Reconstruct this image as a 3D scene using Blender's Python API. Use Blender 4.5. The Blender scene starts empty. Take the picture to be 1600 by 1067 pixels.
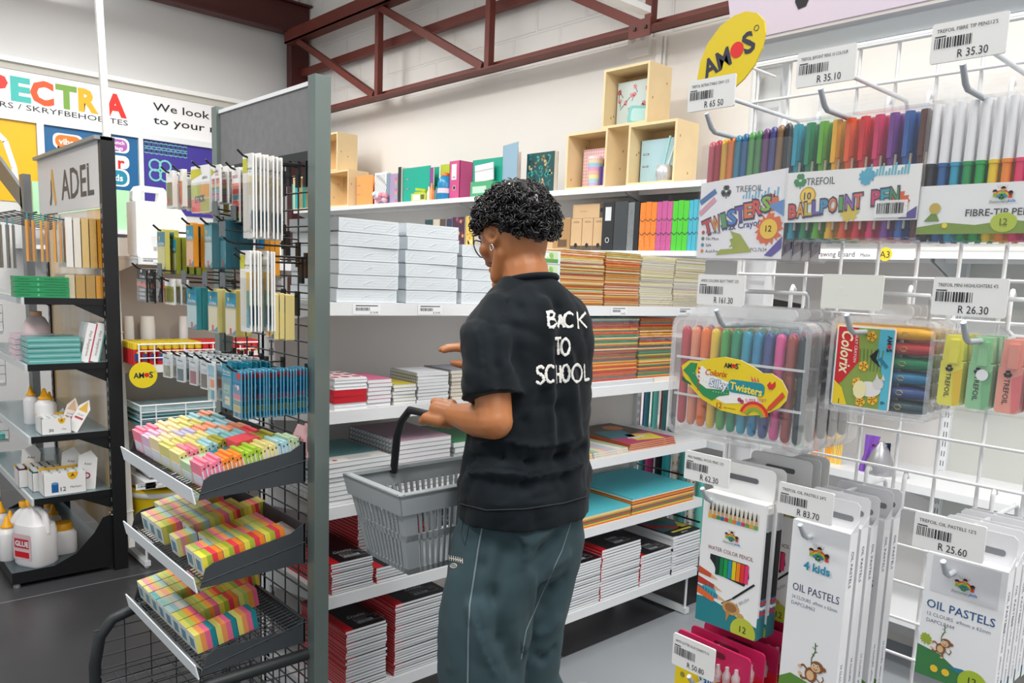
import bpy, bmesh, math, random
from mathutils import Vector, Matrix
from mathutils.bvhtree import BVHTree
rnd = random.Random(7)
S = bpy.context.scene
COL = S.collection
PI = math.pi
sin, cos = math.sin, math.cos

# ------------------------------------------------------------------ camera
FPX, YAW, PIT, ROLL = 1229.13, math.radians(46.3720), math.radians(-8.0971), math.radians(2.4979)
EYE = Vector((0, 0, 1.5)); CX, CY = 849.555, 612.522
fw = Vector((cos(YAW)*cos(PIT), sin(YAW)*cos(PIT), sin(PIT)))
_rt = Vector((sin(YAW), -cos(YAW), 0)); _up = _rt.cross(fw)
RT = cos(ROLL)*_rt + sin(ROLL)*_up; UP = -sin(ROLL)*_rt + cos(ROLL)*_up
cam_d = bpy.data.cameras.new('camera'); cam = bpy.data.objects.new('camera', cam_d); COL.objects.link(cam)
mw = Matrix((RT, UP, -fw)).transposed().to_4x4(); mw.translation = EYE
cam.matrix_world = mw
cam_d.sensor_width = 36; cam_d.lens = FPX/1600*36
cam_d.shift_x = (800-CX)/1600; cam_d.shift_y = (CY-533.5)/1600
cam_d.clip_start = .02
S.camera = cam

# ------------------------------------------------------------------ light
W = bpy.data.worlds.new('world'); S.world = W; W.use_nodes = True
bg = W.node_tree.nodes['Background']
bg.inputs[0].default_value = (.93, .97, 1, 1); bg.inputs[1].default_value = .72
S.view_settings.view_transform = 'Standard'; S.view_settings.look = 'None'
S.view_settings.exposure = 0.18; S.view_settings.gamma = 1
S.view_settings.use_curve_mapping = False
S.cycles.transparent_max_bounces = 24

def area(name, loc, tgt, sx, sy, power, col=(1, .98, .95)):
    d = bpy.data.lights.new(name, 'AREA'); d.shape = 'RECTANGLE'; d.size = sx; d.size_y = sy
    d.energy = power; d.color = col
    o = bpy.data.objects.new(name, d); COL.objects.link(o); o.location = loc
    o.rotation_euler = (Vector(tgt)-Vector(loc)).to_track_quat('-Z', 'Y').to_euler()
    return o
area('ceiling_area_light', (0.6, -0.6, 3.3), (.6, -.6, 0), .3, 2.6, 52)
area('ceiling_area_light', (1.9, 0.4, 3.3), (1.9, .4, 0), .3, 2.4, 42)
area('ceiling_area_light', (-.6, 2.6, 3.3), (-.6, 2.6, 0), .3, 2.6, 52)
area('ceiling_area_light', (1.6, 3.6, 3.3), (1.6, 3.6, 0), .3, 2.4, 40)
area('ceiling_area_light', (1.4, 5.6, 3.3), (1.4, 5.6, 0), 2.4, .3, 38)
# upward lights added to brighten the roof and upper walls
for x_, y_, w_ in ((.6, -.6, 16), (1.9, .6, 16), (-.6, 2.6, 16), (1.6, 3.6, 18), (1.4, 5.6, 18)): area('ceiling_area_light', (x_, y_, 3.34), (x_, y_, 5), .3, 2.4, w_)

# ------------------------------------------------------------------ helpers
def ray(x, y): return fw + RT*((x-CX)/FPX) - UP*((y-CY)/FPX)
def onX(x, y, X): d = ray(x, y); return EYE + d*(X/d.x)
def onY(x, y, Y): d = ray(x, y); return EYE + d*(Y/d.y)
def onZ(x, y, Z): d = ray(x, y); return EYE + d*((Z-1.5)/d.z)
def atD(x, y, D): return EYE + ray(x, y)*D

def lin(h):
    if isinstance(h, str):
        h = h.lstrip('#'); c = [int(h[i:i+2], 16)/255 for i in (0, 2, 4)]
    else: c = list(h)
    return tuple(((v/12.92) if v <= .04045 else ((v+.055)/1.055)**2.4) for v in c)+(1,)
MATS = {}
def M(h, rough=.5, metal=0, coat=0, noise=0, scale=30, bump=0):
    key = (h, rough, metal, coat, noise, scale, bump)
    if key in MATS: return MATS[key]
    m = bpy.data.materials.new('surface_%s' % str(h).strip('#')); m.use_nodes = True
    nt = m.node_tree; b = nt.nodes['Principled BSDF']
    b.inputs['Base Color'].default_value = lin(h); b.inputs['Roughness'].default_value = rough
    b.inputs['Metallic'].default_value = metal
    if coat: b.inputs['Coat Weight'].default_value = coat; b.inputs['Coat Roughness'].default_value = .08
    if noise or bump:
        tc = nt.nodes.new('ShaderNodeTexCoord'); n = nt.nodes.new('ShaderNodeTexNoise')
        n.inputs['Scale'].default_value = scale; n.inputs['Detail'].default_value = 5
        nt.links.new(tc.outputs['Object'], n.inputs['Vector'])
        if noise:
            mx = nt.nodes.new('ShaderNodeMix'); mx.data_type = 'RGBA'
            c = lin(h)
            mx.inputs[6].default_value = tuple(min(1, v*(1-noise)) for v in c[:3])+(1,)
            mx.inputs[7].default_value = tuple(min(1, v*(1+noise)) for v in c[:3])+(1,)
            nt.links.new(n.outputs['Fac'], mx.inputs[0]); nt.links.new(mx.outputs[2], b.inputs['Base Color'])
        if bump:
            bp = nt.nodes.new('ShaderNodeBump'); bp.inputs['Strength'].default_value = bump
            bp.inputs['Distance'].default_value = .004
            nt.links.new(n.outputs['Fac'], bp.inputs['Height']); nt.links.new(bp.outputs[0], b.inputs['Normal'])
    MATS[key] = m
    return m
def clear(tint='#ffffff', gloss=.05, rough=.08, key='film', white=0):
    k = (key, tint, gloss, rough, white)
    if k in MATS: return MATS[k]
    m = bpy.data.materials.new('clear_'+key); m.use_nodes = True
    nt = m.node_tree; nt.nodes.clear()
    out = nt.nodes.new('ShaderNodeOutputMaterial'); t = nt.nodes.new('ShaderNodeBsdfTransparent')
    g = nt.nodes.new('ShaderNodeBsdfGlossy'); mx = nt.nodes.new('ShaderNodeMixShader')
    lw = nt.nodes.new('ShaderNodeLayerWeight'); lw.inputs[0].default_value = .25
    mp = nt.nodes.new('ShaderNodeMapRange'); mp.inputs[3].default_value = gloss; mp.inputs[4].default_value = min(.75, gloss+.4)
    tc = nt.nodes.new('ShaderNodeTexCoord'); n = nt.nodes.new('ShaderNodeTexNoise'); n.inputs['Scale'].default_value = 22
    bp = nt.nodes.new('ShaderNodeBump'); bp.inputs['Strength'].default_value = .35; bp.inputs['Distance'].default_value = .01
    nt.links.new(tc.outputs['Object'], n.inputs[0]); nt.links.new(n.outputs[0], bp.inputs['Height'])
    nt.links.new(bp.outputs[0], g.inputs['Normal'])
    t.inputs[0].default_value = lin(tint); g.inputs['Roughness'].default_value = rough
    g.inputs[0].default_value = (.9, .9, .9, 1)
    nt.links.new(lw.outputs['Facing'], mp.inputs[0]); nt.links.new(mp.outputs[0], mx.inputs[0])
    nt.links.new(t.outputs[0], mx.inputs[1]); nt.links.new(g.outputs[0], mx.inputs[2])
    last = mx
    if white:
        df = nt.nodes.new('ShaderNodeBsdfDiffuse'); df.inputs[0].default_value = (.85, .85, .85, 1)
        m2 = nt.nodes.new('ShaderNodeMixShader'); m2.inputs[0].default_value = white
        nt.links.new(mx.outputs[0], m2.inputs[1]); nt.links.new(df.outputs[0], m2.inputs[2]); last = m2
    nt.links.new(last.outputs[0], out.inputs[0])
    MATS[k] = m
    return m

_TX = {}
def text_geo(s, bold=0.0):
    k = (s, bold)
    if k not in _TX:
        c = bpy.data.curves.new('t', 'FONT'); c.body = s; c.size = 1; c.resolution_u = 2; c.offset = bold
        o = bpy.data.objects.new('t', c); COL.objects.link(o)
        me = bpy.data.meshes.new_from_object(o)
        v = [p.co.xy[:] for p in me.vertices]; f = [tuple(q.vertices) for q in me.polygons]
        bpy.data.objects.remove(o); bpy.data.curves.remove(c); bpy.data.meshes.remove(me)
        xs = [p[0] for p in v] or [0]; ys = [p[1] for p in v] or [0]
        _TX[k] = (v, f, min(xs), max(xs), min(ys), max(ys))
    return _TX[k]

class MB:
    """collects shapes; build() links them as one mesh object"""
    def __init__(s): s.v = []; s.f = []; s.mi = []; s.mats = []; s.sm = []; s.xf = None
    def slot(s, m):
        if m not in s.mats: s.mats.append(m)
        return s.mats.index(m)
    def add(s, vs, fs, m, smooth=False):
        o = len(s.v)
        if s.xf is not None: vs = [s.xf @ Vector(p) for p in vs]
        s.v += [tuple(p) for p in vs]; k = s.slot(m)
        for f in fs: s.f.append(tuple(i+o for i in f)); s.mi.append(k); s.sm.append(smooth)
        return s
    def box(s, x0, y0, z0, x1, y1, z1, m, top=None, front=None):
        vs = [(x, y, z) for z in (z0, z1) for y in (y0, y1) for x in (x0, x1)]
        s.add(vs, [(0, 2, 3, 1), (2, 6, 7, 3), (0, 4, 6, 2), (1, 3, 7, 5)], m)
        s.add(vs, [(4, 5, 7, 6)], top or m); s.add(vs, [(0, 1, 5, 4)], front or m)
        return s
    def rbox(s, x0, y0, z0, x1, y1, z1, r, m, n=4):
        """box with rounded vertical-front-plane corners (rounded in x,z)"""
        pts = rrect(x0, z0, x1, z1, r, n)
        return s.prism(pts, y0, y1, m)
    def prism(s, pts, y0, y1, m, side=None, back=None):
        """2-D outline in (x,z) extruded along y"""
        n = len(pts)
        vs = [(p[0], y0, p[1]) for p in pts]+[(p[0], y1, p[1]) for p in pts]
        s.add(vs, [tuple(range(n))], m); s.add(vs, [tuple(range(2*n-1, n-1, -1))], back or m)
        s.add(vs, [(i, n+i, n+(i+1) % n, (i+1) % n) for i in range(n)], side or m)
        return s
    def prismz(s, pts, z0, z1, m, top=None):
        n = len(pts)
        vs = [(p[0], p[1], z0) for p in pts]+[(p[0], p[1], z1) for p in pts]
        s.add(vs, [tuple(range(n-1, -1, -1))], m); s.add(vs, [tuple(range(n, 2*n))], top or m)
        s.add(vs, [(i, (i+1) % n, n+(i+1) % n, n+i) for i in range(n)], m)
        return s
    def prismx(s, pts, x0, x1, m):
        n = len(pts)
        vs = [(x0, p[0], p[1]) for p in pts]+[(x1, p[0], p[1]) for p in pts]
        return s.add(vs, [tuple(range(n-1, -1, -1)), tuple(range(n, 2*n))]+[(i, (i+1) % n, n+(i+1) % n, n+i) for i in range(n)], m)
    def poly(s, pts, m): return s.add(pts, [tuple(range(len(pts)))], m)
    def flat(s, pts, y, m): return s.add([(p[0], y, p[1]) for p in pts], [tuple(range(len(pts)))], m)
    def rect(s, x0, z0, x1, z1, y, m): return s.flat([(x0, z0), (x1, z0), (x1, z1), (x0, z1)], y, m)
    def disc(s, cx, cz, r, y, m, n=20, rz=None):
        rz = rz or r
        return s.flat([(cx+r*cos(2*PI*i/n), cz+rz*sin(2*PI*i/n)) for i in range(n)], y, m)
    def ring(s, cx, cz, r0, r1, a0, a1, y, m, n=16):
        vs = []
        for i in range(n+1):
            a = a0+(a1-a0)*i/n
            vs += [(cx+r0*cos(a), y, cz+r0*sin(a)), (cx+r1*cos(a), y, cz+r1*sin(a))]
        return s.add(vs, [(2*i, 2*i+1, 2*i+3, 2*i+2) for i in range(n)], m)
    def stroke(s, pts, w, y, m):
        """flat ribbon along 2-D points"""
        for a, b in zip(pts, pts[1:]):
            d = Vector((b[0]-a[0], b[1]-a[1]));
            if d.length < 1e-7: continue
            n = Vector((-d.y, d.x)).normalized()*w/2
            s.flat([(a[0]-n.x, a[1]-n.y), (b[0]-n.x, b[1]-n.y), (b[0]+n.x, b[1]+n.y), (a[0]+n.x, a[1]+n.y)], y, m)
        return s
    def text(s, t, cx, cz, h, y, m, w=None, bold=0, rot=0, align='c', shear=0):
        v, f, x0, x1, y0, y1 = text_geo(t, bold)
        k = h/.73; kx = k if w is None else w/max(1e-6, x1-x0)
        ox = {'c': (x0+x1)/2, 'l': x0, 'r': x1}[align]
        out = []
        for px, py in v:
            a, b = (px-ox)*kx, (py-.365)*k
            a += shear*b
            out.append((cx+a*cos(rot)-b*sin(rot), y, cz+a*sin(rot)+b*cos(rot)))
        return s.add(out, f, m)
    def cyl(s, p, q, r, m, n=8, r2=None, caps=True, smooth=True):
        p = Vector(p); q = Vector(q); r2 = r if r2 is None else r2
        d = (q-p).normalized(); a = d.orthogonal().normalized(); b = d.cross(a)
        vs = [p+(a*cos(2*PI*i/n)+b*sin(2*PI*i/n))*r for i in range(n)]+[q+(a*cos(2*PI*i/n)+b*sin(2*PI*i/n))*r2 for i in range(n)]
        s.add(vs, [(i, (i+1) % n, n+(i+1) % n, n+i) for i in range(n)], m, smooth)
        if caps: s.add(vs, [tuple(range(n-1, -1, -1)), tuple(range(n, 2*n))], m)
        return s
    def tube(s, pts, r, m, n=6, closed=False, smooth=True):
        P = [Vector(p) for p in pts]; N = len(P)
        rs = r if isinstance(r, (list, tuple)) else [r]*N
        vs = []; ref = None
        for i in range(N):
            if closed: d = (P[(i+1) % N]-P[i-1]).normalized()
            else: d = (P[min(i+1, N-1)]-P[max(i-1, 0)]).normalized()
            if ref is None: ref = d.orthogonal().normalized()
            else:
                ref = (ref-d*ref.dot(d))
                ref = ref.normalized() if ref.length > 1e-5 else d.orthogonal().normalized()
            b = d.cross(ref)
            vs += [P[i]+(ref*cos(2*PI*k/n)+b*sin(2*PI*k/n))*rs[i] for k in range(n)]
        fs = []
        for i in range(N if closed else N-1):
            j = (i+1) % N
            fs += [(i*n+k, i*n+(k+1) % n, j*n+(k+1) % n, j*n+k) for k in range(n)]
        s.add(vs, fs, m, smooth)
        if not closed: s.add(vs, [tuple(range(n-1, -1, -1)), tuple(range((N-1)*n, N*n))], m)
        return s
    def lathe(s, c, prof, m, n=16, sx=1, sy=1, pw=None):
        """prof: (r, z) rows; pw = superellipse power for squarish bottles"""
        c = Vector(c); vs = []
        for r, z in prof:
            for i in range(n):
                a = 2*PI*i/n; x, y = cos(a), sin(a)
                if pw: q = (abs(x)**pw+abs(y)**pw)**(-1/pw); x *= q; y *= q
                vs.append(c+Vector((x*r*sx, y*r*sy, z)))
        N = len(prof)
        s.add(vs, [(i*n+k, i*n+(k+1) % n, (i+1)*n+(k+1) % n, (i+1)*n+k) for i in range(N-1) for k in range(n)], m, True)
        s.add(vs, [tuple(range(n-1, -1, -1)), tuple(range((N-1)*n, N*n))], m)
        return s
    def barcode(s, x, z, w, h, y, m, seed=1):
        r = random.Random(seed); p = 0
        while p < w:
            q = r.choice((.02, .02, .035, .05))*w
            s.rect(x+p, z, x+min(w, p+q), z+h, y, m); p += q+r.choice((.02, .03, .04))*w
        return s
    def mesh(s, name):
        me = bpy.data.meshes.new(name); me.from_pydata(s.v, [], s.f)
        for m in s.mats: me.materials.append(m)
        me.polygons.foreach_set('material_index', s.mi); me.polygons.foreach_set('use_smooth', s.sm)
        me.update(); return me
    def build(s, name, parent=None, bevel=0, loc=None):
        o = bpy.data.objects.new(name, s.mesh(name)); COL.objects.link(o)
        if parent is not None: o.parent = parent
        if loc is not None: o.location = loc
        if bevel:
            b = o.modifiers.new('bevel', 'BEVEL'); b.width = bevel; b.segments = 2; b.limit_method = 'ANGLE'; b.angle_limit = 1.0
        return o
def rrect(x0, z0, x1, z1, r, n=4):
    pts = []
    for cx, cz, a in ((x1-r, z0+r, -PI/2), (x1-r, z1-r, 0), (x0+r, z1-r, PI/2), (x0+r, z0+r, PI)):
        pts += [(cx+r*cos(a+PI/2*i/n), cz+r*sin(a+PI/2*i/n)) for i in range(n+1)]
    return pts
def tag(o, label, cat, group=None, kind=None):
    o['label'] = label; o['category'] = cat
    if group: o['group'] = group
    if kind: o['kind'] = kind
    return o
def thing(name, label, cat, loc=(0, 0, 0), rz=0, group=None):
    o = bpy.data.objects.new(name, None); COL.objects.link(o); o.empty_display_size = .05
    o.location = loc; o.rotation_euler = (0, 0, rz)
    return tag(o, label, cat, group)
def struct(o, label=None):
    o['kind'] = 'structure'
    if label: o['label'] = label
    return o
def children(o): return [c for c in COL.objects if c.parent == o]
_KIDS = {}
def dup(o, loc, rot=None, label=None, group=None):
    """copy of a thing with copies of its parts and sub-parts"""
    if o.name not in _KIDS: _KIDS[o.name] = [(c, children(c)) for c in children(o)]
    r = o.copy(); COL.objects.link(r); r.location = loc
    if rot is not None: r.rotation_euler = rot if isinstance(rot, tuple) else (0, 0, rot)
    if label: r['label'] = label
    if group: r['group'] = group
    for c, gs in _KIDS[o.name]:
        k = c.copy(); COL.objects.link(k); k.parent = r
        for g in gs: q = g.copy(); COL.objects.link(q); q.parent = k
    return r
def series(proto, spots, labels, group, rots=None):
    """first spot moves the proto itself, the rest are copies"""
    out = []
    for i, p in enumerate(spots):
        rot = rots[i] if rots else proto.rotation_euler.z
        if i == 0:
            proto.location = p; proto.rotation_euler = rot if isinstance(rot, tuple) else (0, 0, rot)
            proto['label'] = labels[0] if not isinstance(labels, str) else labels; proto['group'] = group; o = proto
        else: o = dup(proto, p, rot, labels if isinstance(labels, str) else labels[i], group)
        out.append(o)
    return out
ORD = ['topmost', 'second from top', 'third from top', 'fourth from top', 'fifth from top', 'sixth from top', 'seventh from top', 'eighth from top', 'ninth from top', 'tenth from top', 'eleventh from top', 'twelfth from top'] + ['%s from top' % w for w in 'thirteenth fourteenth fifteenth sixteenth seventeenth eighteenth nineteenth twentieth twenty-first twenty-second twenty-third twenty-fourth twenty-fifth twenty-sixth twenty-seventh twenty-eighth twenty-ninth thirtieth'.split()]
NTH = 'first second third fourth fifth sixth seventh eighth ninth tenth eleventh twelfth thirteenth fourteenth fifteenth sixteenth seventeenth eighteenth nineteenth twentieth twenty-first twenty-second twenty-third twenty-fourth twenty-fifth twenty-sixth twenty-seventh twenty-eighth twenty-ninth thirtieth'.split()
FACE = -PI/2      # rotation of things that face the aisle (towards -X)

WHITE = M('#f2f2f2', .45); SHELFW = M('#e6e8ea', .4); INK = M('#1b1c22', .6); STEEL = M('#22282a', .35, .6); BLACK = M('#15161a', .4)
GREYP = M('#9a9c9f', .6); PAPER = M('#eef0f2', .7); RED = M('#c81420', .45); YEL = M('#e9cf0c', .45); WIRE = M('#f0f1f2', .35)
FILM = clear(); NAVY = M('#20243c', .5)
# ================================================================== the setting
def tile_mat():
    m = bpy.data.materials.new('dark_tile'); m.use_nodes = True; nt = m.node_tree; b = nt.nodes['Principled BSDF']
    tc = nt.nodes.new('ShaderNodeTexCoord'); br = nt.nodes.new('ShaderNodeTexBrick'); br.offset = .5
    mp = nt.nodes.new('ShaderNodeMapping'); mp.inputs['Location'].default_value = (.35, .03, 0)
    br.inputs['Scale'].default_value = 1; br.inputs['Mortar Size'].default_value = .004
    br.inputs['Brick Width'].default_value = 5; br.inputs['Row Height'].default_value = 1.0
    br.inputs['Color1'].default_value = lin('#424245'); br.inputs['Color2'].default_value = lin('#48484b'); br.inputs['Mortar'].default_value = lin('#8a8a8c')
    n = nt.nodes.new('ShaderNodeTexNoise'); n.inputs['Scale'].default_value = 3; n.inputs['Detail'].default_value = 6
    mx = nt.nodes.new('ShaderNodeMix'); mx.data_type = 'RGBA'; mx.blend_type = 'MULTIPLY'; mx.inputs[0].default_value = .5
    nt.links.new(tc.outputs['Object'], mp.inputs[0]); nt.links.new(mp.outputs[0], br.inputs[0]); nt.links.new(tc.outputs['Object'], n.inputs[0])
    nt.links.new(br.outputs[0], mx.inputs[6]); nt.links.new(n.outputs[0], mx.inputs[7]); nt.links.new(mx.outputs[2], b.inputs['Base Color'])
    b.inputs['Roughness'].default_value = .3
    return m
struct(MB().box(-4, -4, -.1, 8, 9, 0, tile_mat()).build('floor'), 'dark grey slate tile floor')
lf = MB().box(1.0, -1.5, 0, 3.4, 2.07, .004, M('#a8adb2', .35, noise=.08, scale=2))
for k in range(9):
    x, y, a = rnd.uniform(1.7, 2.6), rnd.uniform(.9, 1.95), rnd.uniform(0, 6)
    lf.tube([(x+.06*t*cos(a+t*.5), y+.06*t*sin(a+t*.5), .0042) for t in range(4)], .0006, M('#d8dadc', .6), 4)
struct(lf.build('trim_1'), 'pale grey vinyl floor strip in front of the white shelves')

def plaster():
    m = M('#e9e5df', .8, noise=.04, scale=1.3, bump=.25); return m
def block_mat():
    m = bpy.data.materials.new('painted_block'); m.use_nodes = True; nt = m.node_tree; b = nt.nodes['Principled BSDF']
    tc = nt.nodes.new('ShaderNodeTexCoord'); mp = nt.nodes.new('ShaderNodeMapping'); mp.inputs['Rotation'].default_value = (PI/2, 0, PI/2)
    sep = nt.nodes.new('ShaderNodeSeparateXYZ'); cmb = nt.nodes.new('ShaderNodeCombineXYZ')
    br = nt.nodes.new('ShaderNodeTexBrick'); br.inputs['Scale'].default_value = 1; br.inputs['Brick Width'].default_value = .42; br.inputs['Row Height'].default_value = .2
    br.inputs['Mortar Size'].default_value = .012; br.inputs['Mortar Smooth'].default_value = .6
    bp = nt.nodes.new('ShaderNodeBump'); bp.inputs['Strength'].default_value = .6; bp.inputs['Distance'].default_value = .008; bp.invert = True
    nt.links.new(tc.outputs['Object'], sep.inputs[0]); nt.links.new(sep.outputs['Y'], cmb.inputs['X']); nt.links.new(sep.outputs['Z'], cmb.inputs['Y'])
    nt.links.new(cmb.outputs[0], br.inputs[0]); nt.links.new(br.outputs['Fac'], bp.inputs['Height']); nt.links.new(bp.outputs[0], b.inputs['Normal'])
    b.inputs['Base Color'].default_value = lin('#e6e3df'); b.inputs['Roughness'].default_value = .75
    return m
WX, SY = 3.4, 6.92
struct(MB().box(WX, -4, 0, WX+.2, 9, 2.80, plaster()).box(WX+.012, -4, 2.80, WX+.2, 9, 4.2, block_mat()).build('wall_right'), 'cream plastered wall with painted blockwork above')
sw = MB().box(-4, SY, 0, WX, SY+.2, 4.2, M('#dcdcdc', .7, noise=.02, scale=1))
struct(sw.build('wall_back'), 'pale grey wall carrying the printed signs')
struct(MB().box(-4, SY-.05, 2.868, WX, SY, 2.902, M('#f4f4f2', .5)).box(-4, SY-.02, 2.82, WX, SY, 2.868, M('#c9c6bd', .6)).build('trim_2'), 'white moulding above the long printed sign')
roof = MB()
for i in range(46):
    x = -4+i*.165
    roof.prism([(x, 3.86), (x+.05, 3.86), (x+.065, 3.90), (x+.15, 3.90), (x+.165, 3.86), (x+.165, 3.92), (x, 3.92)], -4, 7.1, M('#dddddb', .5))
struct(roof.build('ceiling'), 'white corrugated metal roof sheets')

# ---- red oxide steelwork
OX = M('#6a2f26', .55, .1, noise=.25, scale=9, bump=.2)
OXD = M('#4a1c18', .5, .1, noise=.2, scale=9)
beam = MB().box(-4, SY-.2, 3.50, WX, SY-.19, 3.74, OXD).box(-4, SY-.26, 3.49, WX, SY-.13, 3.505, OXD).box(-4, SY-.26, 3.735, WX, SY-.13, 3.75, OXD)
tag(beam.build('roof_beam'), 'dark maroon steel roof beam along the top of the sign wall', 'beam')
tc_ = MB().box(WX-.16, SY-.2, 0, WX-.01, SY-.13, 3.49, OXD).box(WX-.17, SY-.21, 0, WX-.15, SY-.12, 3.49, OXD)
tag(tc_.build('steel_column'), 'dark maroon steel column in the corner of the room', 'column')
TX = 3.22
tr = thing('roof_truss', 'red oxide steel truss running along the top of the cream wall', 'truss', (TX, 0, 0))
lc = MB().box(-.05, -3, 2.77, .05, SY-.2, 2.778, OX).box(.04, -3, 2.77, .05, SY-.2, 2.83, OX); lc.build('bottom_chord', tr)
uc = MB().box(-.05, -3, 3.40, .05, SY-.2, 3.41, OX).box(-.05, -3, 3.40, -.04, SY-.2, 3.50, OX); uc.build('top_chord', tr)
mc = MB().box(.10, -3, 3.16, .14, SY-.2, 3.22, OX); mc.build('wall_rail', tr)
vy = [onX(592, 80, TX).y, onX(765, 60, TX).y]; dy = vy[0]-vy[1]
ys = [vy[0]+dy, vy[0], vy[1], vy[1]-dy, vy[1]-2*dy]
for y in ys[1:4]: MB().box(-.022, y-.022, 2.778, .022, y+.022, 3.42, OX).build('post', tr)
for a, b in zip(ys, ys[1:]):
    q = MB(); d = Vector((0, b-a, -.58)).normalized(); n = Vector((0, -d.z, d.y))*.024
    p0, p1 = Vector((0, a-.02, 3.40)), Vector((0, b+.05, 2.80))
    vs = []
    for p in (p0, p1): vs += [p+Vector((sx*.022, 0, 0))+n*sy for sx, sy in ((-1, -1), (1, -1), (1, 1), (-1, 1))]
    q.add(vs, [(0, 3, 2, 1), (4, 5, 6, 7)]+[(i, (i+1) % 4, 4+(i+1) % 4, 4+i) for i in range(4)], OX); q.build('diagonal', tr)
gp = MB(); gy = ys[3]
gp.box(-.06, gy-.05, 2.725, -.052, gy+.09, 2.81, OX); gp.box(-.068, gy-.03, 2.76, -.06, gy-.015, 2.775, M('#2a1512', .5)).box(-.068, gy+.04, 2.76, -.06, gy+.055, 2.775, M('#2a1512', .5))
gp.build('gusset_plate', tr)
fl = thing('fluorescent_batten', 'white fluorescent tube batten fixed beside the truss at the top of the photo', 'lamp', (2.6, 0, 0))
pB = onX(1017, 20, 3.1)
MB().box(-.4, pB.y, pB.z, .5, pB.y+.06, pB.z+.03, WHITE).build('housing', fl)
# ---- electrical bits on the cream wall
cb = onX(1003, 58, WX)
so = MB().rbox(cb.y-.055, -.03, 2.72, cb.y+.055, 0, 2.83, .008, WHITE)
so2 = MB(); so2.xf = Matrix.Translation((WX, 0, 0)) @ Matrix.Rotation(PI/2, 4, 'Z') @ Matrix.Scale(1, 4)
def wallbox(y0, y1, z0, z1, d, m): return MB().box(WX-d, y0, z0, WX, y1, z1, m)
t_ = onX(1003, 62, WX)
bx = wallbox(t_.y-.075, t_.y+.075, t_.z-.09, t_.z+.08, .03, M('#ece9e4', .4)); bx.build('wall_socket')
so_ = COL.objects['wall_socket']; tag(so_, 'white twin wall socket high on the cream wall below the truss', 'socket')
for dy_ in (-.03, .035):
    MB().cyl((WX-.034, t_.y+dy_, t_.z+.0), (WX-.03, t_.y+dy_, t_.z+.0), .016, M('#c9c6c0', .5), 12).build('outlet', so_)
t2 = onX(1034, 60, WX)
tag(MB().box(WX-.02, t2.y-.02, 1.95, WX, t2.y+.018, 2.79, M('#efece7', .5)).cyl((WX-.012, t2.y-.035, 1.95), (WX-.012, t2.y-.035, 2.79), .007, M('#efece7', .5)).build('cable_trunking'), 'white vertical cable trunking below the truss on the cream wall', 'trunking')

# ---- printed signs on the sign wall
def wall_sign(name, pts, label, cat): pass
fz0, fz1 = 2.517, 2.82
SF = SY-.012
sg = MB().box(-1.5, SF, fz0, 3.05, SY, fz1, M('#f4f4f6', .4))
L = sg; y = SF-.002
def px_text(mb, s, x, col, h, zc, bold=.02, w=None):
    mb.text(s, x, zc, h, y, M(col, .45), bold=bold, w=w)
xs = {}
for ch, col, a, b in (('S', '#3d5fb0', -75, -40), ('P', '#dd2a26', -22, 13), ('E', '#3dbcb4', 15, 48), ('C', '#f0530f', 45, 84), ('T', '#78a63c', 85, 120), ('R', '#eeb405', 120, 153), ('A', '#ee2417', 160, 197)):
    xa, xb = onY(a, 140, SY).x, onY(b, 140, SY).x
    px_text(L, ch, (xa+xb)/2, col, .16, 2.665+.03, .05, (xb-xa)*.95)
L2 = sg
L2.text('PLANNERS / SKRYFBEHOEFTES', onY(199, 192, SY).x, 2.572, .04, y, INK, align='r', w=onY(199, 192, SY).x-onY(-90, 138, SY).x)
L3 = sg; xw = onY(238, 160, SY).x
L3.text('We look forward', xw, 2.735, .062, y, INK, align='l', bold=.008, w=.86).text('to your next visit', xw, 2.632, .062, y, INK, align='l', bold=.008, w=.92)
sg_o = sg.build('shop_sign'); tag(sg_o, 'long white printed sign with multicoloured letters above the wall panels', 'sign')
# windows panels below the sign
FR = M('#e4e8ea', .4)
wf = MB()
xb = [onY(56, 200, SY).x, onY(67, 200, SY).x, onY(215, 230, SY).x, onY(222, 230, SY).x]
wf.box(-1.5, SY-.03, 2.47, 3.05, SY, 2.515, FR)
for a, b in ((xb[0], xb[1]), (xb[2], xb[3]), (xb[3]+xb[2]-xb[1], xb[3]+xb[2]-xb[0])): wf.box(a, SY-.03, 1.4, b, SY, 2.47, FR)
struct(wf.build('window_1'), 'white window frames behind the printed panels')
def panel(name, x0, x1, m, label):
    k = MB().box(x0, SY-.008, 1.9, x1, SY, 2.468, m); return k, lambda: tag(k.build(name), label, 'poster')
q, done = panel('window_poster', xb[0]-1.2, xb[0]-.003, M('#f2b90a', .45), 'yellow window poster with a white slanted line')
a, b = onY(8, 225, SY), onY(22, 262, SY)
q.stroke([(a.x-.15, a.z+.18), (a.x, a.z+.02), (b.x, b.z), (b.x+.005, b.z-.1)], .035, SY-.0095, WHITE); done()
q, done = panel('window_poster', xb[1]+.003, xb[2]-.003, M('#0f6298', .45), 'blue window poster with speech bubbles and letters')
yy = SY-.0095
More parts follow.
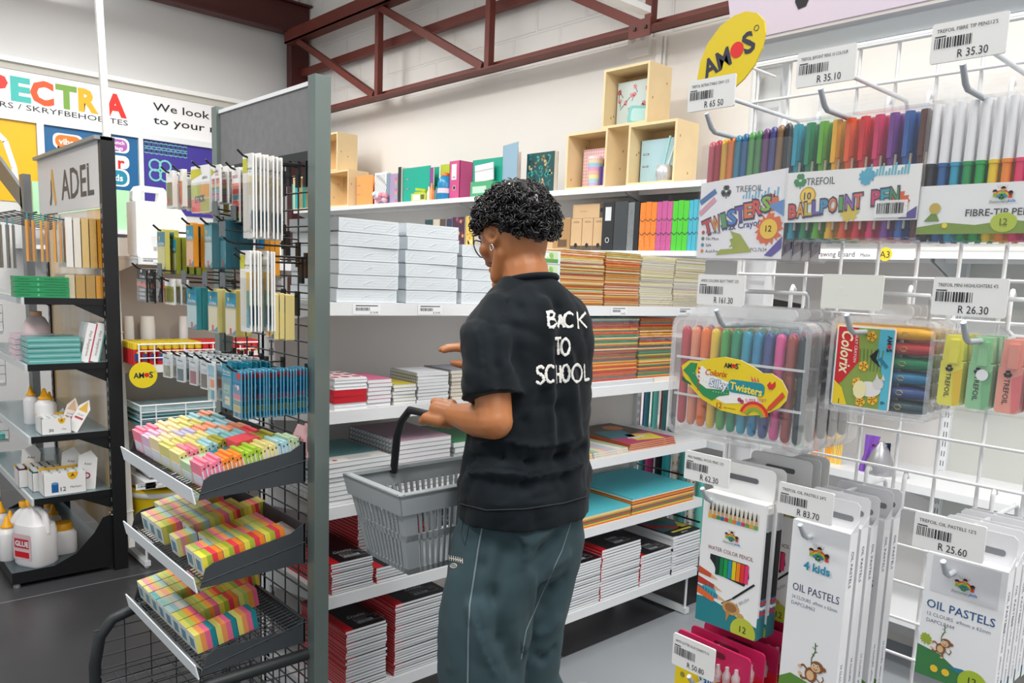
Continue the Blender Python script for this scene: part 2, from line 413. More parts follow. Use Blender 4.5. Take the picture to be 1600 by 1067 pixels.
def bub(px, py, rw, rh, col, t, tc='#ffffff', th=.02):
    c = onY(px, py, SY)
    q.flat(rrect(c.x-rw-.015, c.z-rh-.012, c.x+rw+.015, c.z+rh+.012, rh*.9), yy, WHITE)
    q.flat([(c.x-rw*.8, c.z-rh*.5), (c.x-rw*.2, c.z-rh), (c.x-rw*.9, c.z-rh*1.7)], yy, WHITE)
    q.flat(rrect(c.x-rw, c.z-rh, c.x+rw, c.z+rh, rh*.9), yy-.001, M(col, .45))
    for i, ln in enumerate(t.split('|')): q.text(ln, c.x, c.z+(.5*(len(t.split('|'))-1)-i)*th*1.5, th, yy-.002, M(tc, .5), bold=.02)
bub(106, 222, .085, .045, '#ea7a1d', 'vibes', th=.045); bub(184, 227, .065, .045, '#b45fb4', 'Lunch|Bags', th=.028); bub(180, 277, .085, .055, '#168aa8', 'kids', th=.05)
c = onY(183, 253, SY); q.flat(rrect(c.x-.1, c.z-.05, c.x+.085, c.z+.05, .04), yy, WHITE)
c = onY(172, 252, SY); q.text('u', c.x, c.z, .09, yy-.001, M('#8fae3c', .5), bold=.03); c = onY(189, 254, SY); q.text('r', c.x, c.z, .09, yy-.001, M('#d62a2a', .5), bold=.03)
done()
q, done = panel('window_poster', xb[3]+.003, 3.0, M('#43389a', .45), 'purple window poster with pale green knot pattern')
g = M('#7fd0c9', .45)
for r in range(2):
    for i in range(9):
        cx_, cz_ = xb[3]+.03+i*.037, 2.435-r*.05
        for sx in (-1, 1): q.ring(cx_, cz_+sx*.011, .006, .012, 0, 2*PI, yy, g, 8); q.stroke([(cx_-.016*sx, cz_-.018), (cx_+.016*sx, cz_+.018)], .006, yy, g)
for cx_, cz_ in ((xb[3]+.13, 2.24), (xb[3]+.62, 2.24)):
    for a in range(4): q.ring(cx_+.055*cos(PI/4+a*PI/2), cz_+.055*sin(PI/4+a*PI/2), .036, .05, 0, 2*PI, yy-.0005*a, g, 16)
for i in range(16):
    cx_, cz_ = xb[3]+.05+i*.05, 2.08
    q.ring(cx_, cz_, .012, .02, 0, 2*PI, yy, g, 8)
done()
# ================================================================== shelving
def price_strip(mb, x, z, y, seed):
    """small shelf price label facing -Y"""
    mb.rect(x-.045, z-.015, x+.045, z+.015, y, PAPER)
    mb.barcode(x-.036, z-.004, .045, .009, y-.0004, INK, seed)
    mb.text('R %d.90' % (18+seed*7 % 80), x+.024, z-.009, .006, y-.0004, INK)
    mb.stroke([(x-.036, z+.010), (x+.036, z+.010)], .0025, y-.0004, INK)
    return mb
SLOTM = M('#4a4c50', .6)
def bracket(mb, x, y0, y1, z, m, h=.09):
    """triangular shelf bracket in a plane of constant x"""
    return mb.prismx([(y1, z), (y1, z-h), (y1-.04, z-h), (y0+.03, z-.02), (y0+.03, z)], x-.0015, x+.0015, m)
def gondola(x0, x1, yf, yb, levels, ztop, label, group, panel_m, price=(), base=True):
    t = thing('shelf_unit', label, 'shelving', ((x0+x1)/2, yb, 0), 0, group)
    def B(mb, name, par):
        o = mb.build(name, par); return o
    off = Vector(((x0+x1)/2, yb, 0))
    def X(mb): mb.xf = Matrix.Translation(-off); return mb
    B(X(MB()).box(x0, yb-.005, .12, x1, yb+.012, ztop, panel_m), 'back_panel', t)
    for x in (x0+.012, x1-.012):
        m = X(MB()).box(x-.012, yb-.03, 0, x+.012, yb+.03, ztop, SHELFW)
        z = .15
        while z < ztop-.05:
            for dx in (-.005, .005): m.rect(x+dx-.0015, z, x+dx+.0015, z+.022, yb-.0305, SLOTM)
            z += .04
        m.box(x-.014, yf+.03, .01, x+.014, yb, .035, SHELFW)
        m.cyl((x, yf+.045, 0), (x, yf+.045, .02), .011, M('#c8cacc', .4), 10); m.cyl((x, yf+.045, .02), (x, yf+.045, .2 if base else .02), .006, SHELFW, 8)
        B(m, 'upright', t)
    for i, z in enumerate(levels):
        m = X(MB())
        m.box(x0, yf, z-.036, x1, yf+.012, z, SHELFW).box(x0, yf+.012, z-.012, x1, yb-.006, z, SHELFW)
        for x in (x0+.004, x1-.004): bracket(m, x, yf, yb-.006, z-.012, SHELFW, .07)
        o = B(m, 'shelf', t)
        for (px, py) in price:
            p = onY(px, py, yf)
            if abs(p.z-(z-.018)) < .03 and x0 < p.x < x1: B(price_strip(X(MB()), p.x, z-.018, yf-.001, int(px) % 9+2), 'price_label', o)
    return t
GF, GB = 1.98, 2.40
GL = [.238, .562, .831, 1.109, 1.414]
PR = [(573, 480), (672, 482), (967, 485), (1070, 487)]
GP1 = M('#e0ddd9', .55)
gA = gondola(1.06, 1.985, GF, GB, GL, 1.405, 'white shelf unit left of the person holding paper reams and exercise books', 'white shelf units in the middle', GP1, PR)
gB = gondola(1.985, 2.90, GF, GB, GL, 1.405, 'white shelf unit right of the person holding coloured card stacks', 'white shelf units in the middle', GP1, PR)
# low unit behind the black rack on the left
G2F, G2B = 4.0, 4.42
gC = gondola(1.17, 2.05, G2F, G2B, [.17, .445, .722, 1.016, 1.527], 1.62, 'white shelf unit behind the black wire stand with glue sticks and a yellow tub', 'white shelf units at the back', M('#b4aaa0', .6), [(236, 403), (243, 766), (228, 766), (243, 668)])

# ---- shelves on the cream wall
WF, WB = 3.0, 3.385
wy = [6.2, onX(714, 313, WF).y, onX(972, 291, WF).y, 1.15, .30]
for i, (a, b) in enumerate(zip(wy, wy[1:])):
    t = thing('wall_shelving', ['long white wall shelf bay nearest the corner column', 'white wall shelf bay above the person with binders on its top shelf', 'white wall shelf bay with wooden crates on top and coloured folders below', 'white wall shelf bay seen through the white wire grid'][i], 'shelving', (WB, (a+b)/2, 0))
    inv = Matrix.Translation((-WB, -(a+b)/2, 0))
    def X(): m = MB(); m.xf = inv; return m
    lv = [(1.978, .028), (1.662, .024), (.80, .03), (.28, .03)] if i < 3 else [(1.662, .024), (.80, .03), (.28, .03)]
    if i == 2: lv.append((1.26, .024))
    for y in (a, b) if i == 0 else (b,):
        m = X().box(WB-.03, y-.014, 0, WB+.01, y+.014, 2.02, SHELFW)
        z = .1
        while z < 1.95:
            for dy in (-.005, .005): m.add([(WB-.0305, y+dy-.0015, z), (WB-.0305, y+dy+.0015, z), (WB-.0305, y+dy+.0015, z+.022), (WB-.0305, y+dy-.0015, z+.022)], [(0, 1, 2, 3)], SLOTM)
            z += .04
        m.build('upright', t)
    X().box(WB-.006, b, .05, WB+.006, a, 2.0, M('#dedcda' if i < 3 else '#c3c5bf', .55)).build('back_panel', t)  # last bay's panel greyed so its shade sits in the colour
    for z, h in lv:
        m = X().box(WF, b, z-h, WF+.012, a, z, SHELFW).box(WF+.012, b, z-.008, WB, a, z, SHELFW).box(WF+.12, b, z-.035, WF+.135, a, z-.008, SHELFW)
        for y in (a-.008, b+.008):
            m.add([(WF+.03, y-.0015, z-.01), (WB, y-.0015, z-.01), (WB, y-.0015, z-.13), (WB-.05, y-.0015, z-.13), (WF+.03, y-.0015, z-.035),
                   (WF+.03, y+.0015, z-.01), (WB, y+.0015, z-.01), (WB, y+.0015, z-.13), (WB-.05, y+.0015, z-.13), (WF+.03, y+.0015, z-.035)],
                  [(0, 1, 2, 3, 4), (9, 8, 7, 6, 5)]+[(k, 5+k, 5+(k+1) % 5, (k+1) % 5) for k in range(5)], M('#c6c8ca', .5))
        m.build('shelf', t)
    if i == 2:
        c = onX(1345, 396, WF)
        m = X(); m.xf = Matrix.Translation((WF-.002-WB, -(a+b)/2, 0)) @ Matrix.Rotation(-PI/2, 4, 'Z')
        y0, y1 = onX(1430, 394, WF).y, onX(1262, 390, WF).y
        m.rect(-y1, 1.632, -y0, 1.672, 0, M('#f5f3f5', .5))
        ct = lambda px: -onX(px, 395, WF).y
        m.text('Drawing Board', ct(1336), 1.652, .021, -.0006, M('#3a3a3e', .6), align='r'); m.text('Matix', ct(1353), 1.649, .013, -.0006, M('#3a3a3e', .6))
        m.disc(ct(1384), 1.652, .026, -.0005, M('#f0d23c', .5)); m.text('A3', ct(1383), 1.652, .026, -.001, M('#3a3a22', .6))
        m.build('shelf_label', t)

# ================================================================== black wire stand (left of centre)
SX, SYR, SYL = .93, 1.80, 2.40
st = thing('wire_stand', 'tall dark steel wire display stand with hooks and three trays of sticky notes', 'display stand', (SX, (SYR+SYL)/2, 0))
SO = Matrix.Translation((-SX, -(SYR+SYL)/2, 0))
def SXF(): m = MB(); m.xf = SO; return m
PST = M('#7d8985', .32, .4, noise=.1, scale=6); CHAR = M('#2c3032', .45, .2, noise=.08, scale=8); LIPW = M('#eef3f6', .35)
for y in (SYR, SYL): SXF().box(SX-.014, y-.02, .02, SX+.026, y+.02, 1.955, PST).build('post', st, bevel=.003)
hd = SXF().box(SX-.004, SYR+.03, 1.785, SX+.004, SYL-.02, 1.935, M('#7b7a7c', .55, .2, noise=.18, scale=40))
hd.box(SX-.008, SYR, 1.935, SX+.010, SYL, 1.945, M('#e8e9ea', .35)).box(SX-.006, SYR, 1.765, SX+.006, SYL, 1.785, CHAR)
hd.build('header_panel', st)
gr = SXF()
for i in range(8): gr.cyl((SX+.002, SYR+.02+i*.08, .12), (SX+.002, SYR+.02+i*.08, 1.775), .0022, CHAR, 5)
for k in range(41): gr.cyl((SX-.002, SYR, .13+k*.041), (SX-.002, SYL, .13+k*.041), .0022, CHAR, 5)
gr.build('wire_grid', st)
TRX = .645
for k, (z0, zb) in enumerate(((.962, 1.07), (.748, .858), (.532, .60))):
    tr_ = SXF()
    y0, y1 = 1.815, 2.345
    dz = .045
    # tilted wire floor, sides, front lip
    zf = z0+.014
    side = [(TRX, z0), (TRX+.013, zf+.032), (TRX+.03, zf+.042), (SX-.06, zb-.02), (SX-.025, zb), (SX-.02, zb), (SX-.02, z0+.006)]
    CHARP = M('#3b4044', .5)
    for y in (y0, y1-.003):
        tr_.add([(a, y, b) for a, b in side]+[(a, y+.003, b) for a, b in side], [tuple(range(7)), tuple(range(13, 6, -1))]+[(i, 7+i, 7+(i+1) % 7, (i+1) % 7) for i in range(7)], CHARP)
    tr_.box(SX-.026, y0, z0, SX-.022, y1, zb, CHARP)
    for i in range(32): yy_ = y0+i*(y1-y0)/31; tr_.cyl((TRX+.005, yy_, zf), (SX-.022, yy_, zf+.047), .0016, CHARP, 4)
    for i in range(9): xx_ = TRX+.01+i*.03; zq = zf-.003+.045*(xx_-TRX)/.26; tr_.cyl((xx_, y0, zq), (xx_, y1, zq), .002, CHARP, 4)
    o = tr_.build('tray', st)
    lp = SXF()
    lip = [(TRX-.010, z0-.008), (TRX-.018, z0+.030), (TRX-.015, z0+.0305), (TRX-.007, z0-.006)]
    lp.add([(a, y0-.004, b) for a, b in lip]+[(a, y1+.006, b) for a, b in lip], [(0, 1, 2, 3), (7, 6, 5, 4)]+[(i, 4+i, 4+(i+1) % 4, (i+1) % 4) for i in range(4)], LIPW)
    lp.add([(TRX-.016, y0, z0+.030), (TRX-.016, y1, z0+.030), (TRX+.006, y1, zf-.006), (TRX+.006, y0, zf-.006)], [(0, 1, 2, 3)], M('#8c9296', .4))
    lp.build('front_lip', o)
# foot frame and basket guard at the bottom
for y in (SYR+.02, SYL-.02):
    ft = SXF(); ft.tube([(SX, y, .50), (.66, y, .50), (.60, y, .485), (.565, y, .44), (.55, y, .36), (.55, y, .02)], .016, CHAR, 10)
    ft.cyl((SX+.10, y, .02), (.55, y, .02), .016, CHAR, 8); ft.build('foot_frame', st)
fg = SXF()
for y in (SYR+.02, SYL-.02):
    for i in range(6): fg.cyl((.56+i*.07, y, .03), (.56+i*.07, y, .48 if i else .42), .002, CHARP, 4)
    for i in range(11): fg.cyl((.55, y, .06+i*.04), (SX, y, .06+i*.04), .002, CHARP, 4)
for i in range(13): fg.cyl((.56, SYR+.02+i*.046, .33), (SX, SYR+.02+i*.046, .33), .002, CHARP, 4)
for i in range(11): fg.cyl((.56+i*.036, SYR+.02, .328), (.56+i*.036, SYL-.02, .328), .002, CHARP, 4)
fg.build('wire_basket', st)

# ================================================================== black rack with the printed header (far left)
RXB, RXF, RY0, RY1 = 1.07, .72, 4.11, 5.24
rk = thing('display_rack', 'black steel display rack with white header at the left edge of the photo', 'display rack', (RXB, (RY0+RY1)/2, 0))
RO = Matrix.Translation((-RXB, -(RY0+RY1)/2, 0))
def RXX(): m = MB(); m.xf = RO; return m
BLK = M('#141518', .42, .2); BLK_REFL = M('#8aa0a8', .22, .45)  # second colour carries a bluish reflection painted onto the black shelves
for y in (RY0, RY1):
    m = RXX().box(RXB-.02, y-.02, .0, RXB+.04, y+.02, 2.06, BLK)
    z = .3
    while z < 1.75:
        m.box(RXB-.0205, y-.003, z, RXB-.02, y+.003, z+.02, M('#c9ccd0', .5)); z += .045
    m.build('post', rk)
hm = RXX(); hm.box(RXB-.022, RY0+.02, 1.745, RXB-.012, RY1+.12, 2.045, M('#dcdadb', .5)).box(RXB-.045, RY0-.02, 2.045, RXB+.03, RY1+.12, 2.062, M('#8d9092', .4, .3))
hm.xf = RO @ Matrix.Translation((RXB-.0225, 0, 0)) @ Matrix.Rotation(FACE, 4, 'Z')
DK = M('#4a484c', .5)
hm.text('ADEL', -(RY0+.41), 1.885, .155, -.0005, DK, bold=.012, w=.62)
c0 = -(RY0+.90)
hm.flat([(c0-.055, 1.845), (c0-.085, 1.80), (c0-.075, 1.785), (c0-.05, 1.79), (c0-.025, 1.835), (c0-.03, 1.91), (c0-.045, 1.93)], -.0005, DK)
hm.flat([(c0-.02, 1.975), (c0+.005, 1.975), (c0+.065, 1.80), (c0+.06, 1.785), (c0+.03, 1.785), (c0-.005, 1.86), (c0-.035, 1.94)], -.0006, M('#e0a83a', .5))
hm.build('header_panel', rk)
def streaky():
    m = bpy.data.materials.new('translucent_panel'); m.use_nodes = True; nt = m.node_tree; b = nt.nodes['Principled BSDF']
    tc = nt.nodes.new('ShaderNodeTexCoord'); mp = nt.nodes.new('ShaderNodeMapping'); mp.inputs['Scale'].default_value = (1, 1.6, .35)
    n = nt.nodes.new('ShaderNodeTexNoise'); n.inputs['Scale'].default_value = 2.2
    cr = nt.nodes.new('ShaderNodeValToRGB'); e = cr.color_ramp.elements
    e[0].position = .38; e[0].color = lin('#ecdccb'); e[1].position = .62; e[1].color = lin('#dcae5c')
    nt.links.new(tc.outputs['Object'], mp.inputs[0]); nt.links.new(mp.outputs[0], n.inputs[0]); nt.links.new(n.outputs[0], cr.inputs[0]); nt.links.new(cr.outputs[0], b.inputs['Base Color'])
    b.inputs['Roughness'].default_value = .14
    return m
RXX().box(RXB-.012, RY0+.02, .16, RXB-.006, RY1-.02, 1.74, streaky()).build('back_panel', rk)
RL = [1.325, 1.027, .697, .407]
for z in RL:
    m = RXX().box(RXF, RY0, z-.03, RXF+.01, RY1, z, M('#cfd3d5', .4)).box(RXF+.01, RY0, z-.012, RXB-.012, RY1, z, BLK_REFL).box(RXF+.01, RY0-.003, z-.03, RXB, RY0, z, BLK)
    for y in (RY0+.004, RY1-.004):
        m.add([(RXB-.02, y-.002, z-.03), (RXB-.15, y-.002, z-.03), (RXB-.02, y-.002, z-.095), (RXB-.02, y+.002, z-.03), (RXB-.15, y+.002, z-.03), (RXB-.02, y+.002, z-.095)], [(0, 1, 2), (5, 4, 3), (0, 3, 4, 1), (1, 4, 5, 2), (2, 5, 3, 0)], BLK)
    m.build('shelf', rk)
bs = RXX().box(.63, RY0, .02, RXB, RY1, .075, BLK, M('#4c5a60', .28, .4))  # top face painted lighter to imitate light reflected off the black steel
for y in (RY0, RY1-.006):
    pts = [(RXB-.02, .075), (RXB-.27, .075), (RXB-.18, .115), (RXB-.10, .20), (RXB-.06, .27), (RXB-.02, .28)]
    bs.add([(a, y, b) for a, b in pts]+[(a, y+.006, b) for a, b in pts], [tuple(range(6)), tuple(range(11, 5, -1))]+[(i, 6+i, 6+(i+1) % 6, (i+1) % 6) for i in range(6)], BLK)
for x, y in ((.65, RY0+.02), (.65, RY1-.02), (RXB, RY0+.02), (RXB, RY1-.02)): bs.cyl((x, y, 0), (x, y, .025), .014, M('#8d8f91', .4), 8)
bs.build('base_shelf', rk)
# white cable trunking tied to the rack post
tk = thing('cable_pole', 'white cable trunking pole tied to the post of the black rack', 'cable pole', (RXB+.06, RY0+.0, .1))
PM = M('#e9e6df', .45); MB().add([(sx*.015, sy*.013+.34*t, 3.75*t) for t in (0, 1) for sx, sy in ((-1, -1), (1, -1), (1, 1), (-1, 1))], [(3, 2, 1, 0), (4, 5, 6, 7)]+[(i, (i+1) % 4, 4+(i+1) % 4, 4+i) for i in range(4)], PM).build('trunking', tk)
for z in (.18, 1.06, 1.84): MB().tube([(p_, q_+.34*z/3.75, z) for p_, q_ in ((-.085, -.024), (-.015, -.020), (.017, -.015), (.019, .016), (-.018, .024), (-.085, .024))], .003, WHITE, 5).build('cable_tie', tk)

# ================================================================== white wire grid (right)
GX = 1.08
gd = thing('wire_grid_panel', 'white wire grid display panel full of hooks on the right of the photo', 'display panel', (GX, .2, 0))
GO = Matrix.Translation((-GX, -.2, 0))
def GXX(): m = MB(); m.xf = GO; return m
m = GXX()
yy_ = [.641+.053*k for k in (1,)]+[.641-.0527*k for k in range(0, 22)]
for y in yy_: m.cyl((GX+.002, y, .25), (GX+.002, y, 1.835), .0024, WIRE, 6)
z = 1.832
while z > .25: m.cyl((GX-.002, .70, z), (GX-.002, -.5, z), .0022, WIRE, 6); z -= .0515
m.cyl((GX, .70, .1), (GX, .70, 1.835), .004, WIRE, 6); m.cyl((GX, .70, 1.835), (GX, -.5, 1.835), .004, WIRE, 6)
m.build('wire_mesh', gd)
fr = GXX().box(GX+.01, .66, 0, GX+.04, .70, 1.86, SHELFW).box(GX+.01, -.5, 0, GX+.04, -.46, 1.86, SHELFW).box(GX+.005, -.5, 1.842, GX+.04, .74, 1.872, M('#b5babd', .4)).box(GX-.1, .62, 0, GX+.2, .66, .03, SHELFW).box(GX-.1, -.46, 0, GX+.2, -.5, .03, SHELFW)
fr.build('frame', gd)
# printed lilac board above the grid
bd = thing('header_board', 'pale lilac printed header board above the white wire grid', 'sign', (GX+.0, .2, 1.872))
z0 = 1.872
pts = [(-.35, 0), (.508, 0), (.525, .08), (.52, .3), (-.35, .3)]
mb = MB(); mb.xf = Matrix.Rotation(FACE, 4, 'Z')
lil = M('#d8cad8', .5)
mb.prism([(-a, b) for a, b in [(-.7, .002), (.54, .002), (.56, .1), (.55, .3), (-.7, .3)]], -.006, .0, lil)
lf_ = onX(1256, 6, GX-.006)
dx = -(lf_.y-.2); dzz = lf_.z-z0
mb.flat([(dx-.012, dzz+.06), (dx-.014, dzz+.005), (dx-.008, dzz-.006), (dx+.004, dzz-.004), (dx+.011, dzz+.012), (dx+.016, dzz+.06)], -.0065, INK)
mb.flat([(dx-.004, dzz+.06), (dx-.009, dzz+.012), (dx-.004, dzz+.006), (dx+.005, dzz+.02), (dx+.008, dzz+.06)], -.0068, M('#3f9d6a', .5))
mb.build('board', bd)
# ================================================================== goods on the white wire grid
def frame_px(X, x0, y0, x1, y1):
    """real size and centre of something seen on the plane x = X"""
    a, b = onX(x0, y0, X), onX(x1, y1, X)
    return (a.y+b.y)/2, (a.z+b.z)/2, abs(a.y-b.y), abs(a.z-b.z)
def shamrock(mb, cx, cz, r, y, m):
    for a in (90, 210, 330):
        for d in (-18, 18): mb.disc(cx+r*.55*cos(math.radians(a+d)), cz+r*.55*sin(math.radians(a+d)), r*.36, y, m, 10)
    mb.stroke([(cx, cz-.1*r), (cx+.05*r, cz-r)], r*.16, y, m)
GREEN = M('#2f8a4a', .5); SKIN1 = M('#d99a6c', .5); SKIN2 = M('#6b4230', .5)
RAIN = ['#d8322a', '#ef8a25', '#f2cf2c', '#4fa84a', '#3a86c8', '#6a56a8']
def splat(mb, cx, cz, r, y, m, seed=1, n=22, k=.45):
    q = random.Random(seed)
    mb.flat([(cx+r*(1-k*q.random()*(i % 2))*cos(2*PI*i/n), cz+r*(1-k*q.random()*(i % 2))*sin(2*PI*i/n)) for i in range(n)], y, m)
def kids_logo(mb, cx, cz, s, y, txt=True):
    for i, c in enumerate(RAIN): mb.ring(cx, cz-.1*s, s*(.50-.06*i), s*(.57-.06*i), .35, PI-.35, y-.0001*i, M(c, .5), 12)
    for dx, dz, h in ((-.42, .34, SKIN1), (.05, .52, SKIN1), (.5, .24, SKIN2)):
        mb.disc(cx+dx*s, cz+dz*s, .13*s, y-.0009, h, 12)
        mb.flat([(cx+dx*s+.145*s*cos(a), cz+dz*s+.02*s+.145*s*sin(a)) for a in [PI*i/8 for i in range(9)]], y-.0010, M('#2a1a16', .6))
        mb.rect(cx+dx*s-.1*s, cz+dz*s-.30*s, cx+dx*s+.1*s, cz+dz*s-.11*s, y-.0007, M('#d8402c', .5) if h is SKIN2 else M('#8ab83e', .5))
    for i in range(5): mb.stroke([(cx-.2*s+.1*i*s, cz+.55*s), (cx-.34*s+.16*i*s, cz+.78*s)], .018*s, y-.0006, M('#8a7a6a', .6))
    shamrock(mb, cx, cz+.02*s, .2*s, y-.0012, GREEN)
    if txt:
        mb.text('Stationery', cx-.12*s, cz-.26*s, .2*s, y-.0013, M('#5a6a66', .6), shear=.25)
        mb.text('kids', cx+.62*s, cz-.22*s, .2*s, y-.0013, M('#2f78c0', .5), bold=.02)
def monkey(mb, cx, cz, s, y):
    br, lt = M('#8a5a32', .6), M('#e2b98a', .6)
    mb.stroke([(cx+.25*s, cz+1.9*s), (cx+.3*s, cz+1.4*s), (cx+.1*s, cz+.9*s), (cx+.15*s, cz+.2*s)], .06*s, y-.0001, M('#4c6b35', .6))
    for i in range(4): mb.stroke([(cx+.27*s, cz+(1.1+.2*i)*s), (cx+(.42 if i % 2 else .1)*s, cz+(1.2+.2*i)*s)], .05*s, y-.0001, M('#5f8a3f', .6))
    mb.stroke([(cx+.5*s, cz-.2*s), (cx+.8*s, cz-.4*s), (cx+.95*s, cz-.1*s), (cx+.85*s, cz+.05*s)], .07*s, y-.0002, br)
    mb.disc(cx+.15*s, cz-.1*s, .38*s, y-.0003, br, 18, .45*s); mb.disc(cx+.12*s, cz-.14*s, .24*s, y-.0004, lt, 16, .3*s)
    mb.disc(cx+.5*s, cz+.5*s, .40*s, y-.0005, br, 18, .36*s); mb.disc(cx+.92*s, cz+.5*s, .14*s, y-.0004, br, 12)
    mb.disc(cx+.42*s, cz+.42*s, .3*s, y-.0007, lt, 16, .24*s)
    for dx in (-.12, .12): mb.disc(cx+(.42+dx)*s, cz+.58*s, .085*s, y-.0008, WHITE, 10); mb.disc(cx+(.42+dx)*s, cz+.57*s, .045*s, y-.0009, INK, 8)
    mb.ring(cx+.42*s, cz+.42*s, .10*s, .14*s, PI+.3, 2*PI-.3, y-.0008, M('#8c3a2a', .6), 8)
    mb.stroke([(cx-.05*s, cz+.1*s), (cx-.35*s, cz+.35*s), (cx-.55*s, cz+.2*s)], .12*s, y-.0005, br); mb.disc(cx-.58*s, cz+.18*s, .11*s, y-.0006, lt, 10)
    mb.stroke([(cx-.02*s, cz-.4*s), (cx-.4*s, cz-.5*s), (cx-.5*s, cz-.3*s)], .14*s, y-.0002, br); mb.disc(cx-.52*s, cz-.25*s, .12*s, y-.0006, lt, 10)
    mb.stroke([(cx+.3*s, cz-.45*s), (cx+.35*s, cz-.75*s)], .14*s, y-.0002, br); mb.disc(cx+.3*s, cz-.8*s, .13*s, y-.0006, lt, 10, .08*s)
def amos(mb, cx, cz, h, y, rot=0, reg=True):
    w = h*3.6
    def at(dx, dz=0): return cx+dx*cos(rot)-dz*sin(rot), cz+dx*sin(rot)+dz*cos(rot)
    p = at(-.22*w); mb.text('AM', p[0], p[1], h, y, NAVY, w=.5*w, bold=.03, rot=rot)
    p = at(.155*w); mb.disc(p[0], p[1], h*.42, y, M('#e01414', .45), 16)
    p = at(.36*w, .05*h); mb.text('S', p[0], p[1], h*1.1, y, NAVY, w=.2*w, bold=.03, rot=rot)
    if reg: p = at(.53*w, .5*h); mb.ring(p[0], p[1], h*.12, h*.16, 0, 2*PI, y, NAVY, 10)

# ---- hooks with price tags: parts of the grid panel
TAGM = M('#efeeec', .45); TAGT = M('#e9e9e0', .3)
def hook(px, py, X, price, title, zdrop=.045, tilt=0, w=.070, h=.0385, blank=False, length=None):
    p = onX(px, py, X)
    L = GX-X-.01; ps = p.y
    lo = Matrix.Translation((0, p.y-.2, p.z)) @ Matrix.Rotation(FACE, 4, 'Z')
    k = MB(); k.xf = lo
    for sx in (-.026, .026): k.tube([(sx, .004, .004), (sx, -.002, .010), (sx, -.006, .002), (sx, -.006, -zdrop+.008), (sx*.7, -.006, -zdrop)], .0032, WIRE, 6)
    k.tube([(-.02, -.006, -zdrop), (.02, -.006, -zdrop)], .0032, WIRE, 6)
    k.tube([(0, -.006, -zdrop), (0, -L+.012, -zdrop), (0, -L+.004, -zdrop+.004), (0, -L-.008, -zdrop+.02)], .0032, M('#c3c9ce', .35), 7)
    k.tube([(.004, -.006, -zdrop), (.004, -.012, -.006), (.004, -.018, 0), (.004, -L, 0)], .0028, M('#d9dde0', .35), 7)
    o = k.build('hook', gd)
    t = MB(); t.xf = lo @ Matrix.Translation((0, -L-.001, 0)) @ Matrix.Rotation(tilt, 4, 'X')
    t.rbox(-w/2, -.0012, -h/2, w/2, .0012, h/2, .002, TAGT if blank else TAGM)
    if not blank:
        y = -.0016; q = w/.082
        t.text(title, -w*.43, h*.30, .0042*q, y, INK, align='l', w=w*.80)
        t.barcode(-w*.45, -h*.14, w*.50, h*.26, y, INK, len(title)+len(price))
        t.rect(-w*.45, h*.14, -w*.3, h*.17, y, INK)
        t.text(price, w*.08, -h*.32, .0095*q, y, INK, w=w*.40)
    else:
        for dx, dz in ((-.01, .004), (-.005, -.002), (-.012, -.014)): t.disc(dx*1.2, dz, .0012, -.0016, WHITE, 8)
    t.build('price_tag', o)
    return p, L
XT = .845
hook(1105, 144, XT, 'R 65 50', "TREFOIL RETRACTABLE CRAY 12'S")
hook(1284, 101, XT, 'R 35.10', 'TREFOIL B/POINT PENS 10 COLOUR')
hook(1508, 57, XT, 'R 35.30', "TREFOIL FIBRE TIP PENS12'S")
hook(1120, 453, XT, 'R 161.30', "AMOS COLORIX SILKY TWIST 12'S")
hook(1325, 456, XT, '', '', blank=True)
hook(1509, 464, XT, 'R 26.30', "TREFOIL MINI HIGHLIGHTERS 4'S")
hook(1098, 734, XT, 'R 62.30', "MISS MARBELL W/COL PENC 12'S")
hook(1252, 788, XT, 'R 83.70', "TREFOIL OIL PASTELS 24'S")
hook(1477, 841, XT, 'R 25.60', "TREFOIL OIL PASTELS 12'S")
hook(1077, 1029, XT-.03, 'R 50.80', "AMOS GLITTER GLUE CONFETTI 5'S", w=.066, h=.044)

def hang(o, X, y, z, n, dx, labels, group, jit=.0):
    q = random.Random(len(group))
    return series(o, [(X+dx*i, y+(q.uniform(-jit, jit) if i else 0), z+(q.uniform(-jit, jit) if i else 0)) for i in range(n)], labels, group, [FACE+(q.uniform(-.04, .04) if i else 0) for i in range(n)])
def behind(txt, n, first): return [first]+['%s, %s behind the front one' % (txt, NTH[i]) for i in range(n-1)]

# ---- twist-up wax crayons in a clear pouch
Y, Z, w, h = frame_px(.9, 1098, 228, 1222, 407)
p = thing('crayon_pack', '', 'crayons')
cr = ['#b84a5a', '#a01c30', '#d9a52c', '#d9762c', '#2f7a94', '#2a5f90', '#5a9a5a', '#4f8a54', '#6a3f70', '#4a4a86', '#8a6a4a', '#2c2c30']
for i, c in enumerate(cr):
    x = -w*.42+w*.84*i/11; tp = h/2+.012*(i/11)+.004
    k = MB(); k.cyl((x, 0, -h*.42), (x, 0, tp-.006), .0054, M(c, .3), 10); k.lathe((x, 0, tp-.006), [(.0054, 0), (.0046, .005), (.002, .0075)], M(c, .3), 10)
    k.build('crayon', p)
k = MB(); k.prism([(-w/2+.002, -h/2+.002), (w/2-.002, -h/2+.002), (w/2-.002, h*.25), (-w/2+.002, h*.17)], -.0085, -.008, M('#f0eef2', .55))
y = -.0088
shamrock(k, -w*.18, h*.09, .009, y, M('#3a4a44', .6)); k.text('TREFOIL', w*.08, h*.105, .008, y, M('#55555c', .6), w=w*.30)
for t in range(12): k.stroke([(w*.02+t*.0045, h*.02), (w*.025+t*.0045, h*.05+.004*(t % 3))], .0022, y, M('#74b4d0', .5))
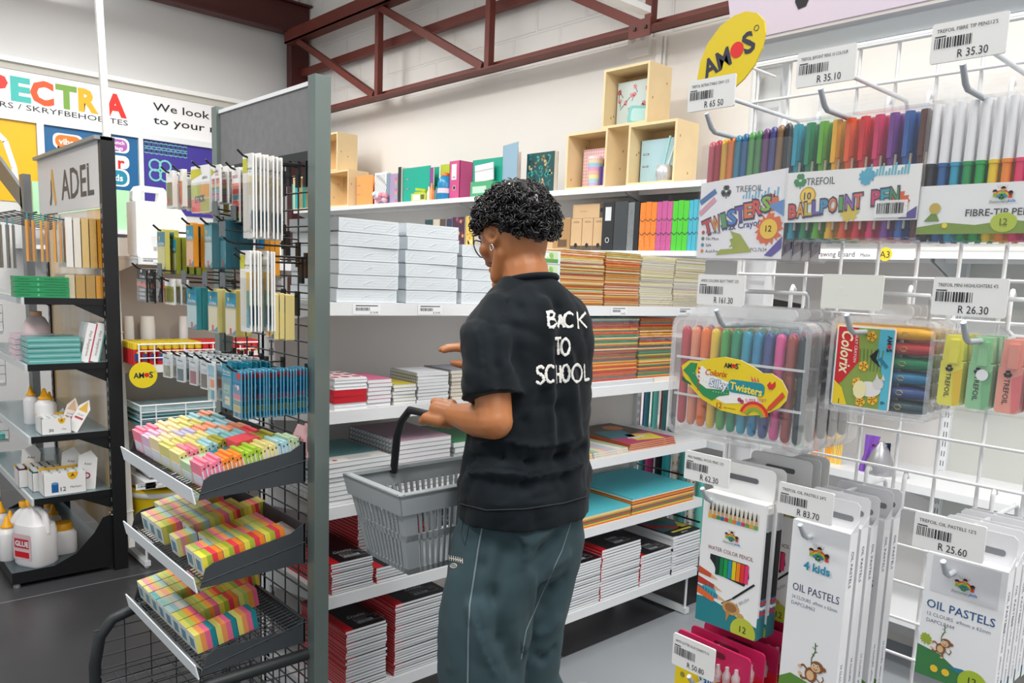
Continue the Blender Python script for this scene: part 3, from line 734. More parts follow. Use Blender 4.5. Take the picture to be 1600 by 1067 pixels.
for i, ch in enumerate('TWISTERS'):
    a = -w*.40+i*w*.093; b = -h*.21+i*h*.026
    for d, cc, hh in ((.0008, '#3a2a60', .0215), (0, ['#cc2a2a', '#e08a2c', '#4f9a54', '#3f7fc4', '#6a4aa8', '#d9702c', '#d94a3c', '#88b83c'][i], .018)):
        k.text(ch, a+.004, b, hh, y-(.0002 if d else .0005), M(cc, .5), bold=.06 if d else .03, rot=.35-.05*i, w=(.017 if d else .0135)*(.5 if ch == 'I' else 1))
k.text('Wax Crayons', w*.03, -h*.20, .0085, y, M('#3a3f8a', .5), bold=.02, rot=.12)
splat(k, w*.33, -h*.24, .021, y-.0002, M('#e2662c', .5), 3, 30); k.disc(w*.33, -h*.24, .0125, y-.0006, M('#f2c83a', .5), 20); k.text('12', w*.33, -h*.235, .008, y-.0009, INK)
splat(k, -w*.02, -h*.36, .012, y, M('#9aa838', .5), 5, 14, .7); k.flat([(-w*.1, -h*.25), (w*.02, -h*.28), (w*.16, -h*.43), (-w*.25, -h*.46), (-w*.2, -h*.41), (w*.0, -h*.40)], y-.0002, M('#a3ab3c', .5))
k.flat([(w*.3, -h*.46), (w*.48, -h*.30), (w*.48, -h*.40), (w*.38, -h*.47)], y-.0002, M('#5a4aa0', .5)); splat(k, w*.33, -h*.02, .012, y, M('#d2684e', .5), 8)
k.flat([(w*.3, -h*.05), (w*.47, h*.0), (w*.48, -h*.14)], y-.0003, M('#5f8fc8', .5))
for i, (c, t) in enumerate((('#b83a3a', 'More Fun'), ('#4a7a4a', 'No Mess'), ('#3f8fb0', 'Safe'), ('#d9823c', 'Acid-Free'))):
    zz = -h*.26-i*h*.055; k.disc(-w*.42, zz, .0026, y, M(c, .5), 10); k.text(t, -w*.38, zz, .0042, y, INK, align='l')
for i, c in enumerate(('#3f6fa8', '#d9a0b0')): k.stroke([(-w*.48, h*(.0-.1*i)), (-w*.3, h*(.1-.07*i))], .007, y, M(c, .5))
k.text('DAPCL7634', w*.2, -h*.41, .0048, y, M('#55555c', .6))
k.build('card', p)
k = MB(); k.rbox(-w/2, -.0095, -h/2, w/2, .009, h/2, .004, clear(gloss=.055)); k.flat([(-w/2, h/2), (w/2, h/2), (w/2, h/2+.02), (-w/2, h/2+.02)], .006, clear(gloss=.04)); k.build('pouch', p)
hang(p, .909, Y, Z, 5, .024, behind('clear pouch of twist-up wax crayons', 5, 'front clear pouch of twist-up wax crayons under the R 65 50 tag'), 'wax crayon pouches on the wire grid', .002)

# ---- ten ballpoint pens
Y, Z, w, h = frame_px(.9, 1236, 188, 1432, 377)
p = thing('ballpoint_pen_pack', '', 'pens')
pc = ['#1f9fb8', '#1d8a5a', '#63b02e', '#f0b41c', '#e85a1c', '#d8202c', '#d82a66', '#7a3a94', '#2f5fa8', '#5a2e22']
for i, c in enumerate(pc):
    x = -w*.455+w*.91*i/9; m = M(c, .25); k = MB()
    k.cyl((x, 0, h*.17), (x, 0, h*.47), .0054, m, 6, .0050); k.cyl((x, 0, -h*.44), (x, 0, h*.17), .0042, m, 8); k.cyl((x+.004, 0, -h*.40), (x+.004, 0, h*.16), .002, M('#ded2b8', .3), 6)
    k.box(x-.0026, -.0085, h*.13, x+.0026, -.005, h*.46, m); k.cyl((x, 0, -h*.47), (x, 0, -h*.42), .0052, m, 8); k.build('pen', p, bevel=.0008)
k = MB(); k.rect(-w*.49, -h*.34, w*.49, h*.07, -.0094, M('#f0f0ee', .5)); y = -.0098
shamrock(k, -w*.38, -h*.0, .0095, y, GREEN); k.text('TREFOIL', -w*.22, -h*.01, .009, y, M('#44444a', .6), w=w*.22)
k.disc(-w*.31, -h*.125, .0105, y, M('#c9952c', .5), 20); k.disc(-w*.31, -h*.125, .009, y-.0002, M('#f4d24a', .5), 20); k.text('10', -w*.31, -h*.125, .0085, y-.0004, M('#4a3a70', .5), bold=.02)
for i, ch in enumerate('BALLPOINT PEN'):
    cc = ['#d84a3a', '#e09a2c', '#c8b43c', '#6a5ab0', '#3f8fb8', '#d87a3a', '#5aa05a', '#8a6ab0', '#d86a4a', '#fff', '#c83a6a', '#2f9aa8', '#3f8a54'][i]
    if ch != ' ':
        k.text(ch, -w*.42+i*w*.062, -h*.245+.0012*i, .0185, y-.0003, M('#4a3a5a', .5), bold=.06, w=.0125*(.5 if ch == 'I' else 1), rot=.06); k.text(ch, -w*.42+i*w*.062, -h*.245+.0012*i, .0155, y-.0006, M(cc, .5), bold=.03, w=.0098*(.45 if ch == 'I' else 1), rot=.06)
for t in range(16): k.stroke([(w*.08+t*.0035, h*.0), (w*.085+t*.0035, h*.03+.003*(t % 4))], .002, y, M('#5fb8cc', .5))
splat(k, w*.12, h*.0, .010, y, M('#4fa8c4', .5), 2); splat(k, w*.36, -h*.2, .012, y, M('#d8602c', .5), 4); splat(k, w*.02, -h*.27, .012, y-.0001, M('#d9c24a', .5), 9)
k.flat([(w*.36, -h*.33), (w*.48, -h*.24), (w*.48, -h*.33)], y-.0002, M('#5a4a98', .5))
k.rect(w*.2, -h*.32, w*.42, -h*.19, y-.0007, WHITE); k.barcode(w*.215, -h*.29, w*.18, h*.08, y-.0009, INK, 5)
k.build('card', p)
k = MB(); k.rbox(-w/2, -.0105, -h/2, w/2, .0085, h/2, .003, clear(gloss=.055)); k.rbox(-w/2, .004, h/2, w/2, .0045, h/2+.03, .004, clear(gloss=.04)); k.build('pouch', p)
hang(p, .909, Y, Z, 6, .020, behind('clear pack of ten coloured ballpoint pens', 6, 'front clear pack of ten coloured ballpoint pens under the R 35.10 tag'), 'ballpoint pen packs on the wire grid', .002)

# ---- fibre-tip pens
Y0, Z, w_, h = frame_px(.9, 1440, 160, 1620, 381)
w = .150; Y = onX(1440, 270, .9).y-w/2
p = thing('fibre_tip_pen_pack', '', 'pens')
pc = ['#1c1e26', '#1f5f9c', '#1f9fc0', '#16954e', '#12a24a', '#f0cc1c', '#f28a1c', '#e8306a', '#b01f56', '#d8202c', '#7a3a8c', '#6a3a24']
for i, c in enumerate(pc):
    x = -w*.46+w*.92*i/11; m = M(c, .3); k = MB()
    k.cyl((x, 0, h*.07), (x, 0, h*.48), .0052, M('#f1f1f3', .3), 10, .0044); k.cyl((x, 0, -h*.36), (x, 0, h*.07), .0047, m, 10); k.cyl((x, 0, h*.045), (x, 0, h*.07), .0055, m, 10); k.lathe((x, 0, -h*.48), [(.003, 0), (.0045, .004), (.0047, .014)], m, 10); k.build('pen', p)
k = MB(); k.rect(-w*.495, -h*.43, w*.495, -h*.09, -.0084, M('#efefef', .5)); y = -.0088
kids_logo(k, w*.05, -h*.19, .016, y); k.text('FIBRE-TIP PENS', w*.05, -h*.285, .0075, y, M('#33333a', .6), bold=.01, w=w*.44)
k.flat([(-w*.495, -h*.43), (w*.495, -h*.43), (w*.495, -h*.38), (w*.3, -h*.36), (w*.12, -h*.34), (-w*.1, -h*.37), (-w*.3, -h*.35), (-w*.495, -h*.38)], y, M('#7f9a3a', .5))
k.disc(w*.08, -h*.355, .0125, y-.0003, M('#b8c83c', .5), 20, .010); k.text('12', w*.08, -h*.35, .0068, y-.0006, M('#3c4a2a', .6)); k.text('PCS', w*.08, -h*.375, .0028, y-.0006, M('#3c4a2a', .6))
k.flat([(-w*.45, -h*.34), (-w*.38, -h*.26), (-w*.34, -h*.34)], y-.0002, M('#6f8f3a', .5)); k.disc(-w*.38, -h*.25, .006, y-.0004, M('#c8b04a', .5), 10); k.disc(-w*.30, -h*.37, .003, y-.0004, M('#f0d83a', .5), 8)
k.rect(w*.38, -h*.36, w*.49, -h*.2, y-.0004, WHITE); k.barcode(w*.39, -h*.34, w*.095, h*.09, y-.0006, INK, 3)
k.build('card', p)
k = MB(); k.rbox(-w/2, -.0094, -h/2, w/2, .008, h/2, .003, clear(gloss=.055)); k.rbox(-w/2, .004, h/2, w/2, .0045, h/2+.025, .004, clear(gloss=.04)); k.build('pouch', p)
hang(p, .909, Y, Z, 4, .019, behind('clear pack of white-capped fibre-tip pens', 4, 'front clear pack of white-capped fibre-tip pens at the right edge of the photo'), 'fibre-tip pen packs on the wire grid', .002)

# ---- case of silky crayons
Y, Z, w, h = frame_px(.88, 1045, 503, 1262, 703); w = .208; h = .165
p = thing('crayon_case', '', 'crayons')
D = .026
sc_ = ['#c03a44', '#e89068', '#ee7420', '#eec21c', '#4aa844', '#189468', '#2ea0b8', '#2f8fb8', '#46568c', '#e0589a', '#a04c44', '#2e3a40']
for i, c in enumerate(sc_):
    x = -w*.425+w*.85*i/11; m = M(c, .3); k = MB()
    k.lathe((x, 0, h*.09), [(.0056, 0), (.0066, .004), (.0066, h*.27), (.0055, h*.295), (.003, h*.31)], m, 12)
    k.lathe((x, 0, -h*.42), [(.003, 0), (.0055, .003), (.006, .008), (.006, h*.51)], m, 12)
    k.build('crayon', p)
k = MB(); CL = clear(gloss=.02, key='case'); CE = clear(gloss=.12, white=.20, key='case_edge')
k.rbox(-w/2, -D/2, -h/2, w/2, -D/2+.0006, h/2, .016, CL); k.rbox(-w/2, D/2-.0006, -h/2, w/2, D/2, h/2, .016, CL)
o_, i_ = rrect(-w/2, -h/2, w/2, h/2, .016, 5), rrect(-w/2+.0075, -h/2+.0075, w/2-.0075, h/2-.0075, .011, 5)
n = len(o_)
vs = [(a, -D/2-.0004, b) for a, b in o_]+[(a, -D/2-.0004, b) for a, b in i_]+[(a, D/2, b) for a, b in o_]
k.add(vs, [(i, (i+1) % n, n+(i+1) % n, n+i) for i in range(n)]+[(i, 2*n+i, 2*n+(i+1) % n, (i+1) % n) for i in range(n)], CE)
k.rbox(-.075, -.003, h/2, .075, .003, h/2+.014, .006, CE)
k.build('case', p)
k = MB()
for zz in (.145, -.165): k.box(-w*.46, -D/2+.002, h*zz-.0015, w*.46, -D/2+.005, h*zz+.0015, clear(gloss=.2, white=.6, key='divider'))
k.build('divider', p)
k = MB(); y0 = -D/2-.0014
LS = 1.06
top = [(-.083, .012), (-.072, .020), (-.055, .021), (-.04, .026), (-.015, .031), (.01, .029), (.03, .022), (.042, .016), (.055, .017), (.07, .010), (.079, -.003), (.078, -.014)]
bot = [(.07, -.024), (.05, -.036), (.02, -.042), (-.015, -.040), (-.045, -.030), (-.068, -.014), (-.08, .0)]
k.prism(list(reversed(top+bot)), y0, y0+.0012, M('#f0d21c', .35), WHITE); y = y0-.0003
k.flat([(-.05, .016), (-.03, .004), (.03, -.010), (.045, -.022), (-.01, -.030), (-.035, -.022), (-.06, -.002)], y, M('#f6f4ee', .45))
CG = M('#2e8f54', .45)
k.flat([(-.080, .006), (-.068, .018), (-.057, .018), (-.060, .006), (-.052, -.008), (-.04, -.014), (-.02, -.013), (-.004, -.011), (-.004, -.018), (-.02, -.022), (-.03, -.029), (-.045, -.024), (-.064, -.008), (-.078, .008)], y-.0002, CG)
for i in range(6): k.flat([(-.0555-.0005*i+.001*i, .014-.0055*i), (-.051, .0115-.0055*i), (-.055, .0095-.0055*i)], y-.0004, M('#d8322c', .5))
for i in range(14): k.disc(-.062+.0042*i, .004-.0018*i if i < 8 else -.0165, .0008, y-.0005, M('#bfe0c0', .5), 6)
for i in range(5): k.flat([(-.026+.004*i, -.011), (-.024+.004*i, -.007), (-.022+.004*i, -.011)], y-.0003, CG)
k.flat([(-.082, -.002), (-.066, -.010), (-.064, -.013), (-.08, -.008)], y-.0004, M('#1d6a40', .5))
amos(k, -.004, .0205, .0065, y-.0003)
k.text('Colorix', -.026, .0085, .0085, y-.0003, M('#d0441c', .5), shear=.3, bold=.01, w=.034)
k.flat(rrect(-.006, -.014, .047, .003, .006), y-.0003, M('#1f8f9c', .5))
k.text('Silky', -.021, -.0055, .0105, y-.0004, M('#2f6fb0', .5), bold=.07, w=.030, rot=-.06); k.text('Silky', -.021, -.0055, .0105, y-.0007, WHITE, bold=.03, w=.028, rot=-.06); k.text('Twisters', .0205, -.0065, .010, y-.0006, M('#f4e04a', .5), bold=.03, w=.048, rot=-.08)
for i in range(3): k.flat([(.028+.004*i, .004), (.026+.005*i, .011), (.031+.0035*i, .004)], y-.0003, M('#d8447a', .5))
k.flat([(.05, .002), (.054, .007), (.056, .003), (.061, .008), (.062, .002), (.058, -.003), (.053, -.003)], y-.0003, M('#d8322c', .5))
k.flat([(.054, -.025), (.072, -.004), (.076, -.009), (.058, -.029), (.052, -.031)], y-.0003, M('#d8502c', .5))
for i, c in enumerate(('#d8322a', '#ef8a25', '#7fb03e')): k.ring(.035, -.043, .018-.004*i, .022-.004*i, .25, PI-.3, y-.0005-.0001*i, M(c, .5), 10)
k.text('SUPER SOFT', .036, -.0195, .0042, y-.0004, M('#c84a7a', .5), rot=.12); k.disc(.012, -.022, .003, y-.0003, M('#b83a6a', .5), 8); k.disc(.016, -.024, .003, y-.0003, M('#b83a6a', .5), 8)
k.text('12', -.018, -.0335, .0075, y-.0004, M('#b8401c', .5), bold=.01); k.text('silky twisters', -.002, -.035, .0026, y-.0004, M('#7a4a1c', .5))
k.build('label', p)
hang(p, .893, Y, Z, 5, .030, behind('clear plastic case of silky crayons', 5, 'front clear case of silky crayons with yellow crocodile label'), 'silky crayon cases on the wire grid', .0015)

# ---- six silky crayons, lying sideways
Y, Z, w, h = frame_px(.9, 1300, 497, 1448, 660); w = .120; h = .114
p = thing('crayon_case', '', 'crayons'); D = .018
for i, c in enumerate(['#f2b41c', '#c83a3c', '#128a5a', '#1c7aa8', '#33508c', '#2b4a52']):
    z = h*.36-h*.145*i; m = M(c, .35); k = MB()
    k.cyl((-w*.46, 0, z), (w*.34, 0, z), .0068, m, 10); k.cyl((w*.34, 0, z), (w*.46, 0, z), .0068, m, 10, .0050)
    k.tube([(w*.22+.004*cos(a), -.0071, z+.0028*sin(a)) for a in [j*1.1 for j in range(6)]], .0005, M('#c8b060', .4), 4); k.build('crayon', p)
k = MB(); k.rbox(-w/2, -D/2, -h/2, w/2, -D/2+.0006, h/2, .01, CL)
o_, i_ = rrect(-w/2, -h/2, w/2, h/2, .01, 5), rrect(-w/2+.005, -h/2+.005, w/2-.005, h/2-.005, .007, 5)
vs = [(a, -D/2-.0004, b) for a, b in o_]+[(a, -D/2-.0004, b) for a, b in i_]+[(a, D/2, b) for a, b in o_]; n = len(o_)
k.add(vs, [(i, (i+1) % n, n+(i+1) % n, n+i) for i in range(n)]+[(i, 2*n+i, 2*n+(i+1) % n, (i+1) % n) for i in range(n)], CE)
k.rbox(-.02, -.002, h/2, .03, .002, h/2+.016, .006, CE); k.build('case', p)
k = MB(); y0 = -D/2-.0014; x0, x1, z0, z1 = -w*.43, w*.15, -h*.43, h*.41
k.rbox(x0, y0, z0, x1, y0+.001, z1, .004, WHITE); y = y0-.0003
k.rect(x0+.002, z0+.002, x1-.002, z1-.002, y, M('#8aa04a', .5))
k.flat([(x0+.002, z0+.02), (x0+.012, z0+.03), (x0+.03, z0+.055), (x0+.028, z1-.02), (x0+.026, z1-.002), (x0+.002, z1-.002)], y-.0002, M('#d02028', .4))
k.flat([(x0+.002, z0+.002), (x0+.02, z0+.002), (x0+.012, z0+.022), (x0+.002, z0+.03)], y-.0003, M('#f0d020', .4))
k.flat([(x1-.018, z1-.002), (x1-.002, z1-.002), (x1-.002, z0+.002), (x1-.012, z0+.002), (x1-.01, z0+.04), (x1-.02, z0+.06)], y-.0002, M('#58b8d0', .5))
k.text('Colorix', x0+.014, z1-.032, .014, y-.0005, M('#f6e8c0', .4), rot=-PI/2+.0, w=.05, bold=.02, shear=.2); k.text('SILKY CRAYON', x0+.025, z1-.026, .0035, y-.0005, WHITE, rot=-PI/2)
amos(k, x1-.006, z1-.018, .0055, y-.0005, rot=-PI/2, reg=False)
for a, b in ((.042, .085), (.036, .05), (.03, .03), (.05, .012), (.036, .008)):
    for j in range(5): k.disc(x0+a+.0035*cos(j*1.257), z0+b+.0035*sin(j*1.257), .0028, y-.0004, M('#f2b43a', .5), 7)
k.disc(x0+.045, z0+.024, .014, y-.0005, M('#e6e4e0', .6), 16, .009); k.disc(x0+.055, z0+.031, .0065, y-.0006, M('#d6d4d0', .6), 12)
for dx in (-.004, .003): k.flat([(x0+.055+dx, z0+.036), (x0+.057+dx, z0+.043), (x0+.06+dx, z0+.036)], y-.0007, M('#d6d4d0', .6))
k.disc(x0+.034, z0+.022, .008, y-.0007, M('#f0e6b0', .5), 10, .011)
for j in range(7): k.stroke([(x0+.032+.004*j, z0+.045), (x0+.03+.0045*j, z0+.07)], .0012, y-.0003, M('#5f8038', .5))
k.flat([(x0+.042, z0+.062), (x0+.052, z0+.072), (x0+.05, z0+.06), (x0+.056, z0+.05), (x0+.046, z0+.057)], y-.0006, INK); k.text('6', x1-.007, z0+.01, .006, y-.0006, NAVY, rot=-PI/2)
k.stroke([(x1-.016, z1-.035), (x1-.006, z1-.045)], .004, y-.0005, M('#2a7a9a', .5)); k.text('1', x0+.010, z0+.006, .006, y-.0006, INK)
k.build('label', p)
hang(p, .909, Y, Z, 4, .021, behind('small clear case of six thick crayons', 4, 'front small clear case of six thick crayons with red and meadow label'), 'small crayon cases on the wire grid', .0015)

# ---- mini highlighters
w, h = .118, .083; c0 = onX(1460, 580, .9); Y = c0.y-w/2; Z = onX(1540, 585, .9).z
p = thing('highlighter_pack', '', 'highlighters')
for i, (c, c2) in enumerate((('#ece44a', '#ecc418'), ('#96d09c', '#78bc86'), ('#f2a08e', '#e87478'), ('#d4b4dc', '#c09ad0'))):
    x = -w*.365+w*.243*i; k = MB(); m = M(c, .3)
    k.rbox(x-.0115, -.006, -h*.46, x+.0115, .006, h*.14, .004, m); k.prism([(x-.0105, h*.14), (x+.0105, h*.14), (x+.009, h*.46), (x-.009, h*.46)], -.0055, .0055, M(c, .35))
    k.box(x-.003, -.0085, h*.10, x+.006, -.0055, h*.40, M(c, .3)); k.flat([(x+.002, -h*.02), (x+.0115, h*.04), (x+.0115, -h*.4), (x+.005, -h*.45)], -.0063, M(c2, .3))
    shamrock(k, x-.002, h*.03, .0045, -.0066, INK); k.text('TREFOIL', x-.002, -h*.19, .0052, -.0066, INK, rot=-PI/2, bold=.01); k.build('highlighter', p, bevel=.0022)
k = MB(); k.rbox(-w/2, -.0095, -h/2, w/2, .0075, h/2, .004, clear(gloss=.055)); k.rbox(-w/2, .004, h/2, w/2, .0045, h/2+.02, .004, clear(gloss=.04)); k.disc(-.011, -.001, .006, -.0098, M('#e8e8ea', .4), 16); k.build('pouch', p)
hang(p, .909, Y, Z, 3, .019, behind('clear pack of pastel mini highlighters', 3, 'front clear pack of pastel mini highlighters under the R 26.30 tag'), 'highlighter packs on the wire grid', .0015)

# ---- watercolour pencils
w, h = .092, .210; a = onX(1099, 800, .87); Y = a.y-w/2; Z = onX(1105, 790, .87).z-.105+.050
p = thing('pencil_box', '', 'pencils'); D = .020
WB_ = M('#f0f0ef', .45)
k = MB(); b0, t0 = -h/2, h/2-.03
k.box(-w/2, -D/2, b0, w/2, D/2, t0, WB_); y = -D/2-.0003
tab = rrect(-w/2, t0-.002, w/2, h/2+.012, .008); k.prism(tab, D/2-.0012, D/2, WB_)
k.flat(rrect(-.022, h/2-.010, .022, h/2-.003, .003), D/2-.0018, M('#6a6a70', .5))
k.rect(-w*.41, t0-.034, w*.41, t0-.014, y, M('#e2dccf', .5))
pcs = ['#e2b62c', '#d98a3a', '#3f8a4a', '#2f6a9a', '#c8342c', '#8ab03a', '#e0762c', '#4a9ac0', '#c83a6a', '#6a9a3a', '#d9a03a', '#5fa85a']
for i, c in enumerate(pcs):
    x = -w*.37+w*.74*i/11; k.flat([(x-.0028, t0-.034), (x+.0028, t0-.034), (x+.0016, t0-.022), (x-.0016, t0-.022)], y-.0002, M('#d2a878', .5)); k.flat([(x-.0014, t0-.023), (x+.0014, t0-.023), (x, t0-.011)], y-.0003, INK); k.rect(x-.0028, t0-.034, x+.0028, t0-.029, y-.0003, M(c, .5))
kids_logo(k, .0, t0-.056, .017, y)
k.text('WATER COLOR PENCIL', .0, t0-.074, .0055, y, M('#8a3a3a', .5), w=w*.74)
k.flat([(-w*.32, t0-.083), (w*.30, t0-.083), (w*.33, t0-.10), (w*.26, t0-.113), (-w*.18, t0-.108), (-w*.25, t0-.096), (-w*.32, t0-.09)], y, INK)
for i, c in enumerate(('#0f3a30', '#11804a', '#14a04a', '#1c90a8', '#e8c81c', '#f08a1c', '#e8382c', '#e83a7a')): k.rect(-w*.22+i*w*.068, t0-.109, -w*.16+i*w*.068, t0-.084, y-.0002, M(c, .4))
for i, (c, zz) in enumerate((('#c8502c', .104), ('#b83a2c', .118), ('#3f7f9a', .130))):
    k.flat([(-w/2, t0-zz), (-w*.28+.006*i, t0-zz-.006), (-w*.28+.006*i, t0-zz-.012), (-w/2, t0-zz-.010)], y, M(c, .5)); k.flat([(-w*.28+.006*i, t0-zz-.006), (-w*.16+.008*i, t0-zz-.012), (-w*.28+.006*i, t0-zz-.012)], y-.0001, M('#d9b088', .5))
k.stroke([(w*.42, t0-.106), (w*.1, t0-.134)], .0028, y-.0002, INK); k.stroke([(w*.1, t0-.134), (-w*.08, t0-.146)], .0016, y-.0002, M('#44444a', .5)); k.text('FREE BRUSH', w*.22, t0-.137, .0042, y, M('#8a8a90', .6), rot=.68)
k.flat([(-w/2, b0), (w/2, b0), (w/2, b0+.018), (w*.2, b0+.022), (0, b0+.03), (-w*.3, b0+.036), (-w/2, b0+.034)], y, M('#1f7f88', .5)); splat(k, -w*.3, b0+.045, .012, y, M('#3fa8b8', .5), 6, 14); k.flat([(-w/2, b0+.048), (-w*.2, b0+.038), (-w*.22, b0+.032), (-w/2, b0+.038)], y-.0002, M('#e2662c', .5))
k.disc(w*.08, b0+.032, .013, y-.0003, M('#c89a5a', .6), 14, .009); k.disc(w*.24, b0+.024, .0055, y-.0003, M('#c89a5a', .6), 10); k.flat([(w*.0, b0+.03), (w*.02, b0+.012), (w*.08, b0+.026)], y-.0004, M('#b8864a', .6)); k.disc(w*.08, b0+.033, .009, y-.0005, M('#9a6a3a', .6), 12, .006)
for j in range(5): k.disc(w*(.2+.03*j), b0+.011-.001*j, .001, y-.0002, WHITE, 6)
k.flat([(min(w/2, w*.30+.0185*cos(2*PI*i/30)), max(b0, b0+.006+.0185*sin(2*PI*i/30))) for i in range(30)], y-.0006, M('#b8c23c', .5))
k.text('12', w*.30, b0+.0095, .009, y-.0009, INK)
k.box(w/2, -D/2, b0, w/2+.0003, D/2, b0+.03, M('#2a8088', .5)); 
k.box(w/2, -.005, b0+.03, w/2+.0022, .005, b0+.055, M('#3a70a0', .4)).box(w/2, -.005, b0+.055, w/2+.0022, .005, t0-.035, INK).box(w/2, -.0055, t0-.035, w/2+.0022, .0055, t0-.012, M('#b9bcc0', .3, .6)).box(w/2, -.004, t0-.012, w/2+.002, .004, t0-.004, M('#d9d6d0', .4))
for j, c in enumerate(('#c8342c', '#f0f0ef', '#c8342c')): k.box(w/2, -.0055, b0+.034+.007*j, w/2+.0025, .0055, b0+.038+.007*j, M(c, .4))
k.build('carton', p)
pl = [(.88, Y, Z), (.902, Y-.002, Z-.001), (.95, Y-.012, Z+.006), (.972, Y-.013, Z+.006), (.994, Y-.014, Z+.006)]
series(p, pl, ['front white box of water colour pencils with turtle picture under the R 62.30 tag', 'white box of water colour pencils right behind the front one', 'white box of water colour pencils, third on its hook', 'white box of water colour pencils, fourth on its hook', 'rearmost white box of water colour pencils on its hook'], 'pencil boxes on the wire grid', [FACE+.03, FACE+.02, FACE, FACE, FACE])

# ---- oil pastels, large and small
def pastel_box(w, h, small):
    p = thing('oil_pastel_box', '', 'oil pastels'); D = .019; k = MB(); t0 = h/2
    k.box(-w/2, -D/2, -h/2, w/2, D/2, t0, M('#f1f1f3', .4)); y = -D/2-.0003
    k.prism([(-w/2, t0-.001), (w/2, t0-.001), (w/2, t0+.030), (w/2-.004, t0+.034), (-w/2+.004, t0+.034), (-w/2, t0+.030)], D/2-.001, D/2, M('#e9e9ec', .45))
    k.prismx([(-D/2, t0), (D/2-.001, t0), (D/2-.001, t0+.012)], w/2-.0005, w/2, M('#e2e2e6', .5))
    k.flat(rrect(-.004, t0+.010, .03, t0+.017, .003), D/2-.0014, M('#85878c', .5))
    if not small:
        kids_logo(k, .0, t0-.040, .022, y, False); k.text('4 kids', .0, t0-.052, .0105, y-.0016, M('#2f8fb0', .5), bold=.03)
        k.text('OIL PASTELS', -w*.40, t0-.083, .0100, y, M('#3a3f66', .6), w=w*.82, align='l'); k.text('24 CLOURS  ø9mm x 62mm', -w*.40, t0-.096, .0046, y, M('#7a7f96', .6), w=w*.8, align='l'); k.text('DAPCL8462', -w*.40, t0-.104, .0046, y, M('#7a7f96', .6), align='l')
        monkey(k, w*.02, t0-.185, .021, y)
        k.flat([(-w/2, -h/2), (w/2, -h/2), (w/2, -h/2+.03), (w*.1, -h/2+.045), (-w*.3, -h/2+.05), (-w/2, -h/2+.04)], y, M('#5f8f3a', .5))
    else:
        k.rect(-w*.42, t0-.042, w*.42, t0-.002, y, M('#d9d9dd', .5))
        kids_logo(k, .0, t0-.030, .017, y-.0002); k.text('OIL PASTELS', -w*.44, t0-.0565, .0095, y, M('#2f5a8c', .6), w=w*.86, align='l', bold=.008); k.text('12 CLOURS  ø9mm x 62mm', -w*.42, t0-.068, .0042, y, M('#7a7f96', .6), w=w*.8, align='l'); k.text('DAPCL8444', -w*.42, t0-.0755, .0042, y, M('#7a7f96', .6), align='l')
        monkey(k, -w*.22, t0-.102, .0135, y)
        k.flat([(-w/2, -h/2), (w/2, -h/2), (w/2, -h/2+.012), (w*.1, -h/2+.016), (-w*.2, -h/2+.03), (-w/2, -h/2+.034)], y, M('#3f7f4a', .5)); k.flat([(-w*.1, -h/2+.02), (w/2, -h/2+.006), (w/2, -h/2+.014), (w*.1, -h/2+.022)], y-.0002, M('#2f7f9a', .5)); splat(k, -w*.4, -h/2+.042, .007, y, M('#9ab03a', .5), 3)
        for dx in (-.02, -.008): k.disc(dx, -h/2+.012, .0042, y-.0004, M('#f0c83a', .5), 8)
        k.flat([(w*.24+.0145*cos(2*PI*i/30), max(-h/2, -h/2+.010+.0145*sin(2*PI*i/30))) for i in range(30)], y-.0006, M('#a9c03a', .45)); k.text('12', w*.24, -h/2+.0135, .0075, y-.0009, INK); k.text('PCS', w*.24, -h/2+.0045, .0035, y-.0009, INK)
    # side text runs down the right-hand edge
    s = MB(); s.xf = Matrix.Translation((w/2+.0003, 0, 0)) @ Matrix.Rotation(PI/2, 4, 'Z')
    s.text('OIL PASTELS', 0, t0-.045, .006, 0, M('#3a3f66', .6), rot=-PI/2); s.text('24 CLOURS  ø9mm x 62mm' if not small else '12 CLOURS  ø9mm x 62mm', 0, -h/2+.045, .0045, 0, M('#3a3f66', .6), rot=-PI/2)
    o = len(k.v); k.v += s.v; base = {i: k.slot(m) for i, m in enumerate(s.mats)}
    k.f += [tuple(i+o for i in f) for f in s.f]; k.mi += [base[i] for i in s.mi]; k.sm += s.sm
    k.build('carton', p)
    return p
a = onX(1236, 812, .87); w = .074
p = pastel_box(w, .245, False); Z = a.z-.1225
pl = [(.885+.024*i if i < 3 else .885+.024*i+.012, a.y-w/2-.001*i, Z+.002*(i % 2)) for i in range(5)]
series(p, pl, behind('tall white oil pastels box', 5, 'front tall white oil pastels box under the R 83.70 tag'), 'tall oil pastel boxes on the wire grid', [FACE+.01*(i % 3-1) for i in range(5)])
a = onX(1449, 862, .88); w = .080
p = pastel_box(w, .140, True); Z = a.z-.070
pl = [(.892+.021*i, a.y-w/2-.0008*i, Z+.002*(i % 2)) for i in range(5)]
series(p, pl, behind('small white oil pastels box', 5, 'front small white oil pastels box under the R 25.60 tag'), 'small oil pastel boxes on the wire grid', [FACE+.01*(i % 3-1) for i in range(5)])

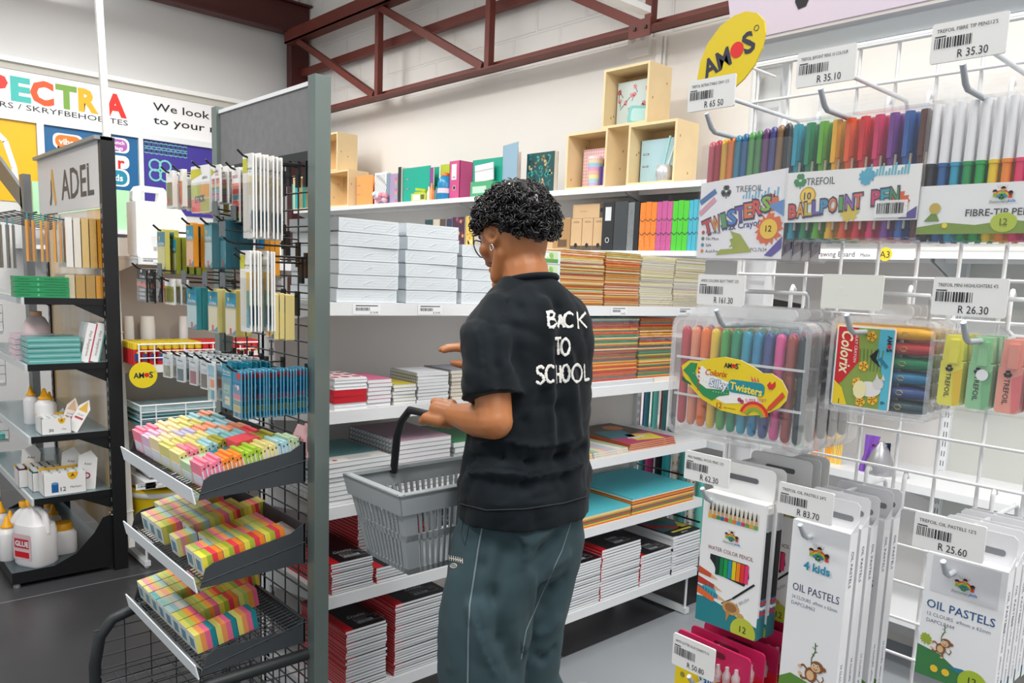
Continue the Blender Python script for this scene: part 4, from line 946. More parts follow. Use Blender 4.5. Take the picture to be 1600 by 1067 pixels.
# ---- glitter glue cards
w, h = .115, .135; a = onX(1052, 985, .84); Y = a.y-w/2
p = thing('glitter_glue_card', '', 'glitter glue'); k = MB(); D = .003; t0 = h/2
MAG = M('#c41f58', .45)
k.rbox(-w/2, -D/2, -h/2, w/2, D/2, h/2, .006, MAG); y = -D/2-.0003
k.flat(rrect(-.02, t0-.016, .02, t0-.008, .004), y, M('#6a1030', .5)); amos(k, -.025, t0-.022, .006, y, reg=False)
k.flat([(-w/2, -h/2+.006), (-w/2+.006, -h/2), (w/2-.006, -h/2), (w/2, -h/2+.006), (w/2, t0-.062), (-w/2, t0-.042)], y, M('#eccf1c', .45))
k.flat([(.0, t0-.035), (w/2, t0-.035), (w/2, t0-.085), (.01, t0-.085)], y-.0001, M('#d8202c', .45))
k.text('Glitter', -.018, t0-.036, .013, y-.0004, WHITE, bold=.07, rot=-.05); k.text('Glitter', -.018, t0-.036, .0125, y-.0006, M('#1f6aa8', .5), bold=.02, rot=-.05)
k.text('Glue', -.0, t0-.053, .014, y-.0004, WHITE, bold=.07, rot=-.05); k.text('Glue', 0, t0-.053, .0135, y-.0006, M('#1f6aa8', .5), bold=.02, rot=-.05)
k.flat(rrect(-.05, t0-.050, -.016, t0-.040, .004), y-.0003, M('#2f9ac0', .5)); k.text('CONFETTI', -.033, t0-.045, .005, y-.0005, WHITE)
k.disc(-.045, t0-.062, .004, y-.0003, M('#8a8a3a', .5), 10); k.flat([(-.01, -h/2+.05), (.03, -h/2+.045), (.04, -h/2+.02), (-.03, -h/2+.02)], y-.0002, M('#e8762c', .5))
q = random.Random(4)
for i in range(60): k.disc(q.uniform(.005, w/2-.004), t0-q.uniform(.05, .085), q.uniform(.0008, .002), y-.0007, M(q.choice(('#f2f2f2', '#8a1a2a', '#f0c83a', '#d88a9a')), .3), 6)
for i in range(3): k.lathe((.012+.014*i, -.004, t0-.046+.002*i), [(.005, 0), (.006, .012), (.003, .016), (.0025, .022)], clear(gloss=.2, white=.35, key='tube'), 8)
k.build('card', p)
pl = [(.852+.026*i, Y-.004*i, a.z-h/2+.012*(i >= 3)) for i in range(7)]
series(p, pl, behind('pink and yellow glitter glue card', 7, 'front pink and yellow glitter glue card under the R 50.80 tag'), 'glitter glue cards on the wire grid', [FACE+.02*(i % 3-1) for i in range(7)])

# ---- yellow speech-bubble sign
Y, Z, w, h = frame_px(.96, 1095, 40, 1190, 135)
p = thing('brand_sign', 'yellow speech-bubble sign with a red dot above the R 65 50 tag', 'sign', (.96, Y, Z), FACE)
k = MB(); r = w*.5
pts = [(-w*.5, -h*.32), (-w*.46, -h*.02), (-w*.36, h*.22), (-w*.18, h*.42), (.02*w, h*.52), (w*.2, h*.54), (w*.36, h*.48), (w*.47, h*.36), (w*.5, h*.2), (w*.47, h*.0), (w*.38, -h*.2), (w*.24, -h*.36), (w*.05, -h*.5), (w*.0, -h*.36), (-w*.2, -h*.33)]
k.prism(list(reversed(pts)), -.0015, .0015, M('#e3c70a', .4)); amos(k, -.02*w, -.0*h, h*.26, -.0019, rot=.33)
k.build('board', p)
MB().cyl((0, .002, -.005), (0, GX-.96-.002, -.005), .002, WIRE, 6).build('arm', p)
# ================================================================== goods on the middle white shelf units
LIE = Matrix.Rotation(-PI/2, 4, 'X')     # drawing plane turned to lie face up
def upper(mb, z, base=None):
    """switch a collector to draw face-up at height z: local x right, local z away from the viewer"""
    mb.xf = Matrix.Translation((0, 0, z)) @ LIE
    return mb
REAMW = M('#dae1e6', .32, coat=.4, noise=.03, scale=14, bump=.5)
def pile(proto, x0, x1, y0, z0, z1, n, label, group, jx=.003, jr=.012, seed=1, depth=None):
    """n copies stacked upwards; proto is modelled with its front bottom centre at the origin"""
    q = random.Random(seed); t = (z1-z0)/n
    pos = [((x0+x1)/2+q.uniform(-jx, jx), y0+abs(q.uniform(0, jx*1.5)), z0+t*(n-1-i)) for i in range(n)]
    rots = [q.uniform(-jr, jr) for _ in range(n)]
    labs = [label % ORD[i] for i in range(n)]
    return series(proto, pos, labs, group, rots)
def ream(w, t):
    p = thing('paper_ream', '', 'paper'); k = MB()
    k.box(-w/2, 0, .0005, w/2, .29, t-.0012, REAMW); k.build('wrapped_sheets', p, bevel=.0035)
    k = MB()
    for i in range(4): k.rect(-w/2+.004, t*(.2+.2*i)-.0004, w/2-.004, t*(.2+.2*i)+.0004, -.0004, M('#d4d9de', .5))
    for a_, b_ in (((w*.30, t*.25), (w*.46, t*.8)), ((w*.36, t*.2), (w*.47, t*.55)), ((-w*.44, t*.25), (-w*.33, t*.75)), ((-w*.46, t*.5), (-w*.40, t*.85)), ((-w*.1, t*.3), (w*.06, t*.6))): k.tube([(a_[0], -.0003, a_[1]), ((a_[0]+b_[0])/2, -.0009, (a_[1]+b_[1])/2+.002), (b_[0], -.0003, b_[1])], .0009, REAMW, 5)
    k.build('wrapper_fold', p); return p
z0 = GL[4]
for (x0, x1, zt, n, nm) in ((1.093, 1.287, 1.648, 6, 'left'), (1.316, 1.504, 1.650, 6, 'middle'), (1.52, 1.71, 1.60, 5, 'right')):
    pile(ream(x1-x0, (zt-z0)/n), x0, x1, 1.988, z0, zt, n, '%s white wrapped paper ream in the '+nm+' of the three ream stacks', 'reams in the '+nm+' stack', seed=n+len(nm), jx=.004, jr=.02)
# reams with a green printed end, just right of the head
p = thing('paper_ream', '', 'paper'); k = MB(); w, t = .19, .047
k.box(-w/2, 0, .0005, w/2, .28, t-.001, REAMW); k.build('wrapped_sheets', p, bevel=.003)
k = MB(); k.rect(-w/2+.004, .005, w/2-.012, t-.004, -.0005, M('#c9dcb4', .4)); k.rect(-w/2+.004, .005, w/2-.012, .018, -.0008, M('#5f9a4a', .4)); k.text('PAPER', -.005, .030, .017, -.001, M('#f4f8f0', .4), w=.10, bold=.03)
splat(k, .05, .028, .012, -.0009, M('#8fbf6a', .4), 3); k.build('printed_end', p)
pile(p, 1.762, 1.950, 1.988, z0, z0+4*.047, 4, '%s green-ended paper ream in the stack right behind the head', 'green-ended reams', seed=3)

def card_pack(w, t, d, cols, seed):
    p = thing('card_pack', '', 'coloured paper'); q = random.Random(seed); k = MB(); n = len(cols)
    for i, c in enumerate(cols):
        e = q.uniform(0, .004); s = q.uniform(-.002, .002)
        k.box(-w/2+s, e, t*i/n+.0002, w/2+s, d, t*(i+.86)/n, M(c, .6))
    k.build('sheets', p)
    f = MB(); f.box(-w/2-.001, -.0012, .0002, w/2+.001, d*.3, t-.0004, clear(gloss=.04)); f.build('wrapper', p)
    return p
WARM = ['#e0762c', '#f0dca0', '#c8402c', '#e8a43a', '#f2e8c8', '#8a9a5a', '#e8862c', '#d9b04a', '#d2562f', '#c9c0a0', '#f0c84a']
PALE = ['#f2ecd4', '#efe6c4', '#e9dfb8', '#d9c9d0', '#f4f0e4', '#e8e4b8', '#efe2ac', '#c9cfc4', '#f2e6d4']
BRI = ['#e8702c', '#f2d43a', '#2f8a80', '#e8862c', '#b83a2c', '#f2e0a0', '#5f9a5a', '#e05a2c', '#f0c02c', '#7a6a74', '#d9482c', '#3f8a9a']
def cols(src, n, seed):
    q = random.Random(seed); o = []
    while len(o) < n:
        c = q.choice(src)
        if not o or c != o[-1]: o.append(c)
    return o
for j, (x0, x1, zt, src, nm) in enumerate(((1.955, 2.185, 1.612, WARM, 'first'), (2.19, 2.39, 1.615, WARM, 'second'), (2.395, 2.605, 1.612, PALE, 'third'), (2.61, 2.815, 1.612, PALE, 'fourth'))):
    n = 8
    for i in range(n):
        q = random.Random(j*31+i); t = (zt-z0)/n
        p = card_pack(x1-x0-.004, t, .29, cols(src, 7, j*50+i), j*9+i)
        p.location = ((x0+x1)/2+q.uniform(-.003, .003), 1.99+q.uniform(0, .006), z0+t*(n-1-i)); p.rotation_euler.z = q.uniform(-.012, .012)
        p['label'] = '%s wrapped pack of coloured card in the %s stack right of the shoulder' % (ORD[i], nm); p['group'] = 'card packs in the %s stack under the folders' % nm
z0 = GL[3]
for j, (x0, x1, zt, nm) in enumerate(((2.13, 2.415, 1.370, 'left'), (2.42, 2.64, 1.366, 'right'))):
    n = 9
    for i in range(n):
        q = random.Random(j*37+i+400); t = (zt-z0-.018)/n
        p = card_pack(x1-x0-.004, t, .3, cols(BRI, 5, j*70+i+5), j*9+i+90)
        p.location = ((x0+x1)/2+q.uniform(-.002, .002), 2.0+q.uniform(0, .006), z0+.018+t*(n-1-i)); p.rotation_euler.z = q.uniform(-.01, .01)
        p['label'] = '%s bright card pack in the tall %s stack below the pale card' % (ORD[i], nm); p['group'] = 'bright card packs in the %s stack' % nm
k = MB(); k.box(2.05, 1.985, z0, 2.50, 2.28, z0+.018, PAPER); 
for i in range(4): k.rect(2.05, z0+.003+.004*i, 2.5, z0+.0042+.004*i, 1.9845, M('#b9c4cc', .6))
tag(k.build('paper_pad'), 'loose stack of white paper under the bright card packs', 'paper')
tag(MB().box(2.51, 1.987, z0, 2.66, 2.28, z0+.018, M('#ece6d8', .6)).build('paper_pad'), 'thin cream paper stack under the right bright card packs', 'paper')

# ---- exercise books with a red spine
def ex_book(w, d, t, spine='#c4141f', cover='#17161a', title=True):
    p = thing('exercise_book', '', 'book'); c = M(cover, .35); k = MB()
    k.box(-w/2+.001, .0, .0008, w/2, d, t-.0008, M('#eef0f3', .7)); k.build('pages', p)
    k = MB(); k.box(-w/2, -.0008, 0, w/2, d, .0007, c); k.box(-w/2, -.0008, t-.0007, w/2, d, t, c)
    k.box(-w/2-.0006, -.001, 0, -w/2+.0005, d, t, M(spine, .4)); k.box(-w/2-.0006, -.001, t, -w/2+.028, d, t+.0002, M(spine, .4))
    for zz in (.35, ): k.box(-w/2-.0009, -.0012, t*.02, -w/2-.0006, d, t*.10, M('#e8e8ea', .5))
    if title:
        upper(k, t+.0003); w_ = M('#e9eaec', .5)
        k.text('Croxley', w*.10, .085, .017, 0, w_, shear=.3, w=.062); k.flat([(w*.10-.036, .074), (w*.10+.036, .074), (w*.10+.036, .0755), (w*.10-.036, .0755)], 0, w_)
        for (a, b, c_, e) in ((-.03, .025, .06, .026), (-.03, .063, .06, .064), (-.03, .025, -.029, .064), (.059, .025, .06, .064)): k.rect(a+.02, b, c_+.02, e, 0, w_)
        k.rect(-.025+.02, .030, .025+.02, .044, 0, M('#b9cdd2', .5)); k.barcode(-.021+.02, .031, .04, .012, -.0001, INK, 3); k.text('EXERCISE 192', .012, .053, .005, 0, w_); k.text('PG', .066, .050, .007, 0, w_)
    k.build('cover', p); return p
bk = {}
def books(x0, x1, y0, z0, z1, n, label, group, seed, d=.285, **kw):
    p = ex_book(x1-x0, d, (z1-z0)/n, **kw)
    return pile(p, x0, x1, y0, z0, z1-.0004, n, label, group, jx=.0025, jr=.008, seed=seed)
Z1, Z2 = GL[0], GL[1]
books(1.128, 1.268, 1.99, Z1, .436, 20, '%s red-spined exercise book in the bottom shelf stack beside the dark post', 'exercise books in the left bottom stack', 1)
books(1.298, 1.50, 1.99, Z1, .474, 26, '%s red-spined exercise book in the tall bottom stack left of the trousers', 'exercise books in the tall bottom stack', 2)
books(1.078, 1.216, 1.99, Z2, .657, 12, '%s red-spined exercise book in the stack left of the basket base', 'exercise books left of the basket', 3)
books(1.228, 1.39, 1.99, Z2, .612, 5, '%s red-spined exercise book in the low stack behind the basket base', 'exercise books in the low stack behind the basket', 4)
books(1.42, 1.60, 1.99, Z2, .70, 14, '%s red-spined exercise book in the stack right behind the basket', 'exercise books in the stack right behind the basket', 5)
books(1.24, 1.40, 2.12, Z2+.0, .76, 18, '%s red-spined exercise book in the rear stack behind the basket', 'exercise books in the rear stack behind the basket', 6, d=.25)
books(2.045, 2.253, 1.99, Z1, .425, 18, '%s exercise book in the stack beside the right trouser leg', 'exercise books beside the right trouser leg', 7)
books(2.258, 2.498, 1.99, Z1, .450, 18, '%s exercise book in the tallest right-hand bottom shelf stack', 'exercise books in the tallest right bottom stack', 8)
books(2.503, 2.712, 1.99, Z1, .374, 11, '%s exercise book in the shortest right-hand bottom shelf stack', 'exercise books in the shortest right bottom stack', 9)
q = random.Random(5); zz = Z1; n = 13; t = (.412-Z1)/n
pb = {c: ex_book(.198, .29, t, spine=c, cover='#1a1a20', title=False) for c in ('#e6e8ea', '#1b1b20')}
for i in range(n):
    c = '#1b1b20' if i in (0, 1, 8) else '#e6e8ea'
    o = dup(pb[c], (2.82+q.uniform(-.002, .002), 1.99+q.uniform(0, .004), zz+t*i), q.uniform(-.008, .008), '%s hardcover book in the rightmost bottom shelf stack' % ORD[n-1-i], 'books in the rightmost bottom stack')
for o in pb.values():
    for c in children(o): bpy.data.objects.remove(c)
    bpy.data.objects.remove(o)
# the top book of that stack has a colourful cover
p = thing('cover_sheet', 'colourful black book cover on top of the rightmost bottom shelf stack', 'book', (2.82, 1.995, zz+t*n-.0002)); k = MB()
k.box(-.098, 0, 0, .098, .29, .004, INK); upper(k, .0043)
k.rect(-.09, .06, .09, .27, 0, M('#2f6a7a', .4)); k.flat([(-.09, .12), (.0, .06), (.05, .06), (-.09, .2)], -.0001, M('#b8322c', .4)); k.flat([(.02, .06), (.09, .06), (.09, .14)], -.0001, M('#e8c83a', .4)); k.rect(-.06, .03, .08, .045, -.0001, M('#e8d43a', .4)); k.text('BOOK', .0, .012, .012, -.0002, WHITE); k.flat([(-.02, .2), (.08, .16), (.09, .27), (0, .27)], -.0001, M('#8a6a2c', .4))
k.build('cover', p)
# ---- coloured boards, one thing per board
for nm, x0, x1, zt, n in (('left', 2.06, 2.415, .612, 9), ('right', 2.425, 2.845, .634, 12)):
    t = (zt-Z2)/n; cs = ['#e2742c', '#f0c83a', '#4a9a70', '#d9482c', '#2f8a7a', '#e8902c', '#e8d48a', '#b83a2c', '#e8a43a', '#d9602c', '#f0dc9a', '#4a8f8a']
    for i in range(n):
        c = '#58c4d0' if i == n-1 else ('#f2e8d0' if i == n-2 else cs[i % 12])
        o = thing('board', '%s coloured board in the %s stack of large boards' % (ORD[n-1-i], nm), 'board', ((x0+x1)/2+rnd.uniform(-.001, .001), 1.99+rnd.uniform(0, .003), Z2+t*i), 0, 'large boards in the %s stack' % nm)
        MB().box(-(x1-x0)/2, 0, .0001, (x1-x0)/2, .37, t*.9, M(c, .45)).build('sheet', o)
# ---- craft pads on the shelf above
Z3 = GL[2]
def pad(name, w, d, t, edge, draw, label, x, y, z, group=None, rot=0):
    p = thing(name, label, 'paper pad', (x, y, z), rot, group); k = MB(); k.box(-w/2, 0, .0003, w/2, d, t, M(edge, .6)); k.rect(-w/2, t*.3, w/2, t*.55, -.0003, M('#e9dcc0', .6)); k.build('pages', p)
    k = MB(); k.box(-w/2, 0, t, w/2, d, t+.0006, M('#d9a05a', .4)); upper(k, t+.0009); draw(k, w, d); k.build('cover', p); return p
def graf(k, w, d):
    k.rect(-w/2, 0, w/2, d, .0001, M('#4a3a2e', .4)); k.flat([(-w*.5, 0), (w*.5, 0), (w*.5, d*.45), (-w*.5, d*.3)], 0, M('#b83a6a', .4)); k.flat([(-w*.2, d*.1), (w*.3, d*.0), (w*.4, d*.3), (-w*.05, d*.4)], -.0001, M('#e8d43a', .4)); k.flat([(-w*.45, d*.3), (0, d*.25), (w*.2, d*.6), (-w*.3, d*.7)], -.0001, M('#2f7a8a', .4)); k.disc(w*.2, d*.75, w*.16, -.0002, M('#d9762c', .4)); k.text('CRAFT', 0, d*.22, .03, -.0003, WHITE, bold=.05)
for i in range(4): pad('craft_pad', .295, .36, .0065, '#b8562c', graf, '%s graffiti-cover craft pad at the right end of the shelf' % ORD[3-i], 2.545+.003*i, 2.0+.003*i, Z3+.0075*i, 'graffiti craft pads', .02*(i-2))
def past(k, w, d):
    for i, c in enumerate(('#8ec4c4', '#e6dcae', '#d9b8c4', '#b8d0d8', '#efe6da', '#a8c4a8')): k.flat([(-w/2+w*i/6, 0), (-w/2+w*(i+1)/6, 0), (-w/2+w*(i+1)/6-.02, d), (-w/2+w*i/6-.02, d)], 0, M(c, .5))
for i in range(3): pad('craft_pad', .20, .29, .007, '#e4dfda', past, '%s pastel striped pad lying at the shelf front right of the shirt' % ORD[2-i], 2.275, 1.985+.003*i, Z3+.008*i, 'pastel striped pads')
def oran(k, w, d):
    for i, c in enumerate(('#d9a02c', '#7a9a3a', '#c8602c', '#e8c84a')): k.rect(-w/2+w*i/4, 0, -w/2+w*(i+1)/4, d, 0, M(c, .5))
for i in range(3): pad('craft_pad', .15, .3, .007, '#e2c9a0', oran, '%s orange and green striped pad right beside the shirt' % ORD[2-i], 2.09, 1.985+.002*i, Z3+.008*i, 'orange and green pads')

# ---- notebooks on the left, second shelf from the top
Z4 = GL[3]
def spiral(w, d, t, cover, edge='#e6e8ea', wire='#22242a', n=16):
    p = thing('spiral_notebook', '', 'notebook'); k = MB(); k.box(-w/2, 0, .0004, w/2, d, t-.0008, M(edge, .6)); k.build('pages', p)
    k = MB(); k.box(-w/2, -.0005, t-.0008, w/2, d, t, M(cover, .4)); k.box(-w/2, -.0005, 0, w/2, d, .0006, M('#3a3c42', .5)); k.build('cover', p)
    k = MB(); r = t*.62
    for i in range(n): y = .006+(d-.012)*i/(n-1); k.tube([(-w/2+.001+r*cos(a), y+.0012*j/6, t/2+r*sin(a)) for j, a in enumerate([2*PI*j/7 for j in range(7)])], .0007, M(wire, .35, .7), 4, True)
    for i in range(max(2, int(w/.012))): x = -w/2+.006+(w-.012)*i/max(1, int(w/.012)-1); k.tube([(x, .001+r*cos(a), t/2+r*sin(a)) for a in [2*PI*j/7 for j in range(7)]], .0007, M(wire, .35, .7), 4, True) if False else None
    k.build('wire_binding', p); return p
def hard(w, d, t, cover, edge='#eceef0'):
    p = thing('hardcover_notebook', '', 'notebook'); k = MB(); k.box(-w/2+.001, .001, .001, w/2, d, t-.001, M(edge, .6)); k.build('pages', p)
    k = MB(); c = M(cover, .35); k.box(-w/2, -.0008, 0, w/2, d, .0012, c).box(-w/2, -.0008, t-.0012, w/2, d, t, c).box(-w/2-.0008, -.0008, 0, -w/2+.0004, d, t, c)
    if cover in ('#c8182a',): k.box(-w/2, -.001, 0, w/2, .0002, t, c)
    k.build('cover', p); return p
n = 9; t = (1.196-Z4)/n
ps = {c: hard(.104, .15, t, c) for c in ('#e9e9ec', '#c8182a')}
for i in range(n):
    c = '#c8182a' if 2 <= i <= 5 else '#e9e9ec'
    dup(ps[c], (1.136+rnd.uniform(-.002, .002), 1.99+rnd.uniform(0, .003), Z4+t*i), rnd.uniform(-.015, .015), '%s hardcover notebook in the red and white stack beside the dark post' % ORD[n-1-i], 'red and white notebooks')
for o in ps.values():
    for c in children(o): bpy.data.objects.remove(c)
    bpy.data.objects.remove(o)
o = thing('printed_notebook', 'notebook with a red printed cover on top of the red and white stack', 'notebook', (1.136, 1.992, Z4+t*n), .03); k = MB(); k.box(-.052, 0, 0, .052, .15, .004, M('#e9e4e6', .5)); upper(k, .0043)
for i in range(9): k.disc(-.035+.035*(i % 3), .03+.045*(i//3), .014, 0, M('#b8324a', .5), 7)
k.build('cover', o)
def spile(x0, x1, zt, n, cover, label, group, d, seed, z0=Z4, y=1.99, **kw):
    p = spiral(x1-x0, d, (zt-z0)/n, cover, **kw); return pile(p, x0, x1, y, z0, zt, n, label, group, jx=.003, jr=.02, seed=seed)
spile(1.193, 1.272, 1.191, 7, '#d86a94', '%s pink spiral notebook on the shelf left of the basket handle', 'pink spiral notebooks', .15, 11, wire='#9aa0a8')
spile(1.28, 1.359, 1.171, 6, '#c9b83a', '%s yellow spiral notebook between the pink and the white spiral stacks', 'yellow spiral notebooks', .15, 12)
spile(1.366, 1.482, 1.201, 9, '#e2e6ec', '%s white spiral notebook in the stack above the basket handle', 'white spiral notebooks above the handle', .15, 13)
spile(1.494, 1.60, 1.204, 8, '#8a8e98', '%s cream spiral notebook in the stack under the reaching hand', 'cream spiral notebooks', .15, 14, edge='#dcd4c4')
o = dup(COL.objects['exercise_book'], (1.145, 2.2, Z4), 0, 'dark book lying flat behind the red and white notebooks', 'dark book at the back')
del o['group']
# ---- large spiral pads on the shelf above the basket
Z3 = GL[2]
spile(1.062, 1.277, .957, 9, '#5f9a9c', '%s large teal spiral pad in the stack left of the basket rim', 'large teal spiral pads', .29, 15, z0=Z3, wire='#c2c6ca', n=9) if False else None
p = spiral(.215, .29, (.957-Z3)/9, '#6aa0a2', wire='#aeb4b8', n=14); k = MB(); t_ = (.957-Z3)/9; upper(k, t_+.0004); k.rect(-.105, .0, .105, .075, 0, M('#e6e2de', .5)); k.flat([(-.03, .02), (.05, .02), (.05, .05), (-.03, .05)], -.0001, M('#c9cfcf', .5)); k.disc(-.07, .03, .008, -.0001, M('#c8323a', .5), 10); k.build('printed_band', p)
pile(p, 1.062, 1.277, 1.99, Z3, .957, 9, '%s large teal spiral pad in the stack left of the basket rim', 'large teal spiral pads', seed=15, jr=.02)
spile(1.30, 1.497, .996, 12, '#b896a8', '%s large lilac spiral pad in the tall stack behind the basket', 'large lilac spiral pads', .29, 16, z0=Z3, y=1.99)
spile(1.51, 1.70, .969, 8, '#3a8a5a', '%s large green spiral pad in the stack left of the shirt hem', 'large green spiral pads', .29, 17, z0=Z3)
# ================================================================== goods on the cream wall's shelves
ZT = 1.978; ZF = 1.662
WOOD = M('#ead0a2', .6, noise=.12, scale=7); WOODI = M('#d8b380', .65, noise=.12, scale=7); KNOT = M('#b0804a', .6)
def wthing(name, label, cat, x, y, z, group=None, rz=FACE): return thing(name, label, cat, (x, y, z), rz, group)
def crate(label, y0, y1, z0, z1, x0=3.02, d=.17, seed=1):
    w, h = y0-y1, z1-z0
    p = wthing('wooden_crate', label, 'crate', x0+d/2, (y0+y1)/2, z0, 'pine crates on the top shelf'); t = .012; q = random.Random(seed)
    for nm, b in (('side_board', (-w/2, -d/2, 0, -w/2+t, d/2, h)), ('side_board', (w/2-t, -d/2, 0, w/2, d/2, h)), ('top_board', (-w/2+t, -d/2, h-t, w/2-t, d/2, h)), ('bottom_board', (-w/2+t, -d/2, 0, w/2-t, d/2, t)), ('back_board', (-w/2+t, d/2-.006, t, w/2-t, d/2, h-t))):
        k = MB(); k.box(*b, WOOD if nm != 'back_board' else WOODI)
        if nm == 'side_board':
            for _ in range(2):
                yy, zz = q.uniform(-d*.35, d*.35), q.uniform(.04, h-.04)
                for xx, s in ((b[3]+.0004, 1), (b[0]-.0004, -1)): k.add([(xx, yy+.004*cos(a), zz+.007*sin(a)) for a in [s*2*PI*j/8 for j in range(8)]], [tuple(range(8))], KNOT)
        k.build(nm, p, bevel=.0008)
    return p
crate('pine crate lying lowest left of the person-side crate pyramid, holding a pink book', 3.075, 2.785, ZT, 2.268, seed=2)
crate('pine crate at the lower right of the pyramid, holding a pale blue file', 2.645, 2.35, ZT, 2.268, seed=3)
crate('topmost pine crate of the pyramid, holding a floral book', 2.83, 2.535, 2.268, 2.553, seed=4)
crate('lower pine crate right behind the dark stand post', onX(458, 320, 3.02).y, onX(499, 310, 3.02).y, ZT, 2.24, seed=5)
crate('pine crate left of the orange file, partly behind the dark post', onX(505, 310, 3.02).y, onX(544, 310, 3.02).y, ZT, 2.245, seed=6)
crate('upper pine crate above the pair behind the dark post', onX(484, 240, 3.02).y, onX(527, 230, 3.02).y, 2.247, 2.53, seed=7)
def cover_book(name, label, y0, y1, z0, z1, x, t, col, draw=None, tilt=0, cat='book'):
    w, h = y0-y1, z1-z0; p = wthing(name, label, cat, x+t/2, (y0+y1)/2, z0); k = MB()
    k.box(-w/2+.002, -t/2+.001, .002, w/2, t/2-.001, h-.002, M('#e9e4dc', .7)); k.build('pages', p)
    k = MB(); c = M(col, .4); k.box(-w/2, -t/2, 0, w/2, -t/2+.0015, h, c); k.box(-w/2, t/2-.0015, 0, w/2, t/2, h, c); k.box(-w/2, -t/2, 0, -w/2+.0015, t/2, h, c)
    if draw: draw(k, w, h, -t/2-.0003)
    k.build('cover', p); return p
def d_dots(k, w, h, y):
    for i in range(12):
        for j in range(12): k.disc(-w/2+w*(i+.5)/12, h*(j+.5)/12, .004, y, M('#c98a94', .5), 6)
def d_floral(k, w, h, y):
    q = random.Random(3)
    for i in range(16):
        x, z = q.uniform(-w*.45, w*.45), q.uniform(.02, h-.02)
        for a in range(5): k.disc(x+.008*cos(a*1.257), z+.008*sin(a*1.257), .005, y-.0001*(i % 3), M(q.choice(('#d9707a', '#e0908a', '#c8545c')), .5), 7)
        k.stroke([(x, z), (x+q.uniform(-.04, .04), z-.03)], .004, y, M('#4a5a58', .5))
cover_book('patterned_book', 'pink dotted book inside the lower left crate', 3.035, 2.83, ZT+.013, 2.195, 3.11, .02, '#e8c4c4', d_dots)
cover_book('floral_book', 'grey floral book inside the topmost crate', 2.805, 2.585, 2.281, 2.50, 3.10, .025, '#c3cfcc', d_floral)
k = MB(); p = wthing('drinking_cup', 'tall pastel striped cup inside the lower left crate', 'cup', 3.07, 2.905, ZT+.012)
for i, c in enumerate(('#c4b0dc', '#a8cfd8', '#e8dca0', '#f0b8a8', '#d8a0c4', '#9cc8dc', '#ecd0b0')): k.lathe((0, 0, .02*i), [(.032+.0012*i, 0), (.0332+.0012*i, .02)], M(c, .3), 16)
k.build('cup_body', p); MB().lathe((0, 0, .14), [(.042, 0), (.042, .008), (.036, .014)], M('#e9c8d0', .3), 16).build('lid', p)
k = MB(); p = wthing('marker_set', 'small purple marker set beside the pastel cup in its crate', 'pens', 3.06, 2.845, ZT+.012)
for i in range(3): k.cyl((-.012+.012*i, 0, 0), (-.012+.012*i, 0, .10), .006, M(('#6a4a9a', '#3f3a6a', '#a07ac0')[i], .3), 8)
k.build('pens', p)
k = MB(); p = wthing('tin_case', 'shiny turquoise holographic tin case in front of the floral book', 'case', 3.08, 2.63, 2.281); k.xf = Matrix.Rotation(.12, 4, 'Y'); k.rbox(-.075, -.012, 0, .075, .012, .085, .02, M('#8fd0cc', .2, .4)); k.rbox(-.055, -.0125, .012, .055, -.012, .072, .015, M('#bfe4e0', .2, .3)); k.build('case_body', p)
def lever(label, y0, y1, z1, x, col, face='cover', d=.07, slots=True, z0=None, depth=None):
    """lever arch file seen on its cover, or with its spine towards the viewer"""
    z0 = ZT if z0 is None else z0; w, h = y0-y1, z1-z0; dd = depth or d; p = wthing('lever_arch_file', label, 'file', x+dd/2, (y0+y1)/2, z0); c = M(col, .45); k = MB()
    k.box(-w/2, -dd/2, 0, w/2, -dd/2+.003, h, c); k.box(-w/2, dd/2-.003, 0, w/2, dd/2, h, c); k.box(-w/2, -dd/2, 0, -w/2+.003, dd/2, h, c); k.build('cover', p)
    if slots:
        k = MB()
        for f in (.40, .68): k.rect(-w*.42, h*f-.004, -w*.26, h*f+.004, -dd/2-.0004, M('#35383a', .4)); k.rect(-w*.40, h*f-.002, -w*.28, h*f+.002, -dd/2-.0006, M('#c9cccc', .3))
        k.build('slot', p)
    return p
lever('orange lever arch file standing on the top shelf left end', 5.31, 5.08, 2.195, 3.06, '#f0a05a')
def d_wave(k, w, h, y):
    for i in range(9): k.stroke([(-w*.45+w*.1*i+.018*sin(j*.9+i*.4), h*.06+h*.88*j/10) for j in range(11)], .004, y, M('#3c4046', .5))
cover_book('patterned_folder', 'white folder with black wavy lines beside the orange file', 5.07, 4.905, ZT, 2.203, 3.07, .03, '#f1f2f2', d_wave, cat='folder')
cover_book('ring_binder', 'slim grey-blue binder next to the wavy folder', 4.90, 4.845, ZT, 2.188, 3.06, .05, '#7f98a4', cat='folder')
def d_pur(k, w, h, y):
    for i in range(7): k.disc(w*.3, h*(.1+.12*i), .012, y, M(('#d86a8a', '#6ac0b0', '#e8a05a')[i % 3], .5), 8)
cover_book('ring_binder', 'lilac binder with coloured motifs on the top shelf', 4.84, 4.74, ZT, 2.18, 3.05, .05, '#a894b8', d_pur, cat='folder')
cover_book('ring_binder', 'narrow black-green binder before the teal file', 4.735, 4.70, ZT, 2.22, 3.05, .06, '#24302c', cat='folder')
lever('large teal lever arch file left of the lime folder', 4.69, 4.37, 2.207, 3.06, '#12a68f')
cover_book('ruler_set', 'thin purple ruler leaning before the lime folder', 4.36, 4.325, ZT, 2.19, 3.05, .012, '#8a4a94', cat='ruler')
cover_book('display_folder', 'lime green folder behind the blue bottle', 4.34, 4.15, ZT, 2.215, 3.12, .03, '#b5c43a', cat='folder')
